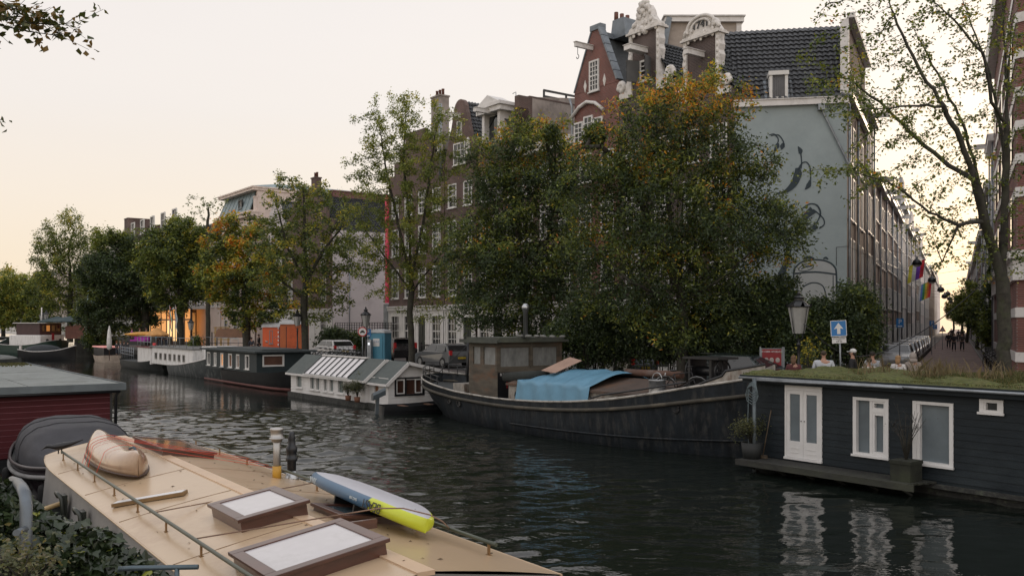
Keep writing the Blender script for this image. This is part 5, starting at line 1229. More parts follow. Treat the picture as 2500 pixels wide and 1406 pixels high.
for sg in (-1, 1):
    for zz in (.22, .42): o.tube([(x, 2.1 + sg * ht * .95, zt + zz) for x, ht, hw, zt in sb if x < -1.0], .022, 5)
    for k, (x, ht, hw, zt) in enumerate([q for q in sb if q[0] < -.9][::3]): o.tube([(x, 2.1 + sg * ht * .95, zt - .1), (x, 2.1 + sg * ht * .95, zt + .42)], .02, 5)
o.build('stern_rail', black, bg)
wn_ = thing('winch', 'dark iron anchor winch with spoked wheels on the barge foredeck', 'winch', fb.w(fb.lx(1728, 2.0), 2.0, 2.0), RC)
o = MB(); o.box(-.6, .6, -.5, .5, 0, .15); o.box(-.5, -.4, -.4, .4, .15, 1.0); o.box(.4, .5, -.4, .4, .15, 1.0); o.box(-.65, .85, -.5, .5, 1.0, 1.07); o.tube([(-.55, 0, .6), (.55, 0, .6)], .16, 10); o.build('frame', black, wn_)
o = MB()
for x in (-.62, .62):
    o.tube([(x, .38 * math.cos(a * math.pi / 8), .6 + .38 * math.sin(a * math.pi / 8)) for a in range(17)], .03, 5)
    for a in range(4): o.tube([(x, .38 * math.cos(a * math.pi / 4), .6 + .38 * math.sin(a * math.pi / 4)), (x, -.38 * math.cos(a * math.pi / 4), .6 - .38 * math.sin(a * math.pi / 4))], .015, 4)
o.build('wheel', blackm, wn_)
o = MB(); o.tube([(-1.7, 2.1, 1.2), (-1.65, 2.1, 3.3)], .06, 6); o.tube([(-1.65, 2.1, 3.2), (-.5, 1.6, 1.6)], .015, 4); o.tube([(-1.65, 2.1, 3.2), (-3.3, 1.6, 1.9)], .015, 4); o.box(-.9, -.5, 1.0, 1.3, 1.1, 1.5); o.build('stern_post', blackm, bg)
o = MB(); o.box(fb.lx(1125, 1.2), fb.lx(1145, 1.2) + .2, .8, 1.8, .85, 1.55); o.build('locker', rustw, bg)
# ---- generic houseboat siding helper for the white boats
wsid = mat('white_boards', (.60, .585, .57), .55, var=.08, dirt=(.33, .31, .28), dirt_amt=.5, streak=.4)
roofg = mat('grey_green_felt', (.075, .088, .085), .85, var=.15, scale=8, dirt=(.11, .12, .11))
def white_cabin(name, label, corner_px, corner_py, left_px, width, eave_py, peak_py, zb=.28, skyl=None, wins=(), fwin=None, doors_=(), ridge=.95, long=None, group='white houseboats'):
    c = on(corner_px, corner_py, 0.0); fr = Frame(c, RC); t = thing(name, label, 'houseboat', (c.x, c.y, 0), RC, group)
    l = -fr.lx(left_px) if long is None else long
    ze = fr.lz(0, 0, eave_py); zp = fr.lz(0, ridge, peak_py); zr = ze + .05
    hs = [(-a, -b, z0, z1) for a, b, z0, z1 in wins] + [(-a, -b, z0, z1) for a, b, z0, z1 in doors_]
    o = MB(); boards(o, -l, 0, zb, ze, 0, hs, bh=.16)
    t2 = MB(); poly = None
    fh = [fwin] if fwin else []
    boards(o, 0, width, zb, ze, 0, fh, bh=.16, side=1, axis='y')
    z = ze
    while z < zp - .02:       # gable boards
        z2 = min(z + .16, zp); f0 = (z - ze) / (zp - ze); f1 = (z2 - ze) / (zp - ze)
        a0, a1 = ridge * f0, ridge * f1; b0, b1 = width - (width - ridge) * f0, width - (width - ridge) * f1
        o.add([(.02, a0, z), (.02, b0, z), (.006, b1, z2), (.006, a1, z2)], [(0, 1, 2, 3)]); o.add([(.02, a0, z), (.02, b0, z), (0, b0, z), (0, a0, z)], [(0, 1, 2, 3)]); z = z2
    o.build('wall', wsid, t)
    i = MB(); holes_wall(i, -l, 0, zb, ze, hs, y=.005, depth=.1); side_holes(i, -.005, 0, width, zb, ze, fh, .1)
    i.add([(-l, 0, zb), (-l, width, zb), (-l, width, ze), (-l, ridge, zp), (-l, 0, ze)], [(0, 1, 2, 3, 4)]); i.add([(-.004, 0, ze), (-.004, ridge, zp), (-.004, width, ze)], [(0, 1, 2)]); i.add([(-l, width, zb), (0, width, zb), (0, width, ze), (-l, width, ze)], [(0, 1, 2, 3)]); i.build('inner_wall', wsid, t)
    o = MB(); th = .07; e = .25; k = (zp - ze) / ridge; k2 = (zp - ze) / (width - ridge)
    o.prism([(-e, ze - e * k), (ridge, zp), (width + e, ze - e * k2), (width + e, ze - e * k2 + th), (ridge, zp + th), (-e, ze - e * k + th)], -l - .2, .3, 'x'); o.build('roof', roofg, t)
    o = MB(); 
    for a, b in (((.31, -e, ze - e * k), (.31, ridge, zp)), ((.31, ridge, zp), (.31, width + e, ze - e * k2))): o.beam(a, b, .03, .16)
    o.box(-l - .2, .3, -e - .03, -e - .002, ze - e * k - .05, ze - e * k + .06); o.build('bargeboard', wsid, t)
    o = MB(); o.box(-l - .15, .15, -.15, width + .15, -.4, zb - .002); o.build('pontoon', hull_m, t)
    return t, fr, ze, zp, l
hb2, f2_, ze, zp, l2 = white_cabin('houseboat', 'white clapboard houseboat with outboard skiff at its door, right of the skylight houseboat', 948, 1003, 893, 4.5, 929, 886, fwin=(.35, 1.95, .75, 1.50), doors_=((1.35, .95, .35, 1.55),))
lb = -f2_.lx(893)
dsh = MB().box(-1.35, -.95, .05, .08, .35, 1.55).build('door', mat('orange_door', (.22, .10, .04), .5, var=.4), hb2)
o = MB(); y0, y1, z0, z1 = .35, 1.95, .75, 1.5; o.box(-.02, .06, y0 - .02, y1 + .02, z1, z1 + .07); o.box(-.02, .06, y0 - .02, y1 + .02, z0 - .07, z0); o.box(-.02, .06, y0 - .02, y0 + .06, z0, z1); o.box(-.02, .06, y1 - .06, y1 + .02, z0, z1)
o.box(-.02, .05, y0 + .55, y0 + .62, z0, z1); wq = o.build('window', black, hb2)
o = MB(); 
for a, b in ((y0 + .07, y0 + .52), (y0 + 1.1, y0 + 1.5)): o.box(-.01, .04, a, a + .05, z0 + .03, z1 - .03); o.box(-.01, .04, b - .05, b, z0 + .03, z1 - .03); o.box(-.01, .04, a + .05, b - .05, z1 - .08, z1 - .03); o.box(-.01, .04, a + .05, b - .05, z0 + .03, z0 + .08)
o.build('frame', wfr, wq); MB().box(-.06, -.04, y0, y1, z0, z1).build('pane', glass('warm_glass', (.05, .025, .018)), wq)
# skylight houseboat
c1 = on(893, 996, 0); fr1 = Frame(c1, RC)
wl = -fr1.lx(711)
pxs = [(724, 738), (758, 768), (772, 781), (791, 799), (805, 815), (825, 840)]
hb1, f1_, ze1, zp1, l1 = white_cabin('houseboat', 'white clapboard houseboat with long white skylight and window row, left of the skiff', 893, 996, 711, 4.5, 921, 880, wins=[(-fr1.lx(a), -fr1.lx(b), .56, 1.40) for a, b in pxs])
for a, b in pxs: window(hb1, fr1.lx(a) - .02, fr1.lx(b) + .02, .54, 1.42, 0, 1, 1, fr=.06, pane=mat('blind_glass', (.17, .20, .20), .3, var=.15), sill=.04)
x0, x1 = fr1.lx(752), fr1.lx(858); k = (zp1 - ze1) / .95
o = MB(); S_ = lambda y, d=0: ze1 + k * y + .09 + d
o.add([(x0, -.2, S_(-.2)), (x1, -.2, S_(-.2)), (x1, .85, S_(.85)), (x0, .85, S_(.85))], [(0, 1, 2, 3)]); sk = o.build('skylight', mat('skylight_white', (.62, .60, .61), .25, var=.04), hb1)
o = MB()
for i in range(9): x = x0 + (x1 - x0) * i / 8; o.beam((x, -.22, S_(-.22) + .03), (x, .87, S_(.87) + .03), .045, .06)
o.build('glazing_bars', mat('bar_dark', (.05, .055, .055), .6), sk)
o = MB(); o.beam((x0 - .05, .92, S_(.92) + .02), (x1 + .05, .92, S_(.92) + .02), .16, .07); o.beam((x0 - .05, -.26, S_(-.26)), (x1 + .05, -.26, S_(-.26)), .1, .06); o.build('frame', wsid, sk)
for i, (px, dy, r, h, n) in enumerate(((872, -.35, .5, .7, 2200), (850, -.3, .4, .5, 1200), (884, .3, .35, 1.25, 500))):
    leafy('potted_plant', ['dense green potted plant between the two white houseboats', 'low green plant spilling over the edge of the skylight houseboat', 'tall airy potted tree between the two white houseboats'][i], 'plant', f1_.w(f1_.lx(px, dy), dy, .3), r, h, n, [(.05, .06, .025), (.03, .04, .02), (.10, .10, .04)], .06, .018, pot=('round', .16, .25, mat('terracotta_pot', (.16, .07, .04), .8)), stems=12)
# ---- skiff with outboard
ps = on(1010, 1008, 0) ; sk_ = thing('skiff', 'small dark open skiff with outboard motor moored at the white houseboat', 'boat', (ps.x, ps.y, 0), RC + R(80))
make_hull(sk_, [(-1.6, .55, .45, .42), (0, .75, .6, .4), (1.5, .6, .45, .5), (2.4, .1, .05, .68)], 0, black, bul=.2)
o = MB(); o.box(-.3, .3, -.16, .2, 0, .38); o.box(-.25, .28, -.12, .16, .38, .5); o = MB(); o.loft([[(-2.0 + q * .3, y, .78 + z + q * .12) for y, z in ((-.14, -.12), (.14, -.12), (.16, .1), (.08, .2), (-.08, .2), (-.16, .1))] for q in (0, 1, 2)], 0, False)
o.beam((-1.75, 0, .8), (-1.8, 0, -.1), .1, .16); o.build('outboard_motor', mat('outboard_grey', (.06, .075, .085), .4), sk_)
o = MB(); o.box(-.6, -.35, -.6, .6, .32, .36); o.box(.7, .95, -.55, .55, .34, .38); o.build('thwart', wood, sk_)
# ---- black houseboat with orange lit windows
pc_ = on(657, 953, 0); f3 = Frame(pc_, RC); h3 = thing('houseboat', 'black hulled houseboat with row of white framed windows and one big end window', 'houseboat', (pc_.x, pc_.y, 0), RC)
Lh = -f3.lx(492)
make_hull(h3, [(-Lh - 1, 1.2, .9, 1.15), (-Lh, 2.0, 1.8, 1.0), (-Lh * .5, 2.15, 2.0, .95), (0, 2.15, 1.9, 1.1), (2.2, 1.7, 1.3, 1.35), (3.6, .9, .5, 1.6), (4.2, .1, .05, 1.75)], 2.15, mat('black_hull', (.008, .009, .010), .6, spec=.2, var=.4), bul=.12)
o = MB(); 
for sg in (-1, ): o.tube([(x, 2.15 + sg * (2.0 if x > -Lh + 1 else 1.9) + (0 if x < 0 else x * .22), .12) for x in (-Lh, -8, -6, -4, -2, 0, 2)], .1, 5)
o.build('waterline_stripe', mat('antifoul_red', (.10, .035, .03), .8), h3)
zt3 = f3.lz(-2, .2, 862); xe = f3.lx(627, .25)
dg = mat('grey_green_boards', (.024, .034, .037), .6, spec=.25, var=.15)
wins = [(506, 514), (523, 529), (539, 546), (558, 567), (577, 585), (599, 609)]
hs = [(f3.lx(a, .25), f3.lx(b, .25), 1.12, 2.08) for a, b in wins]
o = MB(); boards(o, -Lh + .2, xe, .95, zt3, .25, hs, bh=.2); by0, by1 = .5, 1.95
o.box(-Lh + .2, xe, 3.9, 4.0, .9, zt3); fh = [(.62, 2.1, 1.35, 2.12)]; boards(o, .25, 3.95, .95, zt3, xe, fh, bh=.2, side=1, axis='y'); o.box(-Lh + .2, -Lh + .25, .3, 3.9, .9, zt3); o.build('wall', dg, h3)
for i, h in enumerate(hs): window(h3, *h, .25, 1, 1, fr=.09, sill=.03, pane=[gl, curtain, glow, mat('amber_glass', (.20, .07, .02), .2), glow, gl][i] if i in (2,) else [gl, curtain, gl, mat('amber_glass', (.20, .07, .02), .2), mat('amber_glass', (.20, .07, .02), .2), gl][i])
o = MB(); a, b, c, d = fh[0]
for q in ((a, a + .1, c, d), (b - .1, b, c, d), (a + .1, b - .1, d - .1, d), (a + .1, b - .1, c, c + .1)): o.box(xe - .05, xe + .05, q[0], q[1], q[2], q[3])
wq = o.build('window', wfr, h3); MB().box(xe - .08, xe - .055, a + .05, b - .05, c + .05, d - .05).build('pane', mat('brown_glass', (.10, .05, .035), .3), wq)
o = MB(); o.box(-Lh - .4, xe + .35, -.02, 4.3, zt3 + .002, zt3 + .12); o.box(-Lh + 1, xe - .5, .8, 3.6, zt3 + .122, zt3 + .2); o.build('roof', mat('dark_roof_felt', (.045, .055, .058), .8), h3)
# ---- white boat with flags
pw = on(492, 926, 0); f4 = Frame(pw, RC); h4 = thing('boat', 'white houseboat ship with seven windows and two flag poles left of the black houseboat', 'boat', (pw.x, pw.y, 0), RC)
Lw = -f4.lx(343); 
make_hull(h4, [(-Lw - .6, .3, .1, 1.05), (-Lw, 1.3, .8, .95), (-Lw * .75, 2.0, 1.8, .78), (-Lw * .4, 2.15, 2.0, .82), (-2, 1.9, 1.6, 1.25), (0, .9, .6, 1.75), (.8, .1, .05, 1.95)], 2.15, mat('grey_hull', (.05, .058, .06), .6, var=.3, dirt=(.25, .25, .24), dirt_amt=.6, dirt_scale=2, streak=2), bul=.1, railm=white)
zc0, zc1 = .7, f4.lz(-Lw * .5, .3, 851); ww = [(f4.lx(378 + i * 11.3, .3), f4.lx(384 + i * 11.3, .3)) for i in range(7)]
hs = [(a, b, 1.08, 1.68) for a, b in ww]; xa, xb = f4.lx(366, .3), f4.lx(470, .3)
o = MB(); holes_wall(o, xa, xb, zc0, zc1, hs, y=.3, depth=.1); pr_ = [(xa, .3), (xa - .9, 1.0), (xa - 1.1, 2.1), (xa - .9, 3.2), (xa, 4.0)]
for p_, q_ in zip(pr_, pr_[1:]): o.add([(p_[0], p_[1], zc0), (q_[0], q_[1], zc0), (q_[0], q_[1], zc1), (p_[0], p_[1], zc1)], [(0, 1, 2, 3)])
o.box(xa, xb, 3.95, 4.0, zc0, zc1); o.box(xb, xb + .05, .3, 4, zc0, zc1); o.build('cabin', white_d, h4)
for h in hs: window(h4, *h, .3, 1, 1, fr=.06, sill=0, m=mat('window_grey', (.3, .29, .27), .5))
o = MB(); o.prism([(x, y) for x, y in [(xa, .2), (xa - 1, .95), (xa - 1.2, 2.1), (xa - 1, 3.3), (xa, 4.1), (xb + .1, 4.1), (xb + .1, .2)]], zc1 + .002, zc1 + .1, 'z'); o.build('roof', mat('boat_roof', (.16, .16, .155), .8), h4)
o = MB(); o.box(xb + .06, .2 - 1.2, 1.0, 3.3, 1.3, 2.4); o.build('forecabin', white_d, h4)
o = MB(); zz = zc1 + .1
for sg in (.35, 3.9):
    o.tube([(xa, sg, zz + .8), (xb, sg, zz + .8)], .02, 4)
    for k in range(8): x = xa + (xb - xa) * k / 7; o.tube([(x, sg, zz), (x, sg, zz + .8)], .018, 4)
o.build('railing', galv, h4)
MB().tube([(xa - 1.2 + .1 * math.cos(a), 1.0 + .0 * a, 1.9 + .55 * math.sin(a)) for a in (-1.2, -.6, 0, .6, 1.2)], .16, 7).build('fender', mat('red_fender', (.45, .03, .03), .6), h4)
def flag_on(px, y, cols, base_z, top_py, label, lean=0, f=None, w=.9):
    x = f.lx(px, y); zt = f.lz(x, y, top_py); t = thing('flagpole', label, 'flag', f.w(x, y, base_z), RC)
    MB().tube([(0, 0, 0), (lean, 0, zt - base_z)], [.05, .02], 6).build('pole', mat('pole_pale', (.35, .33, .30), .6), t)
    H = (zt - base_z)
    for i, c in enumerate(cols):
        o = MB(); n = 8; vs = []
        for k in range(n + 1):
            v = k / n; zt2 = H * .97 - v * H * .42
            for q in (0, 1): ww_ = w * (.35 + .4 * v) * (i + q) / len(cols); vs.append((lean + .02 + ww_ + .05 * math.sin(v * 7 + q), .06 * math.sin(v * 9 + (i + q) * 1.5), zt2 - ww_ * 1.2))
        o.add(vs, [(2 * k, 2 * k + 1, 2 * k + 3, 2 * k + 2) for k in range(n)], 0, True); fl = o.build('flag', mat('flag_' + '_'.join(str(int(v * 100)) for v in c), c, .8, var=.1), t)
    return t
flag_on(414, 1.2, [(.55, .03, .04), (.4, .3, .05), (.25, .5, .45)], zc1, 745, 'red and yellow flag hanging from the left pole of the white ship', f=f4)
flag_on(428, 1.4, [(.5, .30, .28), (.2, .42, .5), (.45, .45, .42)], zc1, 744, 'pale striped flag hanging from the right pole of the white ship', f=f4)
# ---- terrace barge with white cabin
pt = on(345, 905, 0); f5 = Frame(pt, RC); h5 = thing('barge', 'dark terrace barge with white cabin block and wire railing, left of the flag ship', 'barge', (pt.x, pt.y, 0), RC)
Lt = -f5.lx(262); Lt = max(9, min(Lt, 16))
make_hull(h5, [(-Lt, .6, .3, 1.15), (-Lt * .8, 1.8, 1.5, .85), (-Lt * .4, 2.2, 2, .72), (0, 2.1, 1.8, .8), (1.5, 1, .7, 1.1)], 2.2, mat('dark_hull', (.022, .026, .026), .6, var=.4, dirt=(.06, .06, .05)), bul=.1)
o = MB(); o.box(-3.2, 1.2, .5, 3.9, .6, f5.lz(-1, .5, 848)); o.build('cabin', white_d, h5)
zk = f5.lz(-1, .5, 848); MB().box(-3.3, 1.3, .4, 4.0, zk + .002, zk + .08).build('roof', mat('deck_red', (.15, .05, .05), .7), h5)
o = MB()
for zz in (.35, .65, .95): o.tube([(-Lt + .5, 1.2, 1.2 + zz), (-Lt * .7, .35, 1.0 + zz), (-3.2, .1, .9 + zz)], .025, 4)
for k in range(9): q = k / 8; x = -Lt * .8 + (Lt * .8 - 3.2) * q; y = .5 - .35 * q; o.tube([(x, y, .9), (x, y, 2.0)], .03, 4)
for zz in (.5, 1.0): o.tube([(-3.2, .5, zk + zz), (1.2, .5, zk + zz)], .03, 4)
for k in range(5): x = -3.2 + 1.1 * k; o.tube([(x, .5, zk), (x, .5, zk + 1.0)], .03, 4)
o.build('railing', galv, h5)
def parasol_closed(loc, label, h=2.6):
    t = thing('closed_parasol', label, 'parasol', loc, 0); MB().tube([(0, 0, 0), (0, 0, h)], .03, 6).build('pole', wood, t)
    MB().lathe([(.05, h * .3), (.26, h * .36), (.24, h * .6), (.16, h * .85), (.03, h * 1.02)], k=9).build('canopy', mat('parasol_white', (.60, .58, .56), .8), t); return t
def parasol_open(loc, label, m, r=1.6, h=2.5, tilt=0):
    t = thing('open_parasol', label, 'parasol', loc, 0); MB().tube([(0, 0, 0), (0, 0, h + .1)], .04, 6).build('pole', wood, t)
    c = MB(); c.lathe([(.03, h + .1), (r * .5, h - .22), (r, h - .55), (r, h - .68), (r * .97, h - .58), (r * .5, h - .28), (.03, h)], k=8, sm=False); q = c.build('canopy', m, t); q.rotation_euler = (tilt, 0, 0); return t
parasol_closed(at(267, 872, 91) - Vector((0, 0, .3)), 'tall closed white parasol on the terrace barge', 3.4)
ky = thing('kayak', 'yellow orange kayak lying on the terrace barge cabin roof', 'kayak', f5.w(-3.0, 1.2, zk + .95), RC + R(60))
make_kayak = [(-2.0, .02, .01, .3), (-1.2, .25, .2, .34), (0, .36, .3, .34), (1.2, .25, .2, .34), (2.0, .02, .01, .3)]
o = MB(); o.loft([[(x, w * math.cos(a * math.pi / 5), .2 + w * .7 * math.sin(a * math.pi / 5)) for a in range(10)] for x, w, _, _ in dense([(a, b, c, d) for a, b, c, d in make_kayak], 4)]); o.build('shell', mat('kayak_yellow', (.55, .26, .04), .35), ky)
# ---- small tour boat with light band
pq = on(250, 886, 0); f6 = Frame(pq, RC); h6 = thing('tour_boat', 'small covered tour boat with pinkish light strip, left of the terrace barge', 'boat', (pq.x, pq.y, 0), RC)
make_hull(h6, [(-6, .3, .1, 1.0), (-5.4, .8, .6, .8), (-3, 1.0, .9, .7), (0, .9, .75, .8)], 1.0, mat('cream_hull', (.40, .33, .27), .5), bul=.1)
MB().box(-5, -.2, .2, 1.8, .75, 1.6).build('cabin', black, h6); MB().box(-5.2, 0, .1, 1.9, 1.602, 1.72).build('roof', mat('light_strip', (.5, .3, .3), .5, emit=(1, .35, .3), estr=.4), h6)
# ---- tug
pu = on(122, 869, 0); fu = Frame(pu, RC + R(18)); h7 = thing('tugboat', 'green and white tugboat with dark red wheelhouse at the far left', 'boat', (pu.x, pu.y, 0), RC + R(26)); h7.scale = (.82, .82, .82)
k7 = 2.05
make_hull(h7, [(-12, 1.2, .8, 2.6), (-9, 2.8, 2.4, 1.9), (-4, 3.0, 2.8, 1.7), (0, 2.9, 2.6, 1.9), (1.6, 2.0, 1.5, 2.3), (2.2, .5, .3, 2.5)], 0, mat('dark_green_hull', (.020, .045, .035), .45), bul=.2, railm=white)
o = MB(); o.box(-7, .6, -2.1, 2.1, 1.6, 3.3); o.build('cabin', white_d, h7, bevel=.15)
o = MB(); o.box(-5.5, .2, -1.9, 1.9, 3.302, 5.1); o.build('wheelhouse', mat('maroon_boards', (.045, .018, .02), .5), h7, bevel=.08)
MB().box(-5.9, .5, -2.2, 2.2, 5.102, 5.22).build('roof', white, h7)
for y in (-1.5, -.75, .1, .95): MB().box(.21, .25, y, y + .55, 3.9, 4.8).build('window', gl if y != -.75 else mat('amber_lit', (.3, .1, .03), .4, emit=(1, .4, .1), estr=.35), h7)
o = MB()
for y in (-.9, 1.2): o.lathe([(.2, 0), (.2, .06)], (0, 0, 0), 10)
o = MB()
for y in (-.9, 1.3): o.tube([(.6, y, 2.5), (.68, y, 2.5)], .22, 10)
o.build('porthole', black, h7)
MB().tube([(-2, 0, 5.2), (-2, 0, 7.6)], .1, 6).build('mast', white, h7)
MB().box(.9, .96, -.35, .05, 2.0, 3.6).build('flag', mat('dutch_red', (.3, .02, .03), .8), h7)
pv = on(115, 878, 0); h8 = thing('sloop', 'low black sloop with white gunwale moored in front of the tugboat', 'boat', (pv.x, pv.y, 0), R(4))
make_hull(h8, [(-2.9, .9, .7, 1.2), (-1, 1.1, .9, .95), (1.5, 1.0, .8, 1.1), (3.2, .1, .05, 1.6)], 0, black, bul=.15, railm=white)
MB().blob((-.4, 0, 1.0), (2.2, .9, .75), 12).build('cover', mat('dark_cover', (.025, .03, .035), .8), h8); MB().box(-3.05, -2.85, -.15, .15, 0, 1.6).build('rudder', white, h8)
ph = on(8, 890, 0); h9 = thing('sloop', 'grey covered small boat cut by the left edge of the view', 'boat', (ph.x, ph.y, 0), R(-30))
make_hull(h9, [(-3, .9, .7, .6), (0, 1.1, .9, .55), (2.4, .6, .4, .65), (3.1, .1, .05, .8)], 0, mat('dark_hull', (.022, .026, .026), .6), bul=.1)
MB().blob((-.5, 0, .55), (2.9, .95, .45), 12).build('cover', mat('grey_cover', (.12, .125, .12), .8), h9)
# ------------------------------------------------------------------ near side: red houseboat
def hb_place(fr): return (fr.o.x, fr.o.y, 0)
prd = Vector((-12.35, 28.0, 0)); f7 = Frame(prd, RC)
rb_ = thing('houseboat', 'dark red clapboard houseboat with flat grey felt roof at the left edge', 'houseboat', prd, RC)
redb = mat('dark_red_boards', (.062, .009, .012), .6, spec=.2, var=.15, streak=.3, scale=4)
zr_ = f7.lz(0, 0, 938); o = MB()
def bx_boards(mb, a0, a1, z0, z1, X, bh, side): boards(mb, a0, a1, z0, z1, X, (), bh=bh, side=side, axis='y')
# the end wall facing us (x = 0), spreading to the left (negative y)
boards(o, -7, 0, .25, zr_ - .1, 0, (), bh=.165, side=1, axis='y')
boards(o, -17.5, 0, .25, zr_ - .1, 0, (), bh=.165, side=1); o.box(-17.5, -.03, -7, -.03, .2, zr_ - .05); o.build('wall', redb, rb_)
o = MB()
z = .25 + .165
while z < zr_ - .12: o.box(.004, .017, -7, 0, z - .012, z + .008); z += .165
o.build('board_edges', mat('board_edge_pale', (.24, .09, .11), .6, var=.2), rb_)
MB().box(-.06, .03, -.03, .03, .2, zr_ - .1).build('corner_trim', black, rb_)
felt = mat('grey_roof_felt', (.20, .215, .205), .85, var=.2, scale=1.5, dirt=(.11, .115, .10), dirt_amt=.7, dirt_scale=1.1, bump=.6, bscale=50)
o = MB(); nx_ = 4
for i in range(nx_): 
    for j in range(3): o.box(-17.9 + i * 4.55, -17.9 + (i + 1) * 4.55 - .03, -7.3 + j * 2.53, -7.3 + (j + 1) * 2.53 - .03, zr_, zr_ + .02 + .006 * ((i + j) % 2))
o.box(-18, .32, -7.4, .32, zr_ - .02, zr_ + .004); o.build('roof', felt, rb_)
o = MB(); o.box(.321, .36, -7.4, .36, zr_ - .16, zr_ + .05); o.box(-18, .32, .321, .36, zr_ - .16, zr_ + .05); o.build('fascia', mat('lead_fascia', (.10, .12, .13), .55, var=.2), rb_)
o = MB(); o.tube([(.2, .2, zr_ - .2), (.12, .12, zr_ - .35), (.08, .1, .3)], .045, 6); o.tube([(.3, -7, zr_ - .2), (.3, .2, zr_ - .2)], .05, 6); o.build('gutter', black, rb_)
MB().box(-17.6, .1, -7.1, .08, -.4, .22).build('hull', black, rb_)
# moss strip on the far edge of the roof
o = MB(); g_ = []
for i in range(60):
    for j in range(4): g_.append((-17.8 + i * .12 * (1 + 0), -7.2 + j * 2.3, zr_ + .03))
n = 3000; X = -17.6 + np.abs(rng.normal(0, 1.2, n)); Yy = rng.uniform(-7, .2, n); P = np.stack([X, Yy, np.full(n, zr_ + .02)], 1)
t = blades('roof_moss', P, .09, .03, pal([(.06, .065, .02), (.09, .08, .03)], n), gm, None); t.matrix_world = Matrix.Translation(prd) @ Matrix.Rotation(RC, 4, 'Z'); tag(t, 'brown green moss strip along the far edge of the felt roof', 'moss', kind='stuff')
# ------------------------------------------------------------------ sloop under a dark cover
ps = Vector((-10.9, 22.7, 0)); fsl = Frame(ps, R(-58)); sl = thing('sloop', 'dark sloop under a black folding canopy between the red houseboat and the cream boat', 'boat', ps, R(-58))
stn = [(-3.2, .9, .7, 1.0), (-2.6, 1.2, 1.0, .92), (-.5, 1.4, 1.2, .82), (1.4, 1.25, 1.0, .85), (2.5, .75, .5, .92), (3.1, .1, .05, 1.02)]
make_hull(sl, stn, 0, mat('plum_hull', (.022, .016, .019), .25, var=.2), bul=.08, railm=mat('plum_rail', (.06, .05, .05), .35))
o = MB()
for sg in (-1, 1): o.tube([(x, sg * (ht * .97 + .05), zt - .18) for x, ht, hw, zt in dense(stn)], .055, 6)
o.build('rope_fender', mat('fender_grey', (.22, .215, .21), .8), sl)
cvm = mat('canopy_cloth', (.030, .030, .036), .75, var=.2, bump=.35, bscale=4)
o = MB(); rings = []
nx = 40; ny = 28
for i in range(nx + 1):
    u = i / nx; x = -3.0 + 5.1 * u; w = interp(stn, x, 1) * .93; zb = interp(stn, x, 3) - .02
    # two hoops: the cabin hoop and the lower front
    H = .30 + .68 * math.sin(min(1, u / .35) * math.pi / 2) * (1 if u < .58 else max(0, math.cos((u - .58) / .42 * math.pi / 2)) ** .9) ; H *= .95
    seam = 1 - .05 * abs(math.sin(u * math.pi * 4)); r = []
    for j in range(ny + 1):
        a = math.pi * j / ny; cc, ss = math.cos(a), max(0, math.sin(a))
        r.append((x, w * (abs(cc) ** .65) * (1 if cc > 0 else -1), zb + H * seam * ss ** .7 + .012 * math.sin(j * 1.7 + i * .8)))
    rings.append(r)
o.loft(rings, 0, True, closed=False); cv = o.build('canopy', cvm, sl)
o = MB()
for u in (.16, .38, .60):
    i = int(u * nx); o.tube([(p[0], p[1] * 1.005, p[2] + .012) for p in rings[i]], .014, 4)
o.build('seam', mat('seam_grey', (.05, .05, .055), .7), cv)
for k, (x, y) in enumerate(((1.6, -1.25), (2.2, -.9), (-1.0, -1.45))): MB().lathe([(.02, -.55), (.1, -.5), (.11, 0), (.09, .08), (.02, .12)], (x, y, .45), 8).build('fender', rubber, sl)
# ------------------------------------------------------------------ cream boat
RB = math.atan2(-.816, .578); pc = Vector((-1.03, 9.19, 0)); fc = Frame(pc, RB)
cb_ = thing('houseboat', 'cream roofed houseboat nearest to us with railings, wooden skylights and flues on its roof', 'houseboat', pc, RB)
def mat_roof():
    m = mat('cream_roof_paint', (.48, .35, .225), .25, var=.07, scale=1.0, bump=.12, bscale=3, spec=.5, dirt=(.33, .21, .12), dirt_amt=.8, dirt_scale=1.4, streak=.35)
    return m
crm = mat_roof()
crm2 = mat('ridge_plank_paint', (.58, .41, .27), .3, var=.06, scale=2, dirt=(.4, .28, .18), dirt_amt=.4)
ZR, ZE = 1.72, 1.42
def halfw(x): return 1.70 - .0 * x if x > -10.5 else 1.70 - .18 * ((-10.5 - x) / 2.1) ** 2
xs = [-12.75 + i * .5 for i in range(27)]; xs = [x for x in xs if x < .3] + [.32]
def rz_(x, y):    # roof height at local (x, y)
    b = abs(y) / 1.7; z = ZR - (ZR - ZE) * (.75 * b + .25 * b * b)
    if x < -11.2: z -= .04 * ((-11.2 - x) / 1.5) ** 2
    return z
o = MB()
for sg in (-1, 1):
    vs = []; m = 7
    for x in xs:
        hw = halfw(x)
        for j in range(m): y = sg * (.10 + (hw - .10) * j / (m - 1)); vs.append((x, y, rz_(x, y)))
    o.add(vs, [(i * m + j, (i + 1) * m + j, (i + 1) * m + j + 1, i * m + j + 1) for i in range(len(xs) - 1) for j in range(m - 1)], 0, True)
o.add([(x, sg * .10, rz_(x, .1) - .001) for x in xs for sg in (-1, 1)], [(2 * i, 2 * i + 1, 2 * i + 3, 2 * i + 2) for i in range(len(xs) - 1)])
rf = o.build('roof', crm, cb_)
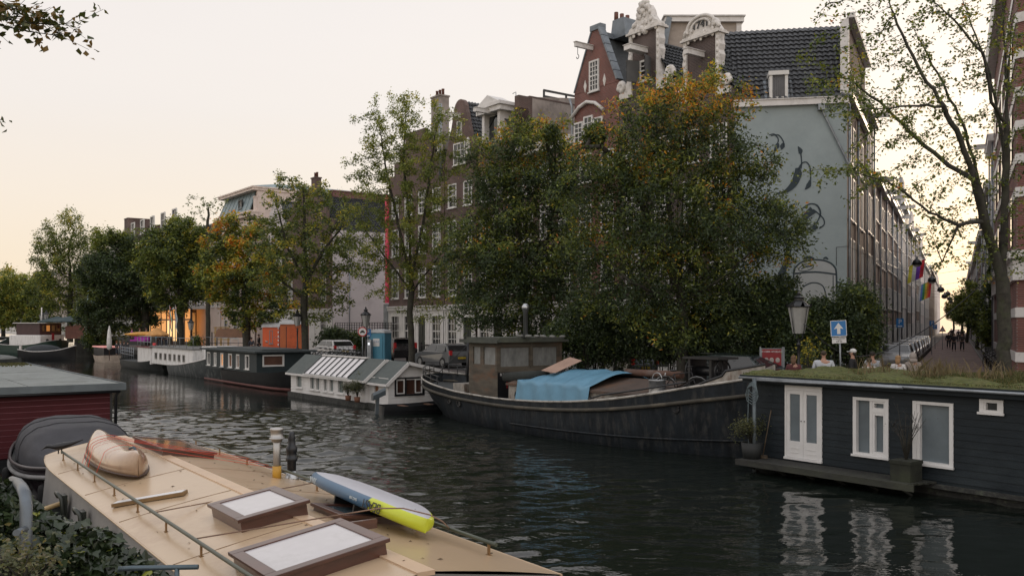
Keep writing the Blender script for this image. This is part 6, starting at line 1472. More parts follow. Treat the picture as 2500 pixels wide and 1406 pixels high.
# far end: the roof bows out in an arc
o = MB(); arc = [(-12.75 - .55 * math.cos(a * math.pi / 16 - math.pi / 2) * 1.0, halfw(-12.75) * math.sin(a * math.pi / 16 - math.pi / 2)) for a in range(17)]
vs = [(x, y, rz_(-12.75, y) - .03 * (-12.75 - x)) for x, y in arc]; vs2 = [(-12.75, y, rz_(-12.75, y)) for x, y in arc]
o.add(vs + vs2, [(i, i + 1, 17 + i + 1, 17 + i) for i in range(16)], 0, True); o.build('roof_end', crm, cb_)
o = MB(); o.box(-12.9, .325, -.10, .10, ZR - .045, ZR + .004); o.build('ridge_plank', crm2, cb_)
o = MB()
for sg in (-1, 1): o.tube([(x, sg * halfw(x), rz_(x, halfw(x)) - .008) for x in xs], .014, 6)
o.tube([(x, y, z - .008) for (x, y), (_, _, z) in zip(arc, vs)], .014, 6); o.build('roof_edge', crm, cb_)
grw = mat('grey_cabin_paint', (.235, .225, .215), .5, var=.1, scale=1.5, dirt=(.12, .12, .115), dirt_amt=.5)
o = MB(); 
for sg in (-1, 1):
    P = [(x, sg * (halfw(x) - .04), ZE - .01) for x in xs]; Q = [(x, sg * (halfw(x) + .05), .45) for x in xs]
    o.add(P + Q, [(i, i + 1, len(P) + i + 1, len(P) + i) for i in range(len(P) - 1)])
P = [(x * 1.0, y * .97, z - .02) for (x, y), (_, _, z) in zip(arc, vs)]; Q = [(x, y * 1.03, .45) for x, y in arc]
o.add(P + Q, [(i, i + 1, 17 + i + 1, 17 + i) for i in range(16)])
o.add([(.28, -1.66, .45), (.28, 1.66, .45), (.28, 1.66, ZE - .01), (.28, 0, ZR - .03), (.28, -1.66, ZE - .01)], [(0, 1, 2, 3, 4)]); o.build('cabin_wall', grw, cb_)
hst = [(-16.5, .1, .05, 1.35), (-16, .9, .5, 1.25), (-14.5, 1.85, 1.4, 1.05), (-12, 2.25, 1.9, .92), (-8, 2.4, 2.1, .85), (0, 2.35, 2.1, .85), (3, 2.1, 1.8, .9)]
make_hull(cb_, hst, 0, mat('cream_hull_dark', (.03, .035, .035), .4), bul=.28, railm=mat('cream_rail', (.36, .25, .11), .45), deckm=mat('grey_foredeck', (.14, .14, .145), .7))
o = MB(); L1 = [(x, -ht * .96, zt - .3) for x, ht, hw, zt in dense(hst) if x < -11.5]; L2_ = [(x, -ht * .985, zt) for x, ht, hw, zt in dense(hst) if x < -11.5]
for sg in (1, -1): o.add([(a, sg * b, c) for a, b, c in L1 + L2_], [(i, i + 1, len(L1) + i + 1, len(L1) + i) for i in range(len(L1) - 1)])
o.build('bulwark', mat('cream_bulwark', (.42, .28, .12), .5, var=.1), cb_)
# window hoods on the grey wall
for px, py in ((163, 1210), (209, 1250), (268, 1303), (345, 1365), (400, 1420)):
    x = fc.lx(px, -1.74); o = MB(); zt7 = ZE - .12
    o.tube([(x + .12, -1.78, .62), (x + .12, -1.84, zt7 - .06), (x + .06, -1.88, zt7), (x - .14, -1.88, zt7), (x - .16, -1.84, zt7 - .08)], .035, 6); o.box(x - .14, x + .1, -1.82, -1.745, .6, zt7 - .02); o.build('window', mat('dark_green_iron', (.02, .024, .018), .4), cb_)
# railings: green rail on short brown legs
gr = mat('rail_green', (.055, .065, .045), .4, var=.2); lg = mat('rail_leg_brown', (.22, .12, .045), .5)
for sg, x0, x1, nn in ((-1, -11.6, 2.2, 10), (1, -12.2, -.45, 8)):
    y = sg * 1.36; o = MB(); o.tube([(x0 + (x1 - x0) * k / 20, y, rz_(x0 + (x1 - x0) * k / 20, y) + .145) for k in range(21)], .024, 7); rl0 = o.build('railing', gr, cb_)
    for k in range(nn):
        x = x0 + .15 + (x1 - x0 - .3) * k / (nn - 1); z = rz_(x, y); l = MB(); l.beam((x, y, z - .01), (x, y, z + .135), .035, .02); l.box(x - .035, x + .035, y - .02, y + .02, z, z + .008); l.build('leg', lg, rl0)
def roof_pt(px, py, dz=0):
    y = 0; x = 0
    for it in range(12):
        z = rz_(x, y) + dz; w = on(px, py, z); d = w - Vector((pc.x, pc.y, 0)); x, y = d.dot(fc.ex), d.dot(fc.ey)
    return x, y, rz_(x, y)
# vents
x, y, z = roof_pt(676, 1166); yel = mat('yellow_collar', (.48, .26, .03), .5)
o = MB(); o.lathe([(.062, .0), (.062, .56), (.05, .57)], (x, y, z + .06), 14); o.lathe([(.09, .56), (.095, .6), (.13, .61), (.13, .625), (.105, .63), (.105, .75), (.12, .755), (.115, .79), (.06, .80)], (x, y, z + .06), 14); vq = o.build('flue', mat('flue_metal', (.38, .37, .36), .4, metal=.85, var=.15), cb_)
MB().lathe([(.075, -.05), (.075, .2), (.06, .205)], (x, y, z), 14).build('collar', yel, vq)
x, y, z = roof_pt(712, 1168); o = MB(); o.lathe([(.07, .1), (.07, .3), (.1, .31), (.105, .37), (.09, .38), (.085, .46), (.095, .47), (.1, .55), (.07, .58), (.06, .68), (.065, .70), (.045, .80), (.03, .82)], (x, y, z), 14); o.lathe([(.075, .1), (.08, .42), (.08, .5)], (x, y, z), 12); vq = o.build('flue', mat('black_flue', (.012, .014, .018), .4), cb_); vq['label'] = 'black stepped plastic flue'
MB().lathe([(.13, -.03), (.12, .02), (.075, .14)], (x, y, z), 14).build('collar', steel, vq)
# skylight hatches
mah = mat('mahogany', (.075, .028, .018), .35, var=.35, streak=.3, scale=6, coat=.3)
wgl = mat('white_skylight', (.52, .50, .51), .15, var=.07, scale=1.5, dirt=(.40, .39, .38), dirt_amt=.6)
def hatch(cx, cy, wx, wy, h, zoff=.0, label=None, slope=.0, name='skylight', frame=.09, panel=wgl):
    z = rz_(cx, cy) - .05; zt = z + .05 + h
    t = thing(name, label, 'skylight', fc.w(cx, cy, z), RB); H = zt - z; t.rotation_euler = (R(9 if cy < 0 else -9), 0, RB)
    o = MB(); o.box(-wx / 2, wx / 2, -wy / 2, wy / 2, 0, H); o.build('box', mah, t)
    o = MB(); e = .04; a, b = wx / 2 + e, wy / 2 + e
    o.box(-a, -a + frame + e, -b, b, H + .002, H + .045); o.box(a - frame - e, a, -b, b, H + .002, H + .045); o.box(-a + frame + e, a - frame - e, -b, -b + frame + e, H + .002, H + .045); o.box(-a + frame + e, a - frame - e, b - frame - e, b, H + .002, H + .045); o.build('frame', mah, t, bevel=.006)
    MB().box(-a + frame + e, a - frame - e, -b + frame + e, b - frame - e, H + .004, H + .03).build('pane', panel, t); return t
def roof_quad(p):     # centre and size in the boat's frame from three corners (near-left, far-left, near-right)
    return
# first hatch: corners (590,1225)(690,1200)->(790,1240)(905,1275..)
a = roof_pt(592, 1252); b = roof_pt(684, 1302); c_ = roof_pt(800, 1262)
hatch(-3.42, -.32, 1.15, .86, .13, label='mahogany framed skylight with white pane in the middle of the cream roof, below the paddleboard')
o_ = hatch(-2.9, .82, .9, .9, .05, label='low mahogany skylight with glass pane partly under the paddleboard', panel=glass('skylight_glass', (.05, .07, .08)))
h2 = hatch(-1.05, -.62, 1.15, 1.25, .13, label='largest mahogany skylight with white pane at the near end of the cream roof')
o = MB()
for sg in (-1, 1): o.box(-.9, .62, sg * .69 - .03, sg * .69 + .03, .26, .30)
for sg in (-1,): o.box(-.8, -.72, -.75, .75, .24, .34)
# flat long panel with white top
a = roof_pt(278, 1236); b = roof_pt(455, 1206); d = Vector((b[0] - a[0], b[1] - a[1], 0)); ctr = ((a[0] + b[0]) / 2, (a[1] + b[1]) / 2)
pn = thing('roof_light', 'long narrow white roof light lying across the left rail of the cream boat', 'roof light', fc.w(ctr[0], ctr[1], rz_(*ctr)), RB + math.atan2(d.y, d.x)); ln = d.length
tilt = math.atan2(b[2] - a[2], ln); 
o = MB(); o.box(-ln / 2, ln / 2, -.11, .11, 0, .05); q = o.build('frame', mat('panel_edge', (.20, .12, .05), .5), pn); q.rotation_euler = (0, -tilt, 0); q = MB().box(-ln / 2 + .02, ln / 2 - .02, -.095, .095, .051, .056).build('pane', mat('white_panel', (.68, .67, .67), .4, var=.03), pn); q.rotation_euler = (0, -tilt, 0)
# glass hatch at the far end
fgh = hatch(-10.4, .42, 2.2, .95, .08, label='low glazed mahogany hatch behind the canoe at the far end of the roof', panel=glass('hatch_glass', (.20, .15, .11), .08, .3), frame=.03)
# thin wooden spars
x, y, z = roof_pt(756, 1316); o = MB(); 
sp = thing('spar', 'short wooden beam lying on the cream roof between the two skylights', 'beam', fc.w(-1.75, .02, ZR), RB); MB().box(-.05, .0, -.1, .5, -.02, .09).build('beam', mah, sp)
# ---- canoe upside down with red lashings
def put(o, name, m, label, cat, fr, rz): q = o.build(name, m); q.matrix_world = Matrix.Translation(fr) @ Matrix.Rotation(rz, 4, 'Z'); return tag(q, label, cat)
a = roof_pt(338, 1172); b = roof_pt(236, 1098); A = fc.w(a[0], a[1], 0); Bv = fc.w(b[0], b[1], 0)
dv_ = (A - Bv); dv_.z = 0; rzc = math.atan2(dv_.y, dv_.x); mid = (A + Bv) / 2; Lc = max(dv_.length, 3.6); mm_ = mid - Vector((pc.x, pc.y, 0)); zc_ = rz_(mm_.dot(fc.ex), mm_.dot(fc.ey))
cn = thing('canoe', 'wooden canoe lying upside down and lashed with red cords on the cream roof', 'canoe', Vector((mid.x, mid.y, zc_ + .03)), rzc)
o = MB(); rings = []
for i in range(33):
    u = -1 + 2 * i / 32; x = u * Lc / 2; w = .42 * (1 - abs(u) ** 2.2) ** .75 + .012; H = .34 + .14 * abs(u) ** 5 - (0.30 * max(0, abs(u) - .86) / .14 * .4); zb = .02 + .0 * u
    rings.append([(x, w * math.cos(math.pi * j / 14), zb + H * (math.sin(math.pi * j / 14) ** .75 if 0 < j < 14 else 0)) for j in range(15)])
o.loft(rings, 0, True, closed=False); ob = o.build('shell', mat('varnished_canoe', (.36, .24, .155), .22, var=.2, scale=1.2, dirt=(.22, .15, .10), dirt_amt=.5, dirt_scale=4, coat=.5), cn); ob.modifiers.new('s', 'SOLIDIFY').thickness = .012
o = MB()
for j in (0, 14): o.tube([r[j] for r in rings], .017, 5)
o.build('gunwale', mat('canoe_gunwale', (.05, .025, .018), .5), cn)
o = MB(); o.beam((Lc / 2 - .55, -.02, .36), (Lc / 2 - .25, 0, .30), .03, .03); o.tube([(Lc / 2 - .4, -.1, .355), (Lc / 2 - .4, .1, .355)], .018, 5); o.tube([(Lc / 2 - .65, -.02, .40), (Lc / 2 - .5, .02, .44), (Lc / 2 - .38, .05, .37)], .02, 5); o.build('cleat', mat('teal_cord', (.05, .08, .10), .7), cn)
redc = mat('red_cord', (.60, .05, .02), .6)
y_l, y_r = -1.36, 1.36
for k, (px0, py0, uc, pxr, pyr) in enumerate(((199, 1130, -.42, 1, 0), (206, 1136, -.25, 1, 0), (214, 1143, -.08, 1, 0), (234, 1158, .42, 1, 0))):
    xa_ = fc.lx(px0, y_l); za = rz_(xa_, y_l) + .145
    ring = rings[int((uc + 1) * 16)]; c3 = [Matrix.Rotation(rzc, 3, 'Z') @ Vector(p) + Vector((mid.x, mid.y, zc_ + .05)) for p in ring[2:13]]
    # order so that it starts on the left rail side
    A0 = fc.w(xa_, y_l, za); 
    if (c3[0] - A0).length > (c3[-1] - A0).length: c3 = c3[::-1]
    xe_ = xa_ + .9 + .18 * k; xe_ = fc.lx(612 + 24 * k, y_r); E0 = fc.w(xe_, y_r, rz_(xe_, y_r) + .145)
    rr_ = MB(); rr_.tube([A0] + [p + Vector((0, 0, .012)) for p in c3[1:9]] + [E0], .0042, 5)
    q = rr_.build('lashing_cord', redc); tag(q, ['red cord over the far end of the canoe, topmost of the four', 'red cord over the canoe, second from its far end', 'red cord over the canoe, third from its far end', 'red cord lowest on the canoe, nearest its tip'][k], 'cord', 'red cords lashing the canoe')
for k, ((a0, b0), (a1, b1)) in enumerate((((377, 1265), (770, 1176)), ((475, 1331), (930, 1240)))):
    X0 = fc.lx(a0, -1.36); p0 = fc.w(X0, -1.36, rz_(X0, 1.36) + .15); 
    X1 = [-5.9, -2.75][k]; yy_ = [1.36, 1.36][k]; p1 = fc.w(X1, yy_, rz_(X1, yy_) + [.16, .42][k])
    pts_ = [p0, p0.lerp(p1, .5) + Vector((0, 0, -.0 + .05)), p1]
    if k == 1: XD = fc.lx(1097, 1.36); pts_ = [p0, on(926, 1240, 1.95), on(985, 1240, 1.97), on(1050, 1256, 1.93), on(1080, 1272, 1.85), fc.w(XD, 1.36, rz_(XD, 1.36) + .145)]
    if k == 0: XD = fc.lx(775, 1.36); pts_ = [p0, fc.w(XD, 1.36, rz_(XD, 1.36) + .145)]
    rr_ = MB().tube(pts_, .009, 5); q = rr_.build('cord', mat('brown_cord', (.22, .14, .10), .8)); tag(q, ['thin brown cord crossing the roof beyond the middle skylight', 'thin brown cord crossing the roof and tied over the paddleboard'][k], 'cord')
# crow decoy
x, y, z = roof_pt(190, 1118); cw2 = thing('crow_figure', 'black crow figure perched on the end of the left railing of the cream boat', 'bird', fc.w(-11.75, -1.36, rz_(-11.6, 1.36) + .17), R(10))
o = MB(); o.loft([[(x_, r_ * math.cos(a * math.pi / 5), z_ + r_ * .9 * math.sin(a * math.pi / 5)) for a in range(10)] for x_, z_, r_ in ((.42, .19, .008), (.30, .15, .03), (.18, .11, .055), (.05, .08, .075), (-.08, .06, .07), (-.15, .06, .045), (-.2, .07, .04), (-.25, .07, .04), (-.29, .05, .025), (-.33, .02, .012), (-.36, -.02, .003))]); o.beam((.02, 0, -.08), (.02, 0, .03), .02, .02); o.beam((-.04, 0, -.08), (-.04, 0, .03), .02, .02); o.build('body', mat('crow_black', (.008, .008, .01), .4), cw2)
# ---- paddleboard on a small rack
a = (-4.35, .92); b = (-1.55, 1.22)
a3 = roof_pt(775, 1205); b3 = roof_pt(1075, 1335)
A = fc.w(a3[0], a3[1], 0); Bv = fc.w(b3[0], b3[1], 0); dv_ = Bv - A; rzp = math.atan2(dv_.y, dv_.x); Lp = 3.5; mid = (A + Bv) / 2
mm_ = mid - Vector((pc.x, pc.y, 0)); zpb = rz_(mm_.dot(fc.ex), mm_.dot(fc.ey)) + .23
pb = thing('paddleboard', 'inflatable paddleboard with white underside, blue side and lime green nose on the cream roof', 'paddleboard', Vector((mid.x, mid.y, zpb + .03)), rzp); pb.rotation_euler = (R(-13), 0, rzp)
blue = mat('board_blue', (.035, .10, .18), .4, var=.05); lime = mat('board_lime', (.50, .55, .03), .4, var=.05); bwh = mat('board_white', (.45, .45, .49), .45, var=.04)
def bw(u):   # half width of the board, u from -1 (tail) to 1 (nose)
    return .40 * (1 - max(0, u - .25) ** 2.2 / .75 ** 2.2 * .98) ** .6 if u > .25 else .40 * (1 - max(0, -u - .3) ** 2.0 / .7 ** 2 * .62) ** .6
th = .088; NU = 48
def bpt(u, a):       # around the rail, a 0..1 from top edge outward down to the bottom edge
    w = bw(u); x = u * Lp / 2; z = .10 * max(0, -(u) - .5) * 0 + (.12 * max(0, u - .55) ** 1.5 * -1)
    return x, w, z
o = MB(); rings = []
for i in range(NU + 1):
    u = -1 + 2 * i / NU; x = u * Lp / 2; w = max(.012, bw(u)) if 0 < i < NU else .02; z0 = -.16 * max(0, u - .5) ** 1.6
    r = []
    for j in range(20):
        a = 2 * math.pi * j / 20; r.append((x, (w - th) * (1 if math.cos(a) > 0 else -1) * min(1, abs(math.cos(a)) * 4) + th * math.cos(a) if w > th else w * math.cos(a), z0 + th * math.sin(a)))
    rings.append(r)
k = 20; 
for i in range(NU):
    for j in range(k):
        j2 = (j + 1) % k; zz = (rings[i][j][2] + rings[i][j2][2]) / 2 - (rings[i][4][2] + rings[i][15][2]) / 2 * 0
        am = 2 * math.pi * (j + .5) / k; u = -1 + 2 * (i + .5) / NU
        edge = u + .06 * math.cos(am)
        mi = 1 if math.sin(am) > .90 and bw(u) > .0 else (2 if edge > .42 else 0)
        if math.sin(am) > .97: mi = 1
        o.add([rings[i][j], rings[i][j2], rings[i + 1][j2], rings[i + 1][j]], [(0, 1, 2, 3)], mi, True)
o.add(rings[0], [list(range(20))], 0); o.add(rings[-1], [list(range(20))], 2)
q = o.build('board', [blue, bwh, lime], pb)
bm = bmesh.new(); bm.from_mesh(q.data); bmesh.ops.remove_doubles(bm, verts=bm.verts, dist=.0005); bmesh.ops.recalc_face_normals(bm, faces=bm.faces); bm.to_mesh(q.data); bm.free()
sgn = -1
tw_ = mat('lettering_white', (.45, .5, .52), .5)
text_mesh('BEAST', .17, black, pb, (Lp / 2 * .53, -bw(.53) - .012, .0), (R(90), R(180), math.atan2(bw(.44) - bw(.62), .18 * Lp / 2)), ext=.003, sx=1)
text_mesh('AQUA MARINA', .11, tw_, pb, (-Lp / 2 * .60, -.402 + .05, .0), (R(90), R(180), 0), ext=.003)
text_mesh('SINCE 2008', .05, tw_, pb, (Lp / 2 * .22, -.403, .0), (R(90), R(180), 0), ext=.003)
for xx in (.2, -.5): MB().box(xx, xx + .04, -.3, .3, -.30, -.075).build('rack', blackm, pb)
o = MB(); o.prism([(Lp / 2 - .55, 0), (Lp / 2 - .35, -.02), (Lp / 2 - .62, -.14), (Lp / 2 - .7, -.12)], -.012, .012, 'y'); MB().tube([(1.15, 0, .05), (1.3, .05, .062), (1.38, -.04, .05)], .012, 5).build('leash_ring', blackm, pb)
for x in (-10.1, -7.6, -5.2, -2.5):
    for sg in (-1, 1): MB().tube([(x, sg * y, rz_(x, y) + .001) for y in (.12, .6, 1.1, 1.66)], .006, 4).build('roof_seam', mat('seam_brown', (.22, .14, .08), .7), cb_)
# ---- leaves scattered on the roof
k9 = 110; P = np.array([[random.uniform(-11.5, 0), random.uniform(-1.6, 1.6), 0] for _ in range(k9)]); P[:, 2] = [rz_(x, y) + .004 for x, y, _ in P]
V = []; 
for p in P:
    a = random.uniform(0, 6.3); d = Vector((math.cos(a), math.sin(a), 0)) * random.uniform(.018, .035); e_ = Vector((-d.y, d.x, 0)) * .5
    p = Vector(p); V += [fc.w(*p) - d, fc.w(*p) + e_ + Vector((0, 0, .012)), fc.w(*p) + d + Vector((0, 0, .004)), fc.w(*p) - e_]
lf = MB(); lf.add(V, [(4 * i, 4 * i + 1, 4 * i + 2, 4 * i + 3) for i in range(k9)]); tag(lf.build('fallen_leaves', mat('dead_leaf', (.09, .055, .025), .8)), 'small brown fallen leaves scattered over the cream roof', 'leaves', kind='stuff')
# ------------------------------------------------------------------ ivy and steel railings in the lower left corner
galv2 = mat('wet_galvanised', (.13, .15, .17), .4, metal=.6, var=.3)
rt = thing('handrail', 'thick galvanised steel handrail rising from the ivy at the left edge', 'railing', at(62, 1400, 5.2), 0)
o = MB(); g_ = lambda x, y, Y: at(x, y, Y) - at(62, 1400, 5.2)
o.tube([g_(62, 1500, 5.2), g_(64, 1235, 5.2), g_(62, 1208, 5.25), g_(54, 1190, 5.5), g_(44, 1178, 6.1), g_(30, 1172, 7.2)], .034, 10); o.tube([g_(64, 1290, 5.2), g_(40, 1300, 5.0)], .02, 8); o.build('rail', galv2, rt)
rt = thing('handrail', 'short horizontal steel rail with a post in the ivy below the cream boat', 'railing', at(400, 1384, 5.6), 0)
g_ = lambda x, y, Y: at(x, y, Y) - at(400, 1384, 5.6)
o = MB(); o.tube([g_(290, 1388, 5.6), g_(320, 1386, 5.6), g_(484, 1383, 5.6)], .016, 8); o.tube([g_(432, 1385, 5.6), g_(432, 1460, 5.6)], .016, 8); o.build('rail', mat('blue_grey_rail', (.08, .11, .13), .4, metal=.5), rt)
iv = MB()
iblobs = [(20, 1300, 90, 90), (90, 1340, 100, 90), (180, 1350, 110, 75), (260, 1390, 110, 60), (340, 1425, 80, 35), (0, 1220, 50, 50), (60, 1420, 200, 60), (300, 1440, 150, 40), (30, 1255, 70, 50)]
P = sample_blobs(iblobs, 6.2, 9000, depth=.9)
cols = pal([(.020, .034, .015), (.028, .045, .018), (.035, .05, .022), (.018, .028, .014)], 9000, .3); k = rng.random(9000) < .025; cols[k] = (.22, .24, .03)
ivt = thing('ivy', 'thick dark glossy ivy with a few yellow leaves in the lower left corner', 'ivy', at(100, 1500, 6.2), 0); O_ = np.array(at(100, 1500, 6.2))
def ivy_leaves(P, L, tint, m, parent, O_):
    n = len(P); a = rng.normal(0, 1, (n, 3)); a[:, 2] = a[:, 2] * .4 - .5; a /= np.linalg.norm(a, axis=1)[:, None]
    nn = rng.normal(0, .6, (n, 3)) + np.array([.1, -.7, .8]); b = np.cross(nn, a); b /= np.linalg.norm(b, axis=1)[:, None]; s = rng.uniform(.6, 1.3, n)[:, None] * L; c = np.cross(a, b)
    pts = [(0, 0), (.25, .45), (.45, .38), (.55, .18), (1.0, 0), (.55, -.18), (.45, -.38), (.25, -.45)]
    V = np.stack([P + a * s * u + b * s * v + c * s * (.08 * abs(v) * 2) for u, v in pts], 1).reshape(-1, 3) - O_
    return np_mesh('foliage', V, np.arange(8 * n).reshape(n, 8), m, parent, tint, False)
ivy_leaves(P, .085, cols, leafmat('ivy_leaf', .28, .12), ivt, O_)
o = MB()
for k in range(30): p = Vector(P[random.randrange(9000)]) - Vector(O_); o.tube([(p.x * .6, p.y, -.4), (p.x * .8, p.y, p.z * .5), tuple(p)], .006, 4)
o.build('stems', bark, ivt)
# a wall under the ivy, so that it grows on something
wl = thing('garden_wall', 'low dark brick wall under the ivy in the lower left corner', 'wall', (-2.9, 6.6, 1.2), R(-20)); MB().box(-2.5, 1.9, -.15, .15, 0, 1.05).build('wall', B_drk, wl)
# pale succulent bottom left
t = leafy('shrub', 'pale green flowering shrub in front of the ivy in the corner', 'plant', at(45, 1500, 4.6), .22, .35, 900, [(.12, .13, .06), (.18, .16, .09), (.08, .09, .04)], .03, .010, stems=16)
# ------------------------------------------------------------------ branches hanging in at the top left from a tree beside us
def branch_spray(name, label, lines, Y, nleaf, L, cols, r=.006, base=None, tw=1.0):
    t = thing(name, label, 'tree branch', base or at(*lines[0][0], Y), 0); o = MB(); tips = []; b0 = base or at(*lines[0][0], Y)
    for ln in lines:
        P_ = [at(x, y, Y + i * .15) - b0 for i, (x, y) in enumerate(ln)]; o.tube(P_, [r * (1.6 - 1.2 * i / (len(P_) - 1)) for i in range(len(P_))], 5)
        for p, q in zip(P_, P_[1:]):
            for k in range(7): e = p.lerp(q, random.random()); e2 = e + tw * Vector((random.uniform(.05, .25), random.uniform(-.15, .15), random.uniform(-.16, .12))); o.tube([e, e2], .002, 3); tips += [e2, e.lerp(e2, .6)]
    o.build('branch', bark, t); T = np.array([tuple(v) for v in tips]); P2_ = T[rng.integers(0, len(T), nleaf)] + rng.normal(0, .035, (nleaf, 3))
    leaf_mesh(P2_, L, L * .33, pal(cols, nleaf), 'foliage', LM, t, droop=.5); return t
branch_spray('branch', 'leafy twigs of a near tree hanging into the top left corner', [[(-60, 10), (0, 45), (60, 55), (130, 62), (190, 55)], [(-60, 60), (0, 62), (70, 78), (150, 88)], [(-40, -20), (5, 10), (50, 28), (100, 35)]], 7.5, 330, .075, [(.05, .065, .02), (.08, .085, .025), (.16, .10, .025)])
branch_spray('branch', 'small leaf tuft hanging in at the left edge above the far trees', [[(-60, 280), (-25, 300), (-2, 294)]], 7.5, 22, .06, [(.05, .065, .02)], tw=.2)
# ------------------------------------------------------------------ people
def skin_mesh(name, verts, edges, rad, m, parent, sub=1):
    me = bpy.data.meshes.new(name); me.from_pydata(verts, edges, []); o = bpy.data.objects.new(name, me); COL.objects.link(o)
    s = o.modifiers.new('skin', 'SKIN'); s.use_smooth_shade = True
    me.skin_vertices[0].data[0].use_root = True
    for i, r in enumerate(rad): me.skin_vertices[0].data[i].radius = (r, r) if not isinstance(r, tuple) else r
    b = o.modifiers.new('sub', 'SUBSURF'); b.levels = sub; b.render_levels = sub
    dg = bpy.context.evaluated_depsgraph_get(); m2 = bpy.data.meshes.new_from_object(o.evaluated_get(dg)); bpy.data.objects.remove(o)
    m2.materials.clear(); m2.materials.append(m); m2.polygons.foreach_set('use_smooth', [True] * len(m2.polygons)); m2.name = name
    return link(bpy.data.objects.new(name, m2), parent)
skin = mat('skin', (.36, .20, .14), .55, var=.1); skin_d = mat('skin_tan', (.24, .13, .085), .55, var=.1)
PROTO = {}
def person(label, loc, rz, top, legs=(.03, .035, .05), hair=(.03, .02, .015), pose='stand', h=1.75, hat=None, hood=False, stout=1.0, longhair=False, group=None, bag=None, sleeves=True, straps=False, skinm=None):
    t = thing('person', label, 'person', loc, rz, group); k = h / 1.75; sk = skinm or skin
    # facing -y.  joints
    J = {}
    if pose == 'walk': LF, RF, LK, RK = (.10, -.30, .06), (-.10, .34, .10), (.10, -.18, .50), (-.10, .10, .48)
    else: LF, RF, LK, RK = (.11, .0, .06), (-.11, .05, .06), (.11, -.02, .50), (-.11, .02, .50)
    sw = .20 * stout; aL = (.26 * stout, -.10 if pose == 'walk' else .02, 1.12); hL = (.27 * stout, -.26 if pose == 'walk' else -.06, .88); aR = (-.26 * stout, .10 if pose == 'walk' else .04, 1.12); hR = (-.27 * stout, .04, .86)
    if pose == 'sit':
        LF, RF, LK, RK = (.12, -.48, .06), (-.12, -.46, .06), (.11, -.44, .48), (-.11, -.44, .48)
    V = [(0, 0, .95), (0, 0, 1.12), (0, .01, 1.33), (0, .0, 1.46), (0, -.005, 1.53), (0, -.015, 1.60), (0, -.01, 1.69)]; E = [(0, 1), (1, 2), (2, 3), (3, 4), (4, 5), (5, 6)]; Rd = [(.15, .11), (.14, .10), (.165, .115), (.075, .065), (.05, .05), (.072, .085), (.065, .078)]
    def add(p, r, q): V.append(p); Rd.append(r); E.append((q, len(V) - 1)); return len(V) - 1
    for s_, A_, H_ in ((1, aL, hL), (-1, aR, hR)):
        a = add((s_ * sw, .0, 1.40), (.058, .058), 2 + 0); b = add(A_, (.042, .042), a); c = add(H_, (.03, .03), b)
        d = Vector((H_[0] - A_[0], H_[1] - A_[1], H_[2] - A_[2])).normalized(); p = Vector(H_) + d * .05; pm = add(tuple(p), (.036, .018), c)
        for f_, (dy, ln) in enumerate(((-.03, .065), (-.012, .078), (.010, .082), (.028, .068))):
            q1 = p + Vector((0, dy, 0)) + d * ln * .6; q2 = q1 + d * ln * .4 + Vector((-s_ * .012, 0, 0)); e1 = add(tuple(q1), (.009, .009), pm); add(tuple(q2), (.007, .007), e1)
        tb = Vector(H_) + d * .015 + Vector((0, -.035, 0)); e1 = add(tuple(tb), (.011, .011), c); add(tuple(tb + d * .04 + Vector((-s_ * .01, -.015, 0))), (.009, .009), e1)
    for s_, K_, F_ in ((1, LK, LF), (-1, RK, RF)):
        a = add((s_ * .09, 0, .90), (.088, .09), 0); b = add(K_, (.058, .06), a); c = add((F_[0], F_[1] + .02, F_[2] + .04), (.038, .04), b); add((F_[0], F_[1] - .13, F_[2] - .02), (.035, .028), c)
    V = [(x * k, y * k, z * k) for x, y, z in V]; Rd = [(a * k, b * k) for a, b in Rd]
    skin_mesh('body', V, E, Rd, sk, t, 1)
    # face: nose, eyes, ears on the head
    o = MB(); o.blob((0, -.105 * k, 1.625 * k), (.012, .02, .022), 6); 
    for s_ in (-1, 1): o.blob((s_ * .078 * k, 0, 1.63 * k), (.012, .022, .03), 6)
    o.build('ears_and_nose', sk, t)
    o = MB()
    for s_ in (-1, 1): o.blob((s_ * .03 * k, -.088 * k, 1.652 * k), (.012, .008, .008), 6)
    o.box(-.025 * k, .025 * k, -.094 * k, -.086 * k, 1.578 * k, 1.584 * k); o.build('eyes_and_mouth', mat('dark_features', (.03, .015, .012), .5), t)
    # clothes
    cm = lambda c: mat('cloth_' + '_'.join(str(int(v * 200)) for v in c), c, .85, var=.12, scale=4, bump=.3, bscale=9)
    Vj = [(0, 0, .88), (0, 0, 1.12), (0, .01, 1.33), (0, 0, 1.45)]; Rj = [(.175 * stout, .13 * stout), (.165 * stout, .125 * stout), (.185 * stout, .135), (.085, .08)]; Ej = [(0, 1), (1, 2), (2, 3)]
    for s_, A_, H_ in ((1, aL, hL), (-1, aR, hR)):
        n = len(Vj); Vj += [(s_ * sw, 0, 1.39), A_] + ([tuple(Vector(A_).lerp(Vector(H_), .92))] if sleeves else []); Rj += [(.078, .078), (.062, .062)] + ([(.045, .045)] if sleeves else []); Ej += [(2, n), (n, n + 1)] + ([(n + 1, n + 2)] if sleeves else [])
    skin_mesh('jacket', [(x * k, y * k, z * k) for x, y, z in Vj], Ej, [(a * k, b * k) for a, b in Rj], cm(top), t, 1)
    Vt = [(0, 0, .93)]; Rt = [(.16, .12)]; Et = []
    for s_, K_, F_ in ((1, LK, LF), (-1, RK, RF)):
        n = len(Vt); Vt += [(s_ * .09, 0, .86), K_, (F_[0], F_[1] + .015, F_[2] + .06)]; Rt += [(.10, .10), (.075, .078), (.06, .06)]; Et += [(0, n), (n, n + 1), (n + 1, n + 2)]
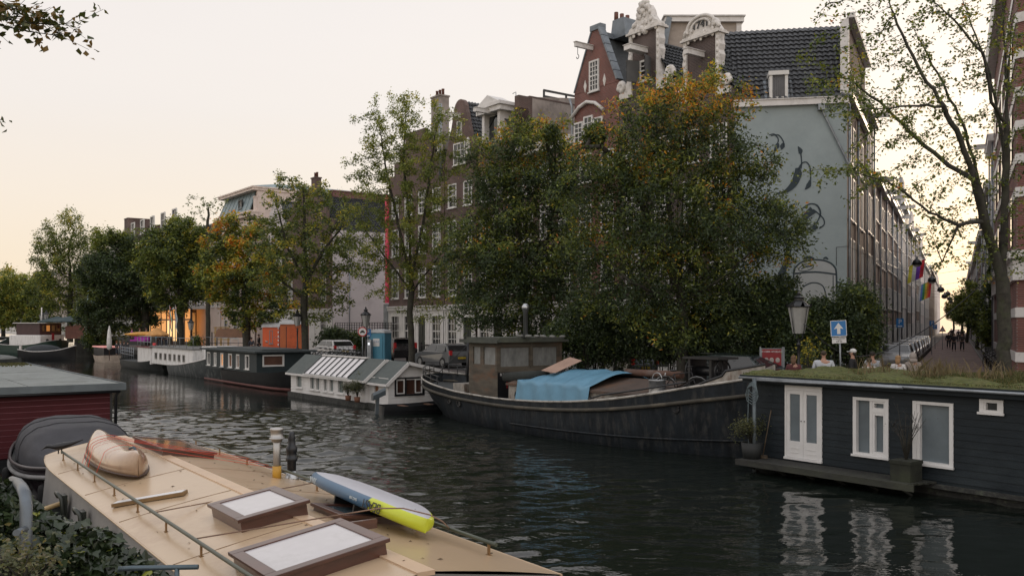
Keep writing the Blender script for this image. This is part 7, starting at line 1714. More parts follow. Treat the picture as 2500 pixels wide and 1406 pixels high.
    skin_mesh('trousers', [(x * k, y * k, z * k) for x, y, z in Vt], Et, [(a * k, b * k) for a, b in Rt], cm(legs), t, 1)
    o = MB()
    for F_ in (LF, RF): o.loft([[(F_[0] * k + w * math.cos(a * math.pi / 4), F_[1] * k + y, max(.0, F_[2] * k - .055 + .03 + hh * math.sin(a * math.pi / 4))) for a in range(8)] for y, w, hh in ((.07, .035, .04), (.0, .045, .05), (-.12, .048, .035), (-.19, .03, .02))])
    o.build('shoes', mat('shoe_dark', (.03, .028, .027), .6), t)
    c = (0, .012 * k, 1.665 * k)
    if hood: o = MB(); o.blob((0, .02 * k, 1.64 * k), (.112, .125, .15), 12); o.blob((0, .05 * k, 1.5 * k), (.14, .11, .08), 10); o.build('hood', cm(top), t)
    elif hat:
        o = MB(); o.blob((0, .01, 1.70 * k), (.098, .112, .085), 12); o.prism([(-.07, -.10), (.07, -.10), (.06, -.19), (-.06, -.19)], 1.675 * k, 1.69 * k, 'z'); o.build('cap', cm(hat), t); MB().blob((0, .04, 1.62 * k), (.085, .075, .07), 10).build('hair', cm(hair), t)
    else:
        o = MB(); o.blob((0, .022 * k, 1.68 * k), (.09, .098, .082), 12)
        if longhair: o.blob((0, .07 * k, 1.58 * k), (.085, .05, .14), 10)
        o.build('hair', cm(hair), t)
    if straps:
        o = MB()
        for s_ in (-1, 1): o.tube([(s_ * .11, .15, 1.0 * k), (s_ * .12, .15, 1.3 * k), (s_ * .09, .03, 1.48 * k)], .022, 5)
        o.build('straps', black, t)
    if bag: o = MB(); o.loft([[(x_ * w, .20 + y_ * .08, 1.0 + z_) for x_, y_ in ((-1, -1), (1, -1), (1, 1), (-1, 1))] for z_, w in ((.0, .13), (.1, .16), (.35, .15), (.42, .09))], 0, True); o.build('backpack', cm(bag), t)
    return t
AW = 0.0
def ground_at(px, py, z=QZ): return on(px, py, z)
def pp(px, head_py, h=1.75, z=QZ):          # depth from where the top of the head is seen
    Y = (CZ - z - h) * FP / (head_py - 790); return Vector(((px - 1250) / FP * Y, Y, z))
person('stout man in a pale grey jacket seen from behind beside the one way sign', pp(2011, 856, 1.78), R(160), (.40, .42, .45), (.05, .055, .07), (.05, .035, .025), stout=1.22, h=1.78)
person('man in a white cap and black jacket right of the one way sign', pp(2082, 853, 1.78), R(-120), (.012, .012, .014), (.02, .02, .025), hat=(.62, .62, .62), stout=1.15, h=1.78)
person('person in a light grey hoodie walking right of the man in the cap', pp(2130, 858, 1.72), R(150), (.30, .32, .35), (.04, .045, .06), (.02, .016, .013), 'walk', 1.72)
person('woman in a white top with dark shoulder straps in front of the grey hoodie', pp(2122, 874, 1.55), R(170), (.58, .55, .52), (.1, .1, .12), (.02, .015, .012), h=1.55, straps=True, sleeves=False)
person('blonde person in a white top near the parked bicycles', pp(2193, 868, 1.60), R(140), (.55, .53, .52), (.1, .1, .12), (.30, .18, .09), h=1.6, longhair=True)
person('person with a beige hood up in front of the parked cars', pp(2229, 862, 1.68), R(160), (.30, .26, .24), (.06, .06, .06), h=1.68, hood=True)
person('dark haired person half hidden beside the big lantern post', pp(1938, 868, 1.62), R(150), (.08, .02, .02), (.03, .03, .03), (.12, .07, .04), h=1.62, longhair=True)
for px, fy, lab, tp_, ps_, bg_ in ((2316, 851, 'person in black with a blue bag walking up the middle of the side street', (.012, .012, .015), 'walk', (.15, .25, .4)), (2329, 858, 'person in an open dark coat walking towards us in the side street', (.02, .02, .025), 'walk', None), (2349, 857, 'person with a white bag at the right of the walkers in the side street', (.05, .045, .04), 'walk', None), (2340, 832, 'distant dark figure far up the side street', (.015, .015, .018), 'walk', None), (2322, 826, 'second distant figure far up the side street by the cars', (.02, .02, .03), 'stand', None), (2352, 828, 'distant figure far up the side street, right of the others', (.03, .03, .03), 'stand', None)):
    person(lab, on(px, fy, QZ), R(-20), tp_, (.02, .02, .025), pose=ps_, bag=bg_, group='people in the side street')
person('person sitting on the quay wall left of the orange wagon', Vector(at(614, 852, 76).to_tuple()[:2] + (QZ,)), R(180), (.03, .035, .05), pose='stand', h=1.5)
person('person in black beside the orange wagon door', Vector(at(632, 852, 78).to_tuple()[:2] + (QZ,)), R(120), (.012, .012, .012), h=1.75)
for px, lab, c, b in ((386, 'person with a blue backpack in front of the cafe', (.012, .012, .02), (.04, .2, .3)), (395, 'person in dark blue standing by the cafe', (.02, .03, .06), None), (406, 'person in black right of the two at the cafe', (.012, .012, .012), None)):
    person(lab, Vector(at(px, 812, 101).to_tuple()[:2] + (QZ,)), R(150), c, bag=b)
zc5 = zk + .08
for px, lab, c in ((322, 'brown haired person in purple on the terrace barge roof', (.25, .03, .22)), (357, 'person in black on the terrace barge roof', (.015, .015, .015)), (341, 'person with dark hair between the two on the barge roof', (.03, .05, .06))):
    q = at(px, 850, 88.5); person(lab, Vector((q.x, q.y, zc5)), R(120), c, pose='sit', h=1.6, hair=(.10, .05, .03))
for k in range(4):
    q = at(285 + k * 9, 870, 90.5); person(['person with red hair at the rail of the terrace barge', 'blond person at the rail of the terrace barge', 'brown haired person at the rail of the terrace barge', 'dark haired person next to the cabin of the terrace barge'][k], Vector((q.x, q.y, 1.05)), R(150), (.04, .04, .045), h=1.35, hair=[(.2, .06, .03), (.3, .2, .1), (.1, .05, .03), (.02, .02, .02)][k])
cs = MB(); cs.box(-.9, .9, -.3, .3, .35, .5); cs.box(-.9, .9, .2, .35, .5, 1.05); q = at(341, 846, 88); t = thing('bench', 'purple cushioned bench on the terrace barge roof', 'bench', (q.x, q.y, zc5), R(-20)); cs.build('cushion', mat('purple_cushion', (.30, .03, .28), .8), t); MB().box(-.9, .9, -.28, .3, 0, .345).build('base', black, t)
parasol_open(f5.w(-2.4, 2.0, zc5 - .6), 'orange parasol on the terrace barge behind the kayak', mat('orange_canopy', (.5, .25, .08), .8), 1.1, 2.2)
# ------------------------------------------------------------------ cars
def car(label, loc, rz, col, kind='hatch', group=None):
    t = thing('parked_car', label, 'car', loc, rz, group); L = 4.3; Wd = .88
    if kind == 'van': prof = [(-2.4, .35), (-2.45, .9), (-2.35, 1.9), (-2.1, 2.0), (1.2, 2.0), (1.75, 1.35), (2.35, 1.05), (2.45, .7), (2.4, .35)]; L = 4.8
    elif kind == 'suv': prof = [(-2.15, .4), (-2.2, .95), (-2.05, 1.15), (-1.75, 1.62), (-1.3, 1.68), (.3, 1.66), (1.0, 1.1), (1.95, .95), (2.15, .75), (2.15, .4)]
    else: prof = [(-2.0, .3), (-2.08, .75), (-1.95, .95), (-1.55, 1.38), (-1.1, 1.45), (.2, 1.44), (.95, .98), (1.85, .82), (2.08, .62), (2.05, .3)]
    paint = mat('car_paint_' + '_'.join(str(int(v * 200)) for v in col), col, .25, var=.04, coat=.6)
    rings = []
    for y, s in ((-Wd, 0), (-Wd * .98, .6), (-Wd * .80, 1), (Wd * .80, 1), (Wd * .98, .6), (Wd, 0)):
        pass
    belt = .98 if kind != 'van' else 1.15; o = MB()
    def hw(z): return Wd if z < belt else Wd - (z - belt) * .30
    vs = []; n = len(prof)
    for sg in (-1, 1): vs += [(x, sg * hw(z), z) for x, z in prof]
    o.add(vs, [list(range(n)), list(range(2 * n - 1, n - 1, -1))] + [(i, (i + 1) % n, n + (i + 1) % n, n + i) for i in range(n)]); body = o.build('body', paint, t, bevel=.05)
    # windows: dark glass band slightly proud of the sides, screens
    top = prof[4][1] - .08
    xa, xb = (prof[3][0] + .12, prof[5][0] + .1)
    if kind == 'van': xa, xb = -2.1, 1.15
    for sg in (-1, 1):
        for a, b in ((xa, (xa + xb) / 2 - .05), ((xa + xb) / 2 + .05, xb)):
            lo = 1.0 if kind != 'van' else 1.3
            e = .42 if b == xb else 0; e2 = -.22 if a == xa and kind != 'van' else 0
            MB().add([(a + e2, sg * (hw(lo) + .006), lo), (b + e, sg * (hw(lo) + .006), lo), (b, sg * (hw(top) + .006), top), (a, sg * (hw(top) + .006), top)], [(0, 1, 2, 3)]).build('side_window', gl, t)
    def screen(i, j, nm):
        (x0, z0), (x1, z1) = prof[i], prof[j]; d = Vector((x1 - x0, 0, z1 - z0)); nn = Vector((d.z, 0, -d.x)).normalized() * -.008
        if (nn.x > 0) != (x0 > 0): nn = -nn
        q = []
        for f_, yy in ((.12, 1), (.88, 1), (.88, -1), (.12, -1)): x = x0 + d.x * f_; z = z0 + d.z * f_; q.append((x + nn.x, yy * (hw(z) - .1), z + nn.z + .004))
        MB().add(q, [(0, 1, 2, 3)]).build(nm, gl, t)
    if kind == 'van': screen(5, 4, 'windscreen'); MB().box(-2.425, -2.40, -.7, .7, 1.2, 1.75).build('rear_window', gl, t)
    else: screen(6, 5, 'windscreen'); screen(2, 3, 'rear_window')
    for x in (-1.3, 1.3):
        for sg in (-1, 1):
            w = MB(); w.tube([(x, sg * (Wd - .20), .32), (x, sg * (Wd + .01), .32)], .32, 18); q = w.build('wheel', rubber, t); MB().tube([(x, sg * (Wd + .0), .32), (x, sg * (Wd + .02), .32)], .19, 12).build('rim', steel, q)
    rl = mat('tail_light_red', (.35, .01, .015), .3, emit=(1, .03, .02), estr=.03)
    for sg in (-1, 1):
        MB().box(-2.12 if kind != 'van' else -2.47, -1.98 if kind != 'van' else -2.3, sg * (Wd - .1) - .08, sg * (Wd - .1) + .08, .78, 1.05 if kind != 'suv' else 1.4).build('tail_light', rl, t)
        MB().box(2.0, 2.12, sg * (Wd - .2) - .12, sg * (Wd - .2) + .12, .60, .72).build('headlight', steel, t)
    MB().box(-2.13 if kind != 'van' else -2.48, -2.05, -.26, .26, .55, .66).build('number_plate', mat('plate_yellow', (.45, .33, .03), .5), t)
    if kind == 'suv': MB().box(-2.1, -1.5, -.55, .55, 1.68, 1.72).build('spoiler', paint, t)
    return t
def carf(px, off, top_py=None):         # stands on the quay roadway, heading along the canal
    fr = FQ; x = fr.lx(px, off); return fr.w(x, off, QZ + .004)
car('dark car with bright red tail light parked behind the white houseboats', carf(952, 3.6), RC + R(180), (.02, .018, .02), 'suv')
car('white car mostly hidden behind the skylight houseboat', carf(812, 3.6), RC + R(180), (.55, .55, .56))
car('grey car parked on the quay by the black house railing', carf(1082, 3.6), RC + R(180), (.10, .105, .11))
car('pale blue car half hidden behind the trees beside the barge wheelhouse', carf(1500, 3.6), RC + R(180), (.16, .19, .21))
vq_ = car('dark green boxy car parked on the quay behind the barge bow', carf(1838, 1.9), RC, (.018, .026, .026), 'suv'); vq_.scale = (1, 1, .87)
tt = [(11, 'silver hatchback nearest in the line of cars on the side street', (.25, .26, .27)), (16.5, 'grey estate car second in the line on the side street', (.12, .13, .14)), (22, 'dark car with a red tail light third in the side street', (.04, .02, .02)), (27.5, 'white car fourth in the line on the side street', (.5, .5, .5)), (33, 'black car fifth in the line on the side street', (.02, .02, .022)), (38.5, 'silver car sixth in the line on the side street', (.3, .3, .31)), (44, 'dark blue car seventh in the line on the side street', (.03, .04, .07)), (50, 'white car farthest in the line on the side street', (.5, .5, .5))]
for d, lab, c in tt: q = P2 + SN * 1.55 + SU * d; car(lab, Vector((q.x, q.y, QZ + .01)), rs + math.pi, c, 'hatch', 'cars parked along the side street')
# ------------------------------------------------------------------ bicycles
def bicycle():
    t = thing('bicycle', 'x', 'bicycle', (0, 0, 0), 0); o = MB(); Rw = .34
    for x, nm in ((-.53, 'wheel'), (.53, 'wheel')):
        w = MB(); w.tube([(x + Rw * math.cos(a * math.pi / 10), 0, Rw + Rw * math.sin(a * math.pi / 10)) for a in range(21)], .018, 5)
        for a in range(8): w.tube([(x, 0, Rw), (x + Rw * math.cos(a * math.pi / 4), 0, Rw + Rw * math.sin(a * math.pi / 4))], .0035, 3)
        w.build(nm, rubber, t)
    o = MB(); bb = (-.08, 0, .30); st_ = (-.22, 0, .78); hd = (.36, 0, .86); hb_ = (.42, 0, .62)
    for a, b in ((bb, st_), (st_, hd), (bb, hb_), (hd, hb_), (bb, (-.53, 0, Rw)), (st_, (-.53, 0, Rw)), (hb_, (.53, 0, Rw))): o.tube([a, b], .016, 5)
    o.tube([(.36, 0, .86), (.34, 0, 1.02)], .014, 5); o.tube([(.25, -.28, 1.05), (.36, -.2, 1.04), (.36, .2, 1.04), (.25, .28, 1.05)], .013, 5)
    o.box(-.75, -.3, -.07, .07, .70, .72); o.build('frame', mat('bike_frame', (.03, .03, .032), .35, metal=.3), t)
    MB().blob((-.25, 0, .90), (.13, .075, .04), 8).build('saddle', black, t)
    MB().tube([(-.53, 0, .72), (-.50, 0, .82)], .02, 4).build('lamp', mat('bike_lamp', (.4, .4, .4), .3), t)
    o = MB(); o.tube([(-.53 + .38 * math.cos(a * math.pi / 8), 0, Rw + .38 * math.sin(a * math.pi / 8)) for a in range(1, 8)], .016, 4); o.build('mudguard', mat('mudguard', (.25, .26, .27), .3, metal=.6), t); o = MB(); o.tube([(.53 + .38 * math.cos(a * math.pi / 8), 0, Rw + .38 * math.sin(a * math.pi / 8)) for a in range(1, 7)], .016, 4); o.build('mudguard', mat('mudguard', (.25, .26, .27), .3, metal=.6), t)
    return t
ORD = 'first second third fourth fifth sixth seventh eighth ninth tenth eleventh twelfth thirteenth fourteenth'.split()
bk = bicycle(); first = [True]
def bike(loc, rz, label, group):
    if first[0]: first[0] = False; bk.location = loc; bk.rotation_euler = (0, 0, rz); bk['label'] = label; bk['group'] = group; return bk
    return dup(bk, loc, rz, label, group)
for k in range(10):
    px = 792 + k * 11.5; bike(FQ.w(FQ.lx(px, 1.6), 1.6, QZ) + Vector((0, random.uniform(-.1, .1), 0)), RC + R(75 + random.uniform(-12, 12)), ORD[k] + ' bicycle from the left in the row before the dark hedge', 'bicycles before the hedge')
for k in range(14):
    q = P2 + SN * (1.0 + .25 * math.sin(k)) + SU * (-9 + k * 1.0); q = q - Vector((1.8, 0, 0)); bike(Vector((q.x, q.y, QZ)), rs + R(70 + random.uniform(-20, 20)), ORD[k] + ' bicycle, counted from the quay, in the jumble left of the side street', 'bicycles at the street corner')
for k in range(10):
    q = PR0 - SN * (.1 + .2 * (k % 2)) + SU * (4 + k * 1.8); bike(Vector((q.x, q.y, QZ + .09)), rs + R(20 + random.uniform(-14, 14)), ORD[k] + ' nearest bicycle against the right hand houses of the side street', 'bicycles on the right pavement')
for k in range(5):
    q = FQ.w(1.2 + k * .8, 1.2, QZ); bike(q, RC + R(80 + 9 * k), ORD[k] + ' bicycle from the left under the tall tree at the right', 'bicycles under the right tree')
b2 = bike(fb.w(fb.lx(1662, 1.2), 1.2, 1.72), RC + R(30), 'bicycle standing on the foredeck of the old barge', 'bicycle on the barge'); del b2['group']
# ------------------------------------------------------------------ lanterns, signs
lampg = mat('lantern_glass', (.30, .30, .29), .25, var=.1); lampw = mat('milk_glass', (.55, .53, .50), .3)
def lantern(loc, label, h=4.2, k=1.0, crown=True):
    t = thing('street_lamp', label, 'street lamp', loc, 0)
    MB().lathe([(.14, 0), (.13, .25), (.09, .3), (.085, .9), (.06, .95), (.05, h * .7), (.055, h - .35), (.09, h - .3), (.05, h - .25), (.04, h - .1)], k=10).build('post', black, t)
    o = MB(); hh = .62 * k
    for a in range(4): c, s = math.cos(a * math.pi / 2 + .5), math.sin(a * math.pi / 2 + .5); o.tube([(0, 0, h - .25), (.14 * c * k, .14 * s * k, h - .05), (.10 * c * k, .10 * s * k, h + .08)], .012 * k, 4); o.tube([(.15 * c * k, .15 * s * k, h + .08), (.27 * c * k, .27 * s * k, h + .08 + hh)], .012 * k, 4)
    o.build('bracket', black, t)
    g = MB(); g.lathe([(.14 * k, h + .08), (.255 * k, h + .08 + hh)], k=8, sm=False); g.build('glass', lampg, t)
    o = MB(); o.lathe([(.29 * k, h + .08 + hh), (.31 * k, h + .11 + hh), (.25 * k, h + .16 + hh), (.13 * k, h + .30 + hh), (.1 * k, h + .32 + hh), (.10 * k, h + .38 + hh), (.13 * k, h + .42 + hh), (.04 * k, h + .50 + hh), (.05 * k, h + .56 + hh), (.01, h + .63 + hh)], k=8, sm=False)
    if crown:
        for a in range(8): c, s = math.cos(a * math.pi / 4), math.sin(a * math.pi / 4); o.prism([(-.05 * k, 0), (.05 * k, 0), (0, .12 * k)], -.01, .01, 'y'); vs = o.v[-6:]; o.v[-6:] = [(.30 * k * c + x * -s, .30 * k * s + x * c, h + .1 + hh + z) for x, y, z in vs]
    o.build('lantern_cap', black, t); return t
def lamp_at(px, top_py, base_z, Y, label, k=1.0):
    p = at(px, 800, Y); zt = CZ - (top_py - 790) / FP * Y; h = zt - base_z - 1.25 * k if k > 1 else zt - base_z - .08 - .62 * k - .63; return lantern(Vector((p.x, p.y, base_z)), label, h, k)
q = FQ.w(FQ.lx(893, .8), .8); lamp_at(893, 745, QZ, q.y, 'old style crowned street lantern beside the no cars sign', 1.15)
q = FQ.w(FQ.lx(1950, 1.0), 1.0); lamp_at(1950, 690, QZ, q.y, 'large crowned street lantern in front of the dark shrubs by the one way sign', 1.5)
q = FQ.w(FQ.lx(725, .8), .8); lamp_at(726, 752, QZ, q.y, 'street lantern in front of the orange wagon', 1.1)
q = FQ.w(FQ.lx(466, .8), .8); lamp_at(466, 772, QZ, q.y, 'street lantern before the glowing cafe', 1.1)
for px, dy in ((103, 0), (113, 3)): lamp_at(px, 756 - dy, QZ, 118, 'lantern of the double lamp post at the far bridge' if dy else 'lower lantern beside the double lamp post at the far bridge', 1.3)
blue_s = mat('sign_blue', (.02, .16, .42), .4, var=.05); sign_w = mat('sign_white', (.62, .62, .62), .4, var=.04); sign_r = mat('sign_red', (.45, .02, .02), .4)
def poly_plate(parent, name, pts, y, m, th=.004): return MB().prism(pts, y, y + th, 'y').build(name, m, parent)
def post_sign(px, Y, top_py, base_z, label, maker, cat='road sign', postx=0):
    p = at(px, 800, Y); zt = CZ - (top_py - 790) / FP * Y; t = thing('road_sign', label, cat, (p.x, p.y, base_z), R(0)); H = zt - base_z
    MB().tube([(postx, .03, 0), (postx * .3, .03, H)], .03, 7).build('post', galv, t); maker(t, H); return t
def one_way(t, H):
    s = .54; c = H - s / 2; rot = R(-3)
    pl_ = MB().box(-s / 2, s / 2, -.012, .0, -s / 2, s / 2).build('plate', blue_s, t); pl_.location = (0, 0, c); pl_.rotation_euler = (0, rot, 0)
    b_ = MB(); 
    for a in ((-s / 2, -s / 2 + .02, -s / 2, s / 2), (s / 2 - .02, s / 2, -s / 2, s / 2), (-s / 2 + .02, s / 2 - .02, -s / 2, -s / 2 + .02), (-s / 2 + .02, s / 2 - .02, s / 2 - .02, s / 2)): b_.box(a[0], a[1], -.016, -.0125, a[2], a[3])
    b_.prism([(-.055, -.19), (.055, -.19), (.055, .0), (.16, -.02), (0, .19), (-.16, -.02), (-.055, .0)], -.016, -.0125, 'y'); b_.build('arrow', sign_w, pl_)
    q = MB().box(-.24, .24, -.012, .0, -.10, .10).build('subplate', sign_w, t); q.location = (.02, 0, c - s / 2 - .13); q.rotation_euler = (0, rot, 0)
    text_mesh('UITGEZONDERD', .055, black, q, (0, -.014, .055), (R(90), 0, 0))
    w = MB()
    for x in (-.06, .06): w.tube([(x + .035 * math.cos(a * math.pi / 6), -.014, -.045 + .035 * math.sin(a * math.pi / 6)) for a in range(13)], .005, 4)
    w.tube([(-.06, -.014, -.045), (-.02, -.014, .0), (.04, -.014, .0), (.06, -.014, -.045)], .004, 4); w.tube([(0, -.014, -.045), (-.02, -.014, .0)], .004, 4); w.build('bicycle_symbol', black, q)
post_sign(2047, FQ.w(FQ.lx(2047, .9), .9).y, 782, QZ, 'blue one way sign with white arrow and a small cycle plate below it', one_way, postx=.12)
def no_car(t, H):
    r = .30; c = H - r
    for rr, y, m in ((r, 0, sign_r), (r * .80, -.006, sign_w)): MB().tube([(0, y, c), (0, y - .01, c)], rr, 28, sm=False).build('plate', m, t)
    o = MB(); P_ = [(-.15, -.07), (.15, -.07), (.15, .0), (.10, .015), (.06, .09), (-.06, .09), (-.10, .015), (-.15, .0)]; o.prism([(x, z + c) for x, z in P_], -.02, -.0165, 'y'); o.box(-.13, -.08, -.02, -.0165, c - .11, c - .07); o.box(.08, .13, -.02, -.0165, c - .11, c - .07); o.build('car_symbol', black, t)
post_sign(885, FQ.w(FQ.lx(885, .6), .6).y, 798, QZ, 'round red ringed sign with a black car symbol beside the crowned lantern', no_car)
def parking(t, H, txt='P'):
    MB().box(-.2, .2, -.012, 0, H - .5, H).build('plate', blue_s, t); text_mesh(txt, .36, sign_w, t, (0, -.016, H - .2), (R(90), 0, 0)); MB().box(-.12, .12, -.016, -.0125, H - .46, H - .40).build('line', sign_w, t)
post_sign(898, FQ.w(FQ.lx(901, 1.0), 1.0).y, 803, QZ, 'small blue parking sign partly behind the crowned lantern', parking)
for px, py, Y, lb_ in ((2197, 777, 50, 'blue disabled parking sign with a wheelchair mark at the left of the side street'), (2275, 783, 78, 'blue parking sign farther up the side street'), (2283, 792, 95, 'small distant blue parking sign in the side street')): post_sign(px, Y, py, QZ, lb_, parking)
def tri(t, H): poly_plate(t, 'plate', [(-.35, H - .6), (.35, H - .6), (0, H)], -.01, sign_r); poly_plate(t, 'inner_plate', [(-.22, H - .53), (.22, H - .53), (0, H - .17)], -.016, sign_w)
post_sign(2301, 92, 795, QZ, 'red bordered triangular warning sign up the side street', tri)
pm_ = thing('parking_meter', 'grey parking meter with a lit screen right of the crowned lantern', 'parking meter', FQ.w(FQ.lx(903, .9), .9, QZ), RC + R(30)); MB().box(-.15, .15, -.12, .12, 0, 1.65).build('cabinet', galv, pm_, bevel=.02); MB().box(-.07, .07, -.125, -.121, 1.3, 1.45).build('screen', mat('screen_lit', (.5, .5, .5), .4, emit=(.9, .95, 1), estr=.8), pm_)
# portable toilet
q = FQ.w(FQ.lx(928, 1.8), 1.8, QZ); pt_ = thing('portable_toilet', 'blue portable toilet cabin with white roof on the quay', 'portable toilet', q, RC + R(38))
pb_ = mat('toilet_blue', (.06, .22, .32), .5, var=.08); o = MB(); o.box(-.55, .55, -.55, .55, 0, 2.05); 
for x in (-.35, 0, .35): o.box(x - .03, x + .03, -.57, -.55, .1, 1.95)
for y in (-.35, 0, .35): o.box(.55, .57, y - .03, y + .03, .1, 1.95)
o.build('cabin', pb_, pt_, bevel=.02); o = MB(); o.prism([(-.6, 2.06), (.6, 2.06), (.5, 2.22), (0, 2.3), (-.5, 2.22)], -.6, .6, 'y'); o.build('roof', mat('toilet_roof', (.5, .52, .54), .5), pt_, bevel=.02)
MB().box(-.42, .42, -.60, -.575, .1, 1.9).build('door', pb_, pt_); lab_ = MB().box(-.22, .22, -.612, -.603, 1.2, 1.7).build('label_plate', sign_w, pt_); text_mesh('1-2-3', .16, blue_s, lab_, (0, -.616, 1.5), (R(90), 0, 0))
# orange site wagons
orange = mat('orange_paint', (.62, .10, .025), .45, var=.1, dirt=(.5, .14, .06)); orange2 = mat('orange_boards', (.45, .11, .03), .5, var=.12)
def wagon(px0, px1, off, label, m, h, rot, dy=0, door_=False, graf=False):
    x0 = FQ.lx(px0, off); p = FQ.w(x0, off, QZ); Y = p.y; p = at(px0, 800, Y); ln = (px1 - px0) / FP * Y; t = thing('site_wagon', label, 'wagon', (p.x, p.y, QZ), rot)
    o = MB(); o.box(0, ln, 0, 2.0, .45, h); o.build('body', m, t)
    n = 10; P_ = [(1.0 + 1.1 * math.cos(math.pi * k / n), h + .38 * math.sin(math.pi * k / n)) for k in range(n + 1)]; MB().prism(P_, -.08, ln + .08, 'x').build('roof', mat('wagon_roof', (.42, .42, .42), .6), t)
    for x in (.5, ln - .5): MB().tube([(x, .05, .35), (x, -.05, .35)], .33, 14).build('wheel', rubber, t)
    if door_: MB().box(ln * .28, ln * .72, -.03, -.002, .6, h - .25).build('door', mat('orange_door2', (.5, .09, .02), .5), t); MB().box(ln * .28 - .05, ln * .28, -.04, -.002, .55, h - .2).build('door_frame', black, t)
    else: window(t, ln * .42, ln * .62, 1.0, h - .25, 0, 1, 1, m=mat('grey_frame', (.2, .2, .21), .5), fr=.05)
    if graf:
        o = MB(); o.tube([(.35 + .12 * math.sin(a * 2.1), -.012, 1.0 + .25 * abs(math.sin(a * 1.3))) for a in range(12)], .018, 3); o.tube([(ln * .68 + a * .07, -.012, 1.5 + .13 * math.sin(a * 2.5)) for a in range(10)], .018, 3); o.build('scribble', sign_w, t)
    o = MB(); 
    for k in range(6): o.box(ln - .1, ln - .0, -.02, -.003, .5 + k * .34, .67 + k * .34)
    o.build('marking_tape', sign_w, t); return t
wagon(641, 681, 2.0, 'bright orange site wagon with pale rounded roof and white scribbles', orange, 2.35, R(0), graf=True)
wagon(684, 741, 2.6, 'darker orange site wagon with door right of the scribbled one', orange2, 2.6, R(0), door_=True)
# brown canopy seat structure & timber frame on the black houseboat side
q = FQ.w(FQ.lx(525, .8), .8, QZ); s_w = 80 / FP * q.y; t = thing('canopy', 'brown timber canopy on posts behind the black houseboat', 'canopy', at(524, 800, q.y) * 1.0, 0); t.location.z = QZ
o = MB(); o.add([(0, -.1, 1.45), (s_w, -.1, 1.45), (s_w - .1, .5, 2.2), (.1, .5, 2.2)], [(0, 1, 2, 3)]); o.add([(0, -.1, 1.42), (s_w, -.1, 1.42), (s_w - .1, .55, 2.17), (.1, .55, 2.17)], [(0, 1, 2, 3)]); o.build('roof', mat('rust_brown', (.16, .075, .035), .7), t)
o = MB(); 
for x in (-.35, .1, s_w - .1): o.box(x - .04, x + .04, .3, .38, 0, 1.9)
o.box(-.5, s_w, .25, .32, .9, .95); o.build('post', black, t)
q2 = at(526, 820, 92); t = thing('timber_frame', 'pale new timber frame standing on the quay above the brown canopy', 'frame', (q2.x, q2.y, QZ), 0); o = MB(); tw = mat('new_timber', (.42, .28, .13), .7)
for x in (0, .55, 1.3): o.box(x - .08, x + .08, -.08, .08, 0, 2.3)
for z in (1.0, 1.7, 2.2): o.box(-.15, 1.5, -.12, -.082, z, z + .12)
o.build('frame', tw, t)
# poster boards
q = FQ.w(FQ.lx(1884, 2.2), 2.2, QZ); po = thing('poster_board', 'poster board with red and white October poster beside the van', 'poster', q, R(-4)); w_ = 50 / FP * q.y
o = MB(); zt = CZ - (850 - 790) / FP * q.y - QZ; o.box(-w_ / 2, w_ / 2, 0, .05, .6, zt); o.box(w_ / 2 + .002, w_ / 2 + .09, -.02, .07, 0, zt + .05); o.box(-w_ / 2 - .06, -w_ / 2 - .002, -.02, .07, 0, zt + .05); o.build('board', galv, po)
MB().box(-w_ / 2 + .03, w_ / 2 - .03, -.008, -.003, .65, zt - .03).build('poster', mat('poster_red', (.22, .02, .025), .6), po); text_mesh('OKTOBER UITGELICHT', .085, sign_w, po, (0, -.012, zt - .13), (R(90), 0, 0))
o = MB(); 
for x in (-.2, .0, .22): o.blob((x, -.012, zt - .45), (.09, .006, .1), 8)
o.build('poster_picture', mat('poster_pale', (.35, .3, .28), .7), po)
# hanging lamps over the street
for k, (px, py, d) in enumerate([(2239, 643, 22), (2275, 685, 36), (2297, 708, 52), (2306, 724, 64), (2314, 718, 78), (2318, 730, 92), (2321, 737, 108)]):
    p = P2 + SU * d; Y = p.y + 2; q = at(px, py, Y); t = thing('hanging_lamp', ['nearest black domed lamp hanging on a wire over the side street', 'second black domed lamp hanging over the side street', 'third black domed lamp over the side street', 'fourth small domed lamp over the side street', 'fifth small domed lamp over the side street', 'sixth tiny domed lamp over the side street', 'farthest tiny domed lamp over the side street'][k], 'street lamp', q, 0, 'lamps hanging over the side street')
    MB().lathe([(.32, -.12), (.34, .02), (.28, .2), (.12, .32), (.06, .34), (.05, .5)], k=14).build('shade', black, t); MB().blob((0, 0, -.12), (.27, .27, .14), 12).build('bulb', lampw, t)
    a = p - Vector((q.x, q.y, 0)) ; b = (p + SN * 6.6) - Vector((q.x, q.y, 0)); MB().tube([(a.x, a.y, .9), (0, 0, .5), (b.x, b.y, .9)], .012, 4).build('wire', black, t)
# loose cables
def cable(pts, r, label): q = MB().tube(pts, r, 4).build('cable', black); tag(q, label, 'cable')
def sag(a, b, s, n=12): return [a.lerp(b, i / n) - Vector((0, 0, s * math.sin(math.pi * i / n))) for i in range(n + 1)]
cable(sag(at(1962, 790, 30.6), at(2160, 858, 31), .55) + sag(at(2160, 858, 31), at(2420, 672, 30), .25)[1:], .016, 'long sagging black cable from the big lantern to the right hand tree')
q = MB().tube([fm.w(fm.lx(2042, -.03), -.03, fm.lz(3, 0, 650)), fm.w(fm.lx(2042, -.03), -.03, fm.lz(3, 0, 605)), fm.w(fm.lx(2068, -.05), -.05, fm.lz(3, 0, 603)), P2 + SU * 40 + SN * .1 + Vector((0, 0, 9))], .012, 4).build('cable', black); tag(q, 'thin cable running from the blue mural wall along the street front', 'cable')
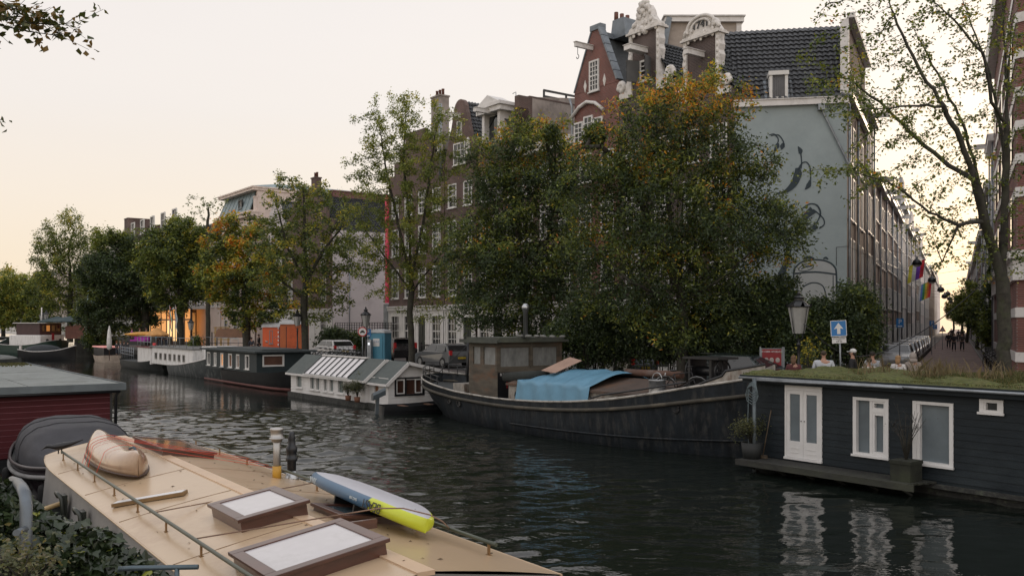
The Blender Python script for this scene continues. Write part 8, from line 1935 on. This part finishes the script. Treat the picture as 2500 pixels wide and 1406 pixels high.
# street flags
def street_flag(px, py, d, cols, label, s):
    p = P2 + SU * d; base = Vector((p.x, p.y, CZ - (py - 790) / FP * p.y)); t = thing('flag', label, 'flag', base, 0); tip = SN * 1.9 + Vector((0, 0, .9)); MB().tube([(0, 0, 0), tuple(tip)], .025, 5).build('pole', white, t)
    n = len(cols)
    for i, c in enumerate(cols):
        a = tip * (.25 + .75 * i / n); b = tip * (.25 + .75 * (i + 1) / n); dn = Vector((0, 0, -s)); vs = []
        for k in range(6): v = k / 5; off = SU * .12 * math.sin(v * 6 + i); vs += [a + dn * v + off - tip * .1 * v, b + dn * v + off - tip * .1 * v]
        MB().add([tuple(v) for v in vs], [(2 * k, 2 * k + 1, 2 * k + 3, 2 * k + 2) for k in range(5)], 0, True).build('flag', mat('flag_' + '_'.join(str(int(v * 100)) for v in c), c, .8), t)
street_flag(2246, 655, 52, [(.5, .45, .05), (.5, .5, .5), (.15, .04, .35), (.45, .02, .03)], 'yellow, white, purple and red flag hanging over the side street', 1.7)
street_flag(2288, 702, 78, [(.5, .5, .5), (.1, .2, .45), (.05, .25, .1), (.5, .4, .04), (.5, .15, .03), (.45, .02, .03)], 'rainbow striped flag farther up the side street', 2.0)
# garden wall, railings in front of the white house
for px0, px1, lab in ((1028, 1098, 'black iron railing in front of the white ground floor'),):
    x0, x1 = FF.lx(px0, -1.2), FF.lx(px1, -1.2); p = FF.w(x0, -1.2, QZ); t = thing('iron_railing', lab, 'railing', p, RC); o = MB(); ln = x1 - x0; o.box(0, ln, -.03, .03, 1.05, 1.15)
    for k in range(int(ln / .18)): o.box(k * .18, k * .18 + .03, -.015, .015, 0, 1.05)
    for x in (0, ln / 2, ln): o.box(x - .05, x + .05, -.05, .05, 0, 1.3)
    o.build('bars', black, t)
tr = thing('trellis', 'dark lattice trellis on top of the hedge before the pale blank wall', 'trellis', FF.w(-57.5, -.4, QZ), RC); o = MB()
for k in range(24): o.box(k * .45, k * .45 + .04, -.02, .02, 1.2, 2.75)
for z in (2.1, 2.3, 2.5, 2.7): o.box(0, 10.8, -.015, .015, z, z + .04)
o.build('lattice', black, tr)
ns_ = thing('name_board', 'small white street name board with dark lettering above the orange wagons', 'sign', at(660, 768, 82), 0); MB().box(-1.3, 1.3, 0, .06, -.25, .25).build('board', sign_w, ns_); text_mesh('Reijgersbos', .34, black, ns_, (0, -.01, 0), (R(90), 0, 0))
# ------------------------------------------------------------------ far left: bridge, round pier, terrace
br0 = on(-40, 868, 0); bt = thing('bridge', 'dark flat canal bridge with railings at the far left', 'bridge', (-86, 124, 0), R(-4)); zb_ = 2.3
o = MB(); o.box(-14, 15.5, 0, 7, zb_ - .45, zb_); o.build('deck', mat('bridge_dark', (.035, .04, .035), .7), bt)
for x in (8.6, -6): MB().box(x, x + 2.0, .3, 6.5, -.5, zb_ - .46).build('pier', qm, bt)
o = MB(); 
for z in (.45, .85): o.box(-14, 15.5, .05, .09, zb_ + z, zb_ + z + .05)
for k in range(38): o.box(-14 + k * .78, -13.95 + k * .78, .05, .1, zb_, zb_ + .9)
o.build('railing', blackm, bt)
for k in range(12): bike(Vector((-86 - 6 + k * 1.7, 125.4 - .1 * k, zb_)), R(random.uniform(-25, 25)), ORD[k] + ' bicycle from the left against the railing of the far bridge', 'bicycles on the far bridge')
q = on(205, 872, 0); pr = thing('quay_pier', 'rounded dark stone quay pier where the side canal joins at the far left', 'quay pier', (q.x + .3, q.y + 2.2, 0), 0)
MB().lathe([(2.35, -.5), (2.3, 2.35), (2.45, 2.36), (2.45, 2.6), (2.2, 2.62)], k=28).build('wall', qm, pr); MB().box(-.1, 14, -.6, 6, -.5, 2.55).build('wall_block', qm, pr); MB().box(.0, .5, -2.36, -2.33, 1.9, 2.2).build('plate', mat('pale_blue_plate', (.3, .4, .45), .5), pr)
q = at(183, 815, 112); t = thing('board_fence', 'red brown plank fence on the quay beside the tugboat', 'fence', (q.x - 1.2, q.y, 2.3), 0); o = MB()
for k in range(13): o.box(k * .18, k * .18 + .17, 0, .03, 0, 1.5 + .05 * math.sin(k) + k * .03)
o.build('planks', mat('red_brown_planks', (.13, .05, .035), .7), t)
dkc = mat('dark_green_canopy', (.025, .045, .05), .8)
for px, Y, r, lab in ((172, 114, 2.9, 'wide dark parasol over the far terrace, right one'), (140, 118, 2.4, 'dark parasol over the far terrace, left one')): q = at(px, 800, Y); parasol_open(Vector((q.x, q.y, 1.9)), lab, dkc, r, 3.1)
q = at(222, 790, 118); t = thing('banner', 'tall red banner with white lettering patch behind the far terrace', 'banner', (q.x, q.y, QZ), 0); MB().box(-.6, .6, 0, .1, 2.0, 5.2).build('cloth', mat('banner_red', (.4, .02, .04), .7), t); MB().box(-.5, .5, -.02, -.002, 5.25, 7.0).build('patch', mat('banner_pale', (.3, .4, .45), .7), t); MB().tube([(.65, .05, 0), (.65, .05, 7)], .05, 5).build('pole', galv, t)
# ------------------------------------------------------------------ trees
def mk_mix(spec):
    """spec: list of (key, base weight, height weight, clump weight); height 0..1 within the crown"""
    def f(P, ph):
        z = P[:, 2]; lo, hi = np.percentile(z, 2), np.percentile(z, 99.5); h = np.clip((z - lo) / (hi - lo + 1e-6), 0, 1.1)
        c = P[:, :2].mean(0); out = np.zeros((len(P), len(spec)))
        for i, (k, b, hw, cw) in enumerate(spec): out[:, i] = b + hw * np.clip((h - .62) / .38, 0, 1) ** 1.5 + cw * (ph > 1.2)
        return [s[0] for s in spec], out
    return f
TF = Frame((13.2, 28.8), RC)
def on_tree_line(px, off=0): x = TF.lx(px, off); return TF.w(x, off)
# T1 the big elm like tree in the middle with an orange top
b = on_tree_line(1665)
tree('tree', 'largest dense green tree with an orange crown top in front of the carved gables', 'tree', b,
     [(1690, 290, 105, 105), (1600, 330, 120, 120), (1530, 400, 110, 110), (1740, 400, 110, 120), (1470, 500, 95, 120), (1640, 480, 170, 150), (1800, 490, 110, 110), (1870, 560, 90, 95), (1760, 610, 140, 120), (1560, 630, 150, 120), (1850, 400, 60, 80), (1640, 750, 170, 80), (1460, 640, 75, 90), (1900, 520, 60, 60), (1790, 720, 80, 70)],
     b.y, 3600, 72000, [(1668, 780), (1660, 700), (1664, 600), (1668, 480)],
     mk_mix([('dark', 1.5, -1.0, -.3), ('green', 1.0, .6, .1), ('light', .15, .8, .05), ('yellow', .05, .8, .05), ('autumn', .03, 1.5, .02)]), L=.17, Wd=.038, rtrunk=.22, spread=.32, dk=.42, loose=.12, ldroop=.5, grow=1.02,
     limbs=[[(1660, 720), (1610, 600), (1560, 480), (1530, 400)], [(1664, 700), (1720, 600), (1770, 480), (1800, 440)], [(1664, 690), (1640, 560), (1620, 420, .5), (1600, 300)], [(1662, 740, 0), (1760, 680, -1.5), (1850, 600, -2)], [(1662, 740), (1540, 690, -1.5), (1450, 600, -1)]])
# T2
b = on_tree_line(1282)
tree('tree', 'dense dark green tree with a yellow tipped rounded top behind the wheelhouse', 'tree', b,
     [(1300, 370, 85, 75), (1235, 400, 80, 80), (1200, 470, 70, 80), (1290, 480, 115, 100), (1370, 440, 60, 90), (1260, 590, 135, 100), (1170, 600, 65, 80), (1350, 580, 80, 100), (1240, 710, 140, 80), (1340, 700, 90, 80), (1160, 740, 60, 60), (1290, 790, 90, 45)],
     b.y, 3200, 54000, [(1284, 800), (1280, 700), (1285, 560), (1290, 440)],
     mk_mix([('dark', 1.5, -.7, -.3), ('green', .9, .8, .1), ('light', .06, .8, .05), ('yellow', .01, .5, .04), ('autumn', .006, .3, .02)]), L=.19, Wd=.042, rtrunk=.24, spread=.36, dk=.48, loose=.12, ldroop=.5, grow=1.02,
     limbs=[[(1282, 740), (1230, 600), (1200, 480)], [(1284, 720), (1340, 580), (1360, 440)], [(1284, 700), (1260, 560), (1240, 400)]])
# T3 airy light green
b = on_tree_line(1003)
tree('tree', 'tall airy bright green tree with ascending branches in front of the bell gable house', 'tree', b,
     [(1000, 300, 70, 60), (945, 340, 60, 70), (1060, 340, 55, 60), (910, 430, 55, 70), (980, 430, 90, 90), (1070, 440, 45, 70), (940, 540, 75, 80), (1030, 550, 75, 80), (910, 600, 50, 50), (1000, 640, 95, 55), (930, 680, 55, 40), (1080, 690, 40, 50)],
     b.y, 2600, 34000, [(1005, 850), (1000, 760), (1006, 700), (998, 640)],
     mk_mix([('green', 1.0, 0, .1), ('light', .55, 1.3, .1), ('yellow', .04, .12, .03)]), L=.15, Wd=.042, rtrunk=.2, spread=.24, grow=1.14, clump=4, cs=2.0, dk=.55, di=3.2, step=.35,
     limbs=[[(1000, 700), (975, 560), (940, 400), (925, 300)], [(1000, 690), (1000, 540), (985, 400), (990, 270)], [(1003, 690), (1030, 560), (1050, 420), (1062, 330)], [(1000, 720), (950, 640), (890, 560)], [(1003, 710), (1060, 640), (1100, 590)]])
# T4
b = on_tree_line(747)
tree('tree', 'airy green tree with dark branches in front of the pale blank house side', 'tree', b,
     [(735, 470, 50, 45), (700, 520, 50, 50), (780, 530, 60, 60), (740, 580, 90, 70), (680, 620, 50, 60), (810, 610, 60, 60), (745, 680, 90, 60), (670, 690, 40, 50), (800, 720, 45, 40), (845, 620, 40, 40), (660, 560, 35, 35)],
     b.y, 2200, 18000, [(745, 830), (742, 750), (747, 690), (745, 620)],
     mk_mix([('green', 1.0, 0, .1), ('dark', .5, 0, 0), ('light', .18, .3, .1), ('yellow', .12, .15, .08)]), L=.23, Wd=.06, rtrunk=.27, spread=.3, grow=1.14, clump=4, cs=2.0, dk=.8, di=4, step=.5,
     limbs=[[(745, 700), (700, 600), (680, 520)], [(745, 690), (745, 580), (740, 460)], [(746, 690), (790, 610), (840, 550)], [(744, 730), (680, 680), (650, 600)]])
# T5 orange
b = on_tree_line(603)
tree('tree', 'green tree turning orange and yellow on its left side behind the brown canopy', 'tree', b,
     [(560, 590, 50, 50), (600, 620, 60, 60), (540, 660, 50, 55), (640, 610, 50, 60), (590, 700, 80, 60), (640, 700, 50, 60), (520, 700, 40, 40), (610, 765, 65, 30)],
     b.y, 1500, 22000, [(602, 820), (600, 760), (598, 700), (600, 640)],
     mk_mix([('dark', .5, 0, 0), ('green', 1.0, -.5, 0), ('light', .55, .3, 0), ('yellow', .6, .6, .5), ('autumn', .16, .8, .3)]), L=.30, Wd=.08, rtrunk=.34, spread=.4, dk=.85, di=4, step=.55, loose=.15)
b = on_tree_line(508, 1.5)
tree('tree', 'nearly bare tree with thin upright branches left of the beige building', 'tree', b,
     [(506, 510, 35, 50), (500, 600, 35, 50), (520, 560, 25, 40)], b.y, 260, 500, [(508, 700), (506, 600), (507, 540)],
     mk_mix([('green', 1, 0, 0)]), L=.28, Wd=.07, rtrunk=.22, spread=.3, dk=1.0, di=5, step=.6)
for i, (px, blobs, mx, n, rt_, lab) in enumerate([
    (440, [(440, 580, 45, 40), (420, 640, 55, 60), (470, 640, 35, 50), (430, 700, 50, 40), (480, 690, 30, 40)], [('green', 1.2, 0, 0), ('dark', .6, 0, 0), ('light', .25, .2, .1), ('yellow', .05, .05, .05)], 20000, .35, 'mid green tree between the dark dense tree and the orange one'),
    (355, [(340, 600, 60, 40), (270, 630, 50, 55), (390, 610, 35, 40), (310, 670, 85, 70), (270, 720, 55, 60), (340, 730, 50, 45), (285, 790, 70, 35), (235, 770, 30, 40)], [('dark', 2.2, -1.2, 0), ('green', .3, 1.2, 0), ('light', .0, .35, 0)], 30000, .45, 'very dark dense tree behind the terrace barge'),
    (171, [(160, 570, 50, 40), (125, 620, 45, 50), (195, 620, 45, 50), (160, 660, 70, 60), (180, 720, 60, 50), (120, 720, 40, 45), (200, 760, 40, 25), (110, 780, 35, 25)], [('green', 1.2, 0, 0), ('dark', .4, 0, 0), ('light', .5, .3, .1), ('yellow', .05, .2, .0)], 17000, .4, 'tall green tree behind the tugboat wheelhouse'),
    (70, [(70, 710, 55, 40), (30, 720, 50, 45), (90, 760, 50, 35), (40, 775, 60, 28)], [('green', 1, 0, 0), ('light', .8, .2, .2), ('yellow', .25, .4, .2)], 12000, .35, 'yellow green tree at the far left beyond the bridge'),
    (8, [(5, 700, 40, 35), (-10, 750, 50, 45)], [('green', .6, 0, 0), ('light', .8, .2, .2), ('yellow', .4, .5, .2)], 7000, .35, 'yellow tinted tree cut by the left edge')]):
    b = on_tree_line(px, 0 if i < 4 else 3); Y = min(b.y, 170); b = at(px, 800, Y)
    tree('tree', lab, 'tree', b, blobs, Y, 1200, int(n * 1.7), [(px, 800), (px, 740), (px + 2, 690)], mk_mix(mx), L=.30 if i < 3 else .42, Wd=.085 if i < 3 else .12, rtrunk=rt_, spread=.55, grow=1.18, dk=1.1, di=6, step=.8, loose=.2, r0=.012, leafcut=.06)
# T10 the tall tree at the right with long bare limbs
b = Vector((15.15, 28.0, 0)); Y = 28
tree('tree', 'tall tree at the right with long slanting limbs and sparse leaves against the bright sky', 'tree', b,
     [(2050, 60, 60, 50), (2080, 150, 90, 70), (2200, 100, 120, 90), (2150, 230, 130, 70), (2060, 250, 60, 60), (2280, 220, 110, 90), (2330, 60, 90, 70), (2250, 350, 130, 80), (2120, 370, 100, 60), (2400, 160, 60, 100), (2380, 330, 70, 80), (2300, 460, 130, 70), (2180, 450, 90, 40), (2350, 560, 100, 60), (2250, 560, 70, 30), (2470, 300, 50, 200), (2480, 560, 40, 120), (2060, 400, 60, 40), (2420, 640, 60, 40)],
     Y, 2000, 11500, [(2452, 880), (2450, 760), (2448, 690), (2452, 560), (2456, 420), (2458, 280), (2455, 150), (2448, 20), (2440, -80)],
     mk_mix([('green', 1.2, 0, 0), ('dark', .5, 0, 0), ('light', .45, 0, .1), ('yellow', .10, .0, .05), ('autumn', .02, 0, 0)]), L=.115, Wd=.036, rtrunk=.20, spread=.17, clump=6, cs=2.6, dk=.55, di=2.4, step=.28, r0=.006,
     limbs=[[(2448, 690), (2425, 610), (2402, 540, -.4), (2380, 440, -.8), (2345, 340, -1), (2290, 240, -1.2), (2240, 160, -1.2), (2190, 60, -1.2), (2160, -30, -1)],
            [(2405, 545, -.4), (2340, 550, -.8), (2270, 520, -1.2), (2210, 470, -1.5), (2160, 440, -1.8), (2080, 420, -2)],
            [(2380, 450, -.8), (2300, 390, .2), (2240, 340, .6), (2150, 250, 1), (2100, 215, 1)],
            [(2425, 610), (2400, 480, .8), (2350, 300, 1.2), (2290, 180, 1.4), (2220, 50, 1.4)],
            [(2456, 420), (2440, 300, .4), (2410, 160, .6), (2370, 60, .6), (2340, -40, .6)], [(2452, 300), (2420, 250, -.5), (2400, 130, -.8), (2330, 50, -1), (2250, -20, -1)],
            [(2458, 280), (2470, 60, .2), (2500, -10, .4)], [(2340, 550, -.8), (2300, 640, -.9), (2270, 560, -1)], [(2300, 250, -1.2), (2200, 260, -1.5), (2100, 270, -2), (2030, 280, -2)]])
# street trees on the right side of the street, far away
for px, py, r, Y, lab, key in ((2415, 770, 42, 75, 'green climber covered tree at the right of the side street', 'green'), (2385, 730, 40, 95, 'light green tree overhanging the right pavement', 'light'), (2360, 745, 28, 125, 'tree farther up the right pavement of the side street', 'green'), (2345, 760, 20, 165, 'farthest small tree in the side street', 'green'), (2325, 755, 16, 190, 'yellowish tree closing the view of the side street', 'yellow')):
    tree('tree', lab, 'tree', at(px, 800, Y), [(px, py, r, r * 1.1), (px + r * .5, py + r * .6, r * .8, r * .8)], Y, 350, 6000, [(px + 4, 800), (px + 2, py + r * .5)], mk_mix([(key, 1, 0, 0), ('green', .8, 0, 0), ('dark', .3, 0, 0)]), L=.3, Wd=.08, rtrunk=.2, spread=.4, dk=.8, di=5, step=.5, loose=.3, leafcut=.08, r0=.012)
# dark shrubs in front of the mural, bushes under the trees, hedge
def bush(name, label, blobs, Y, n, keys, L=.10, Wd=.03, cat='shrub', ground=QZ, lm=None, stems=40):
    cx, cy = blobs[0][0], blobs[0][1]; b = at(cx, 800, Y); b.z = ground; t = thing(name, label, cat, b, 0); O = np.array(b)
    bb = [(q[0] + random.uniform(-1, 1) * q[2], q[1] + random.uniform(-.85, .8) * q[3], q[2] * (f := random.uniform(.18, .42)), q[3] * f, random.uniform(-1, 1)) for q in blobs for _ in range(14)]
    cc = sample_blobs(blobs, Y, n // 90, hollow=.6); P = np.vstack([cc[rng.integers(0, len(cc), n // 2)] + rng.normal(0, .22, (n // 2, 3)), sample_blobs(bb, Y, n // 2, hollow=.5)]); P = P[P[:, 2] > ground]
    leaf_mesh(P - O, L, Wd, tints(P, mk_mix(keys)), 'foliage', lm or LM, t, droop=.2, flat=.8)
    o = MB()
    for k in range(stems):
        p = Vector(P[random.randrange(len(P))]) - Vector(O); q = Vector((p.x * .7, p.y * .8, 0)); o.tube([q, q.lerp(p, .5) + Vector((random.uniform(-.1, .1), 0, .1)), p], [.03, .02, .008], 4)
    o.build('stems', bark, t); return t
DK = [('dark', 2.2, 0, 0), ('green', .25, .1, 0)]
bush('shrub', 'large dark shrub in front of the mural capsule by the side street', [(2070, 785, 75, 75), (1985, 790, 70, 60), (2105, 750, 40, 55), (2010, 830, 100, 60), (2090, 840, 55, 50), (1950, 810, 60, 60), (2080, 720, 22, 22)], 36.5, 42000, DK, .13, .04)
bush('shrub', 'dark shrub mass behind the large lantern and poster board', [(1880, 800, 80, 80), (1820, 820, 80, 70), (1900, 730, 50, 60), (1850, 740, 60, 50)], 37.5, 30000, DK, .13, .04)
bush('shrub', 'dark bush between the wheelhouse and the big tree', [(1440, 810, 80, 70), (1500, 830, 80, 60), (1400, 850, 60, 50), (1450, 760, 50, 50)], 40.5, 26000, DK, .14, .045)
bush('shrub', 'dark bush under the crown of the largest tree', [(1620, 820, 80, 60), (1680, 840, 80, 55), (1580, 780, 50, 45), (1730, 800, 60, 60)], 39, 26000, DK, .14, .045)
bush('hedge', 'dark hedge with trellis in front of the pale blank side wall', [(800, 840, 28, 28), (825, 838, 30, 30), (850, 842, 30, 26), (875, 842, 30, 28), (895, 845, 22, 24), (812, 815, 16, 14)], 75, 22000, DK, .22, .07, 'hedge')
bush('shrub', 'bushy green shrub overhanging the far quay wall left of the terrace barge', [(240, 835, 28, 24), (262, 845, 22, 18), (225, 825, 20, 22)], 103, 6000, [('dark', 1, 0, 0), ('green', 1, 0, 0)], .3, .09, ground=.8, stems=12)
bush('shrub', 'small shrub with bright yellow blossom beside the poster board', [(1976, 868, 18, 20), (1972, 850, 10, 10)], 33, 900, [('yellow', 1, 0, 0), ('dark', .8, 0, 0)], .09, .03, stems=10)
bush('shrub', 'potted green bush on the terrace deck right of the flag poles', [(478, 838, 9, 14)], 80, 1500, [('dark', 1, 0, 0), ('green', 1, 0, 0)], .2, .06, stems=6)
bush('climber', 'dark green climber growing up the right hand houses of the street', [(2432, 720, 25, 60), (2425, 800, 28, 50), (2440, 640, 18, 50)], 62, 14000, [('dark', 1, 0, 0), ('green', 1, 0, 0)], .22, .07, 'climbing plant', stems=10)
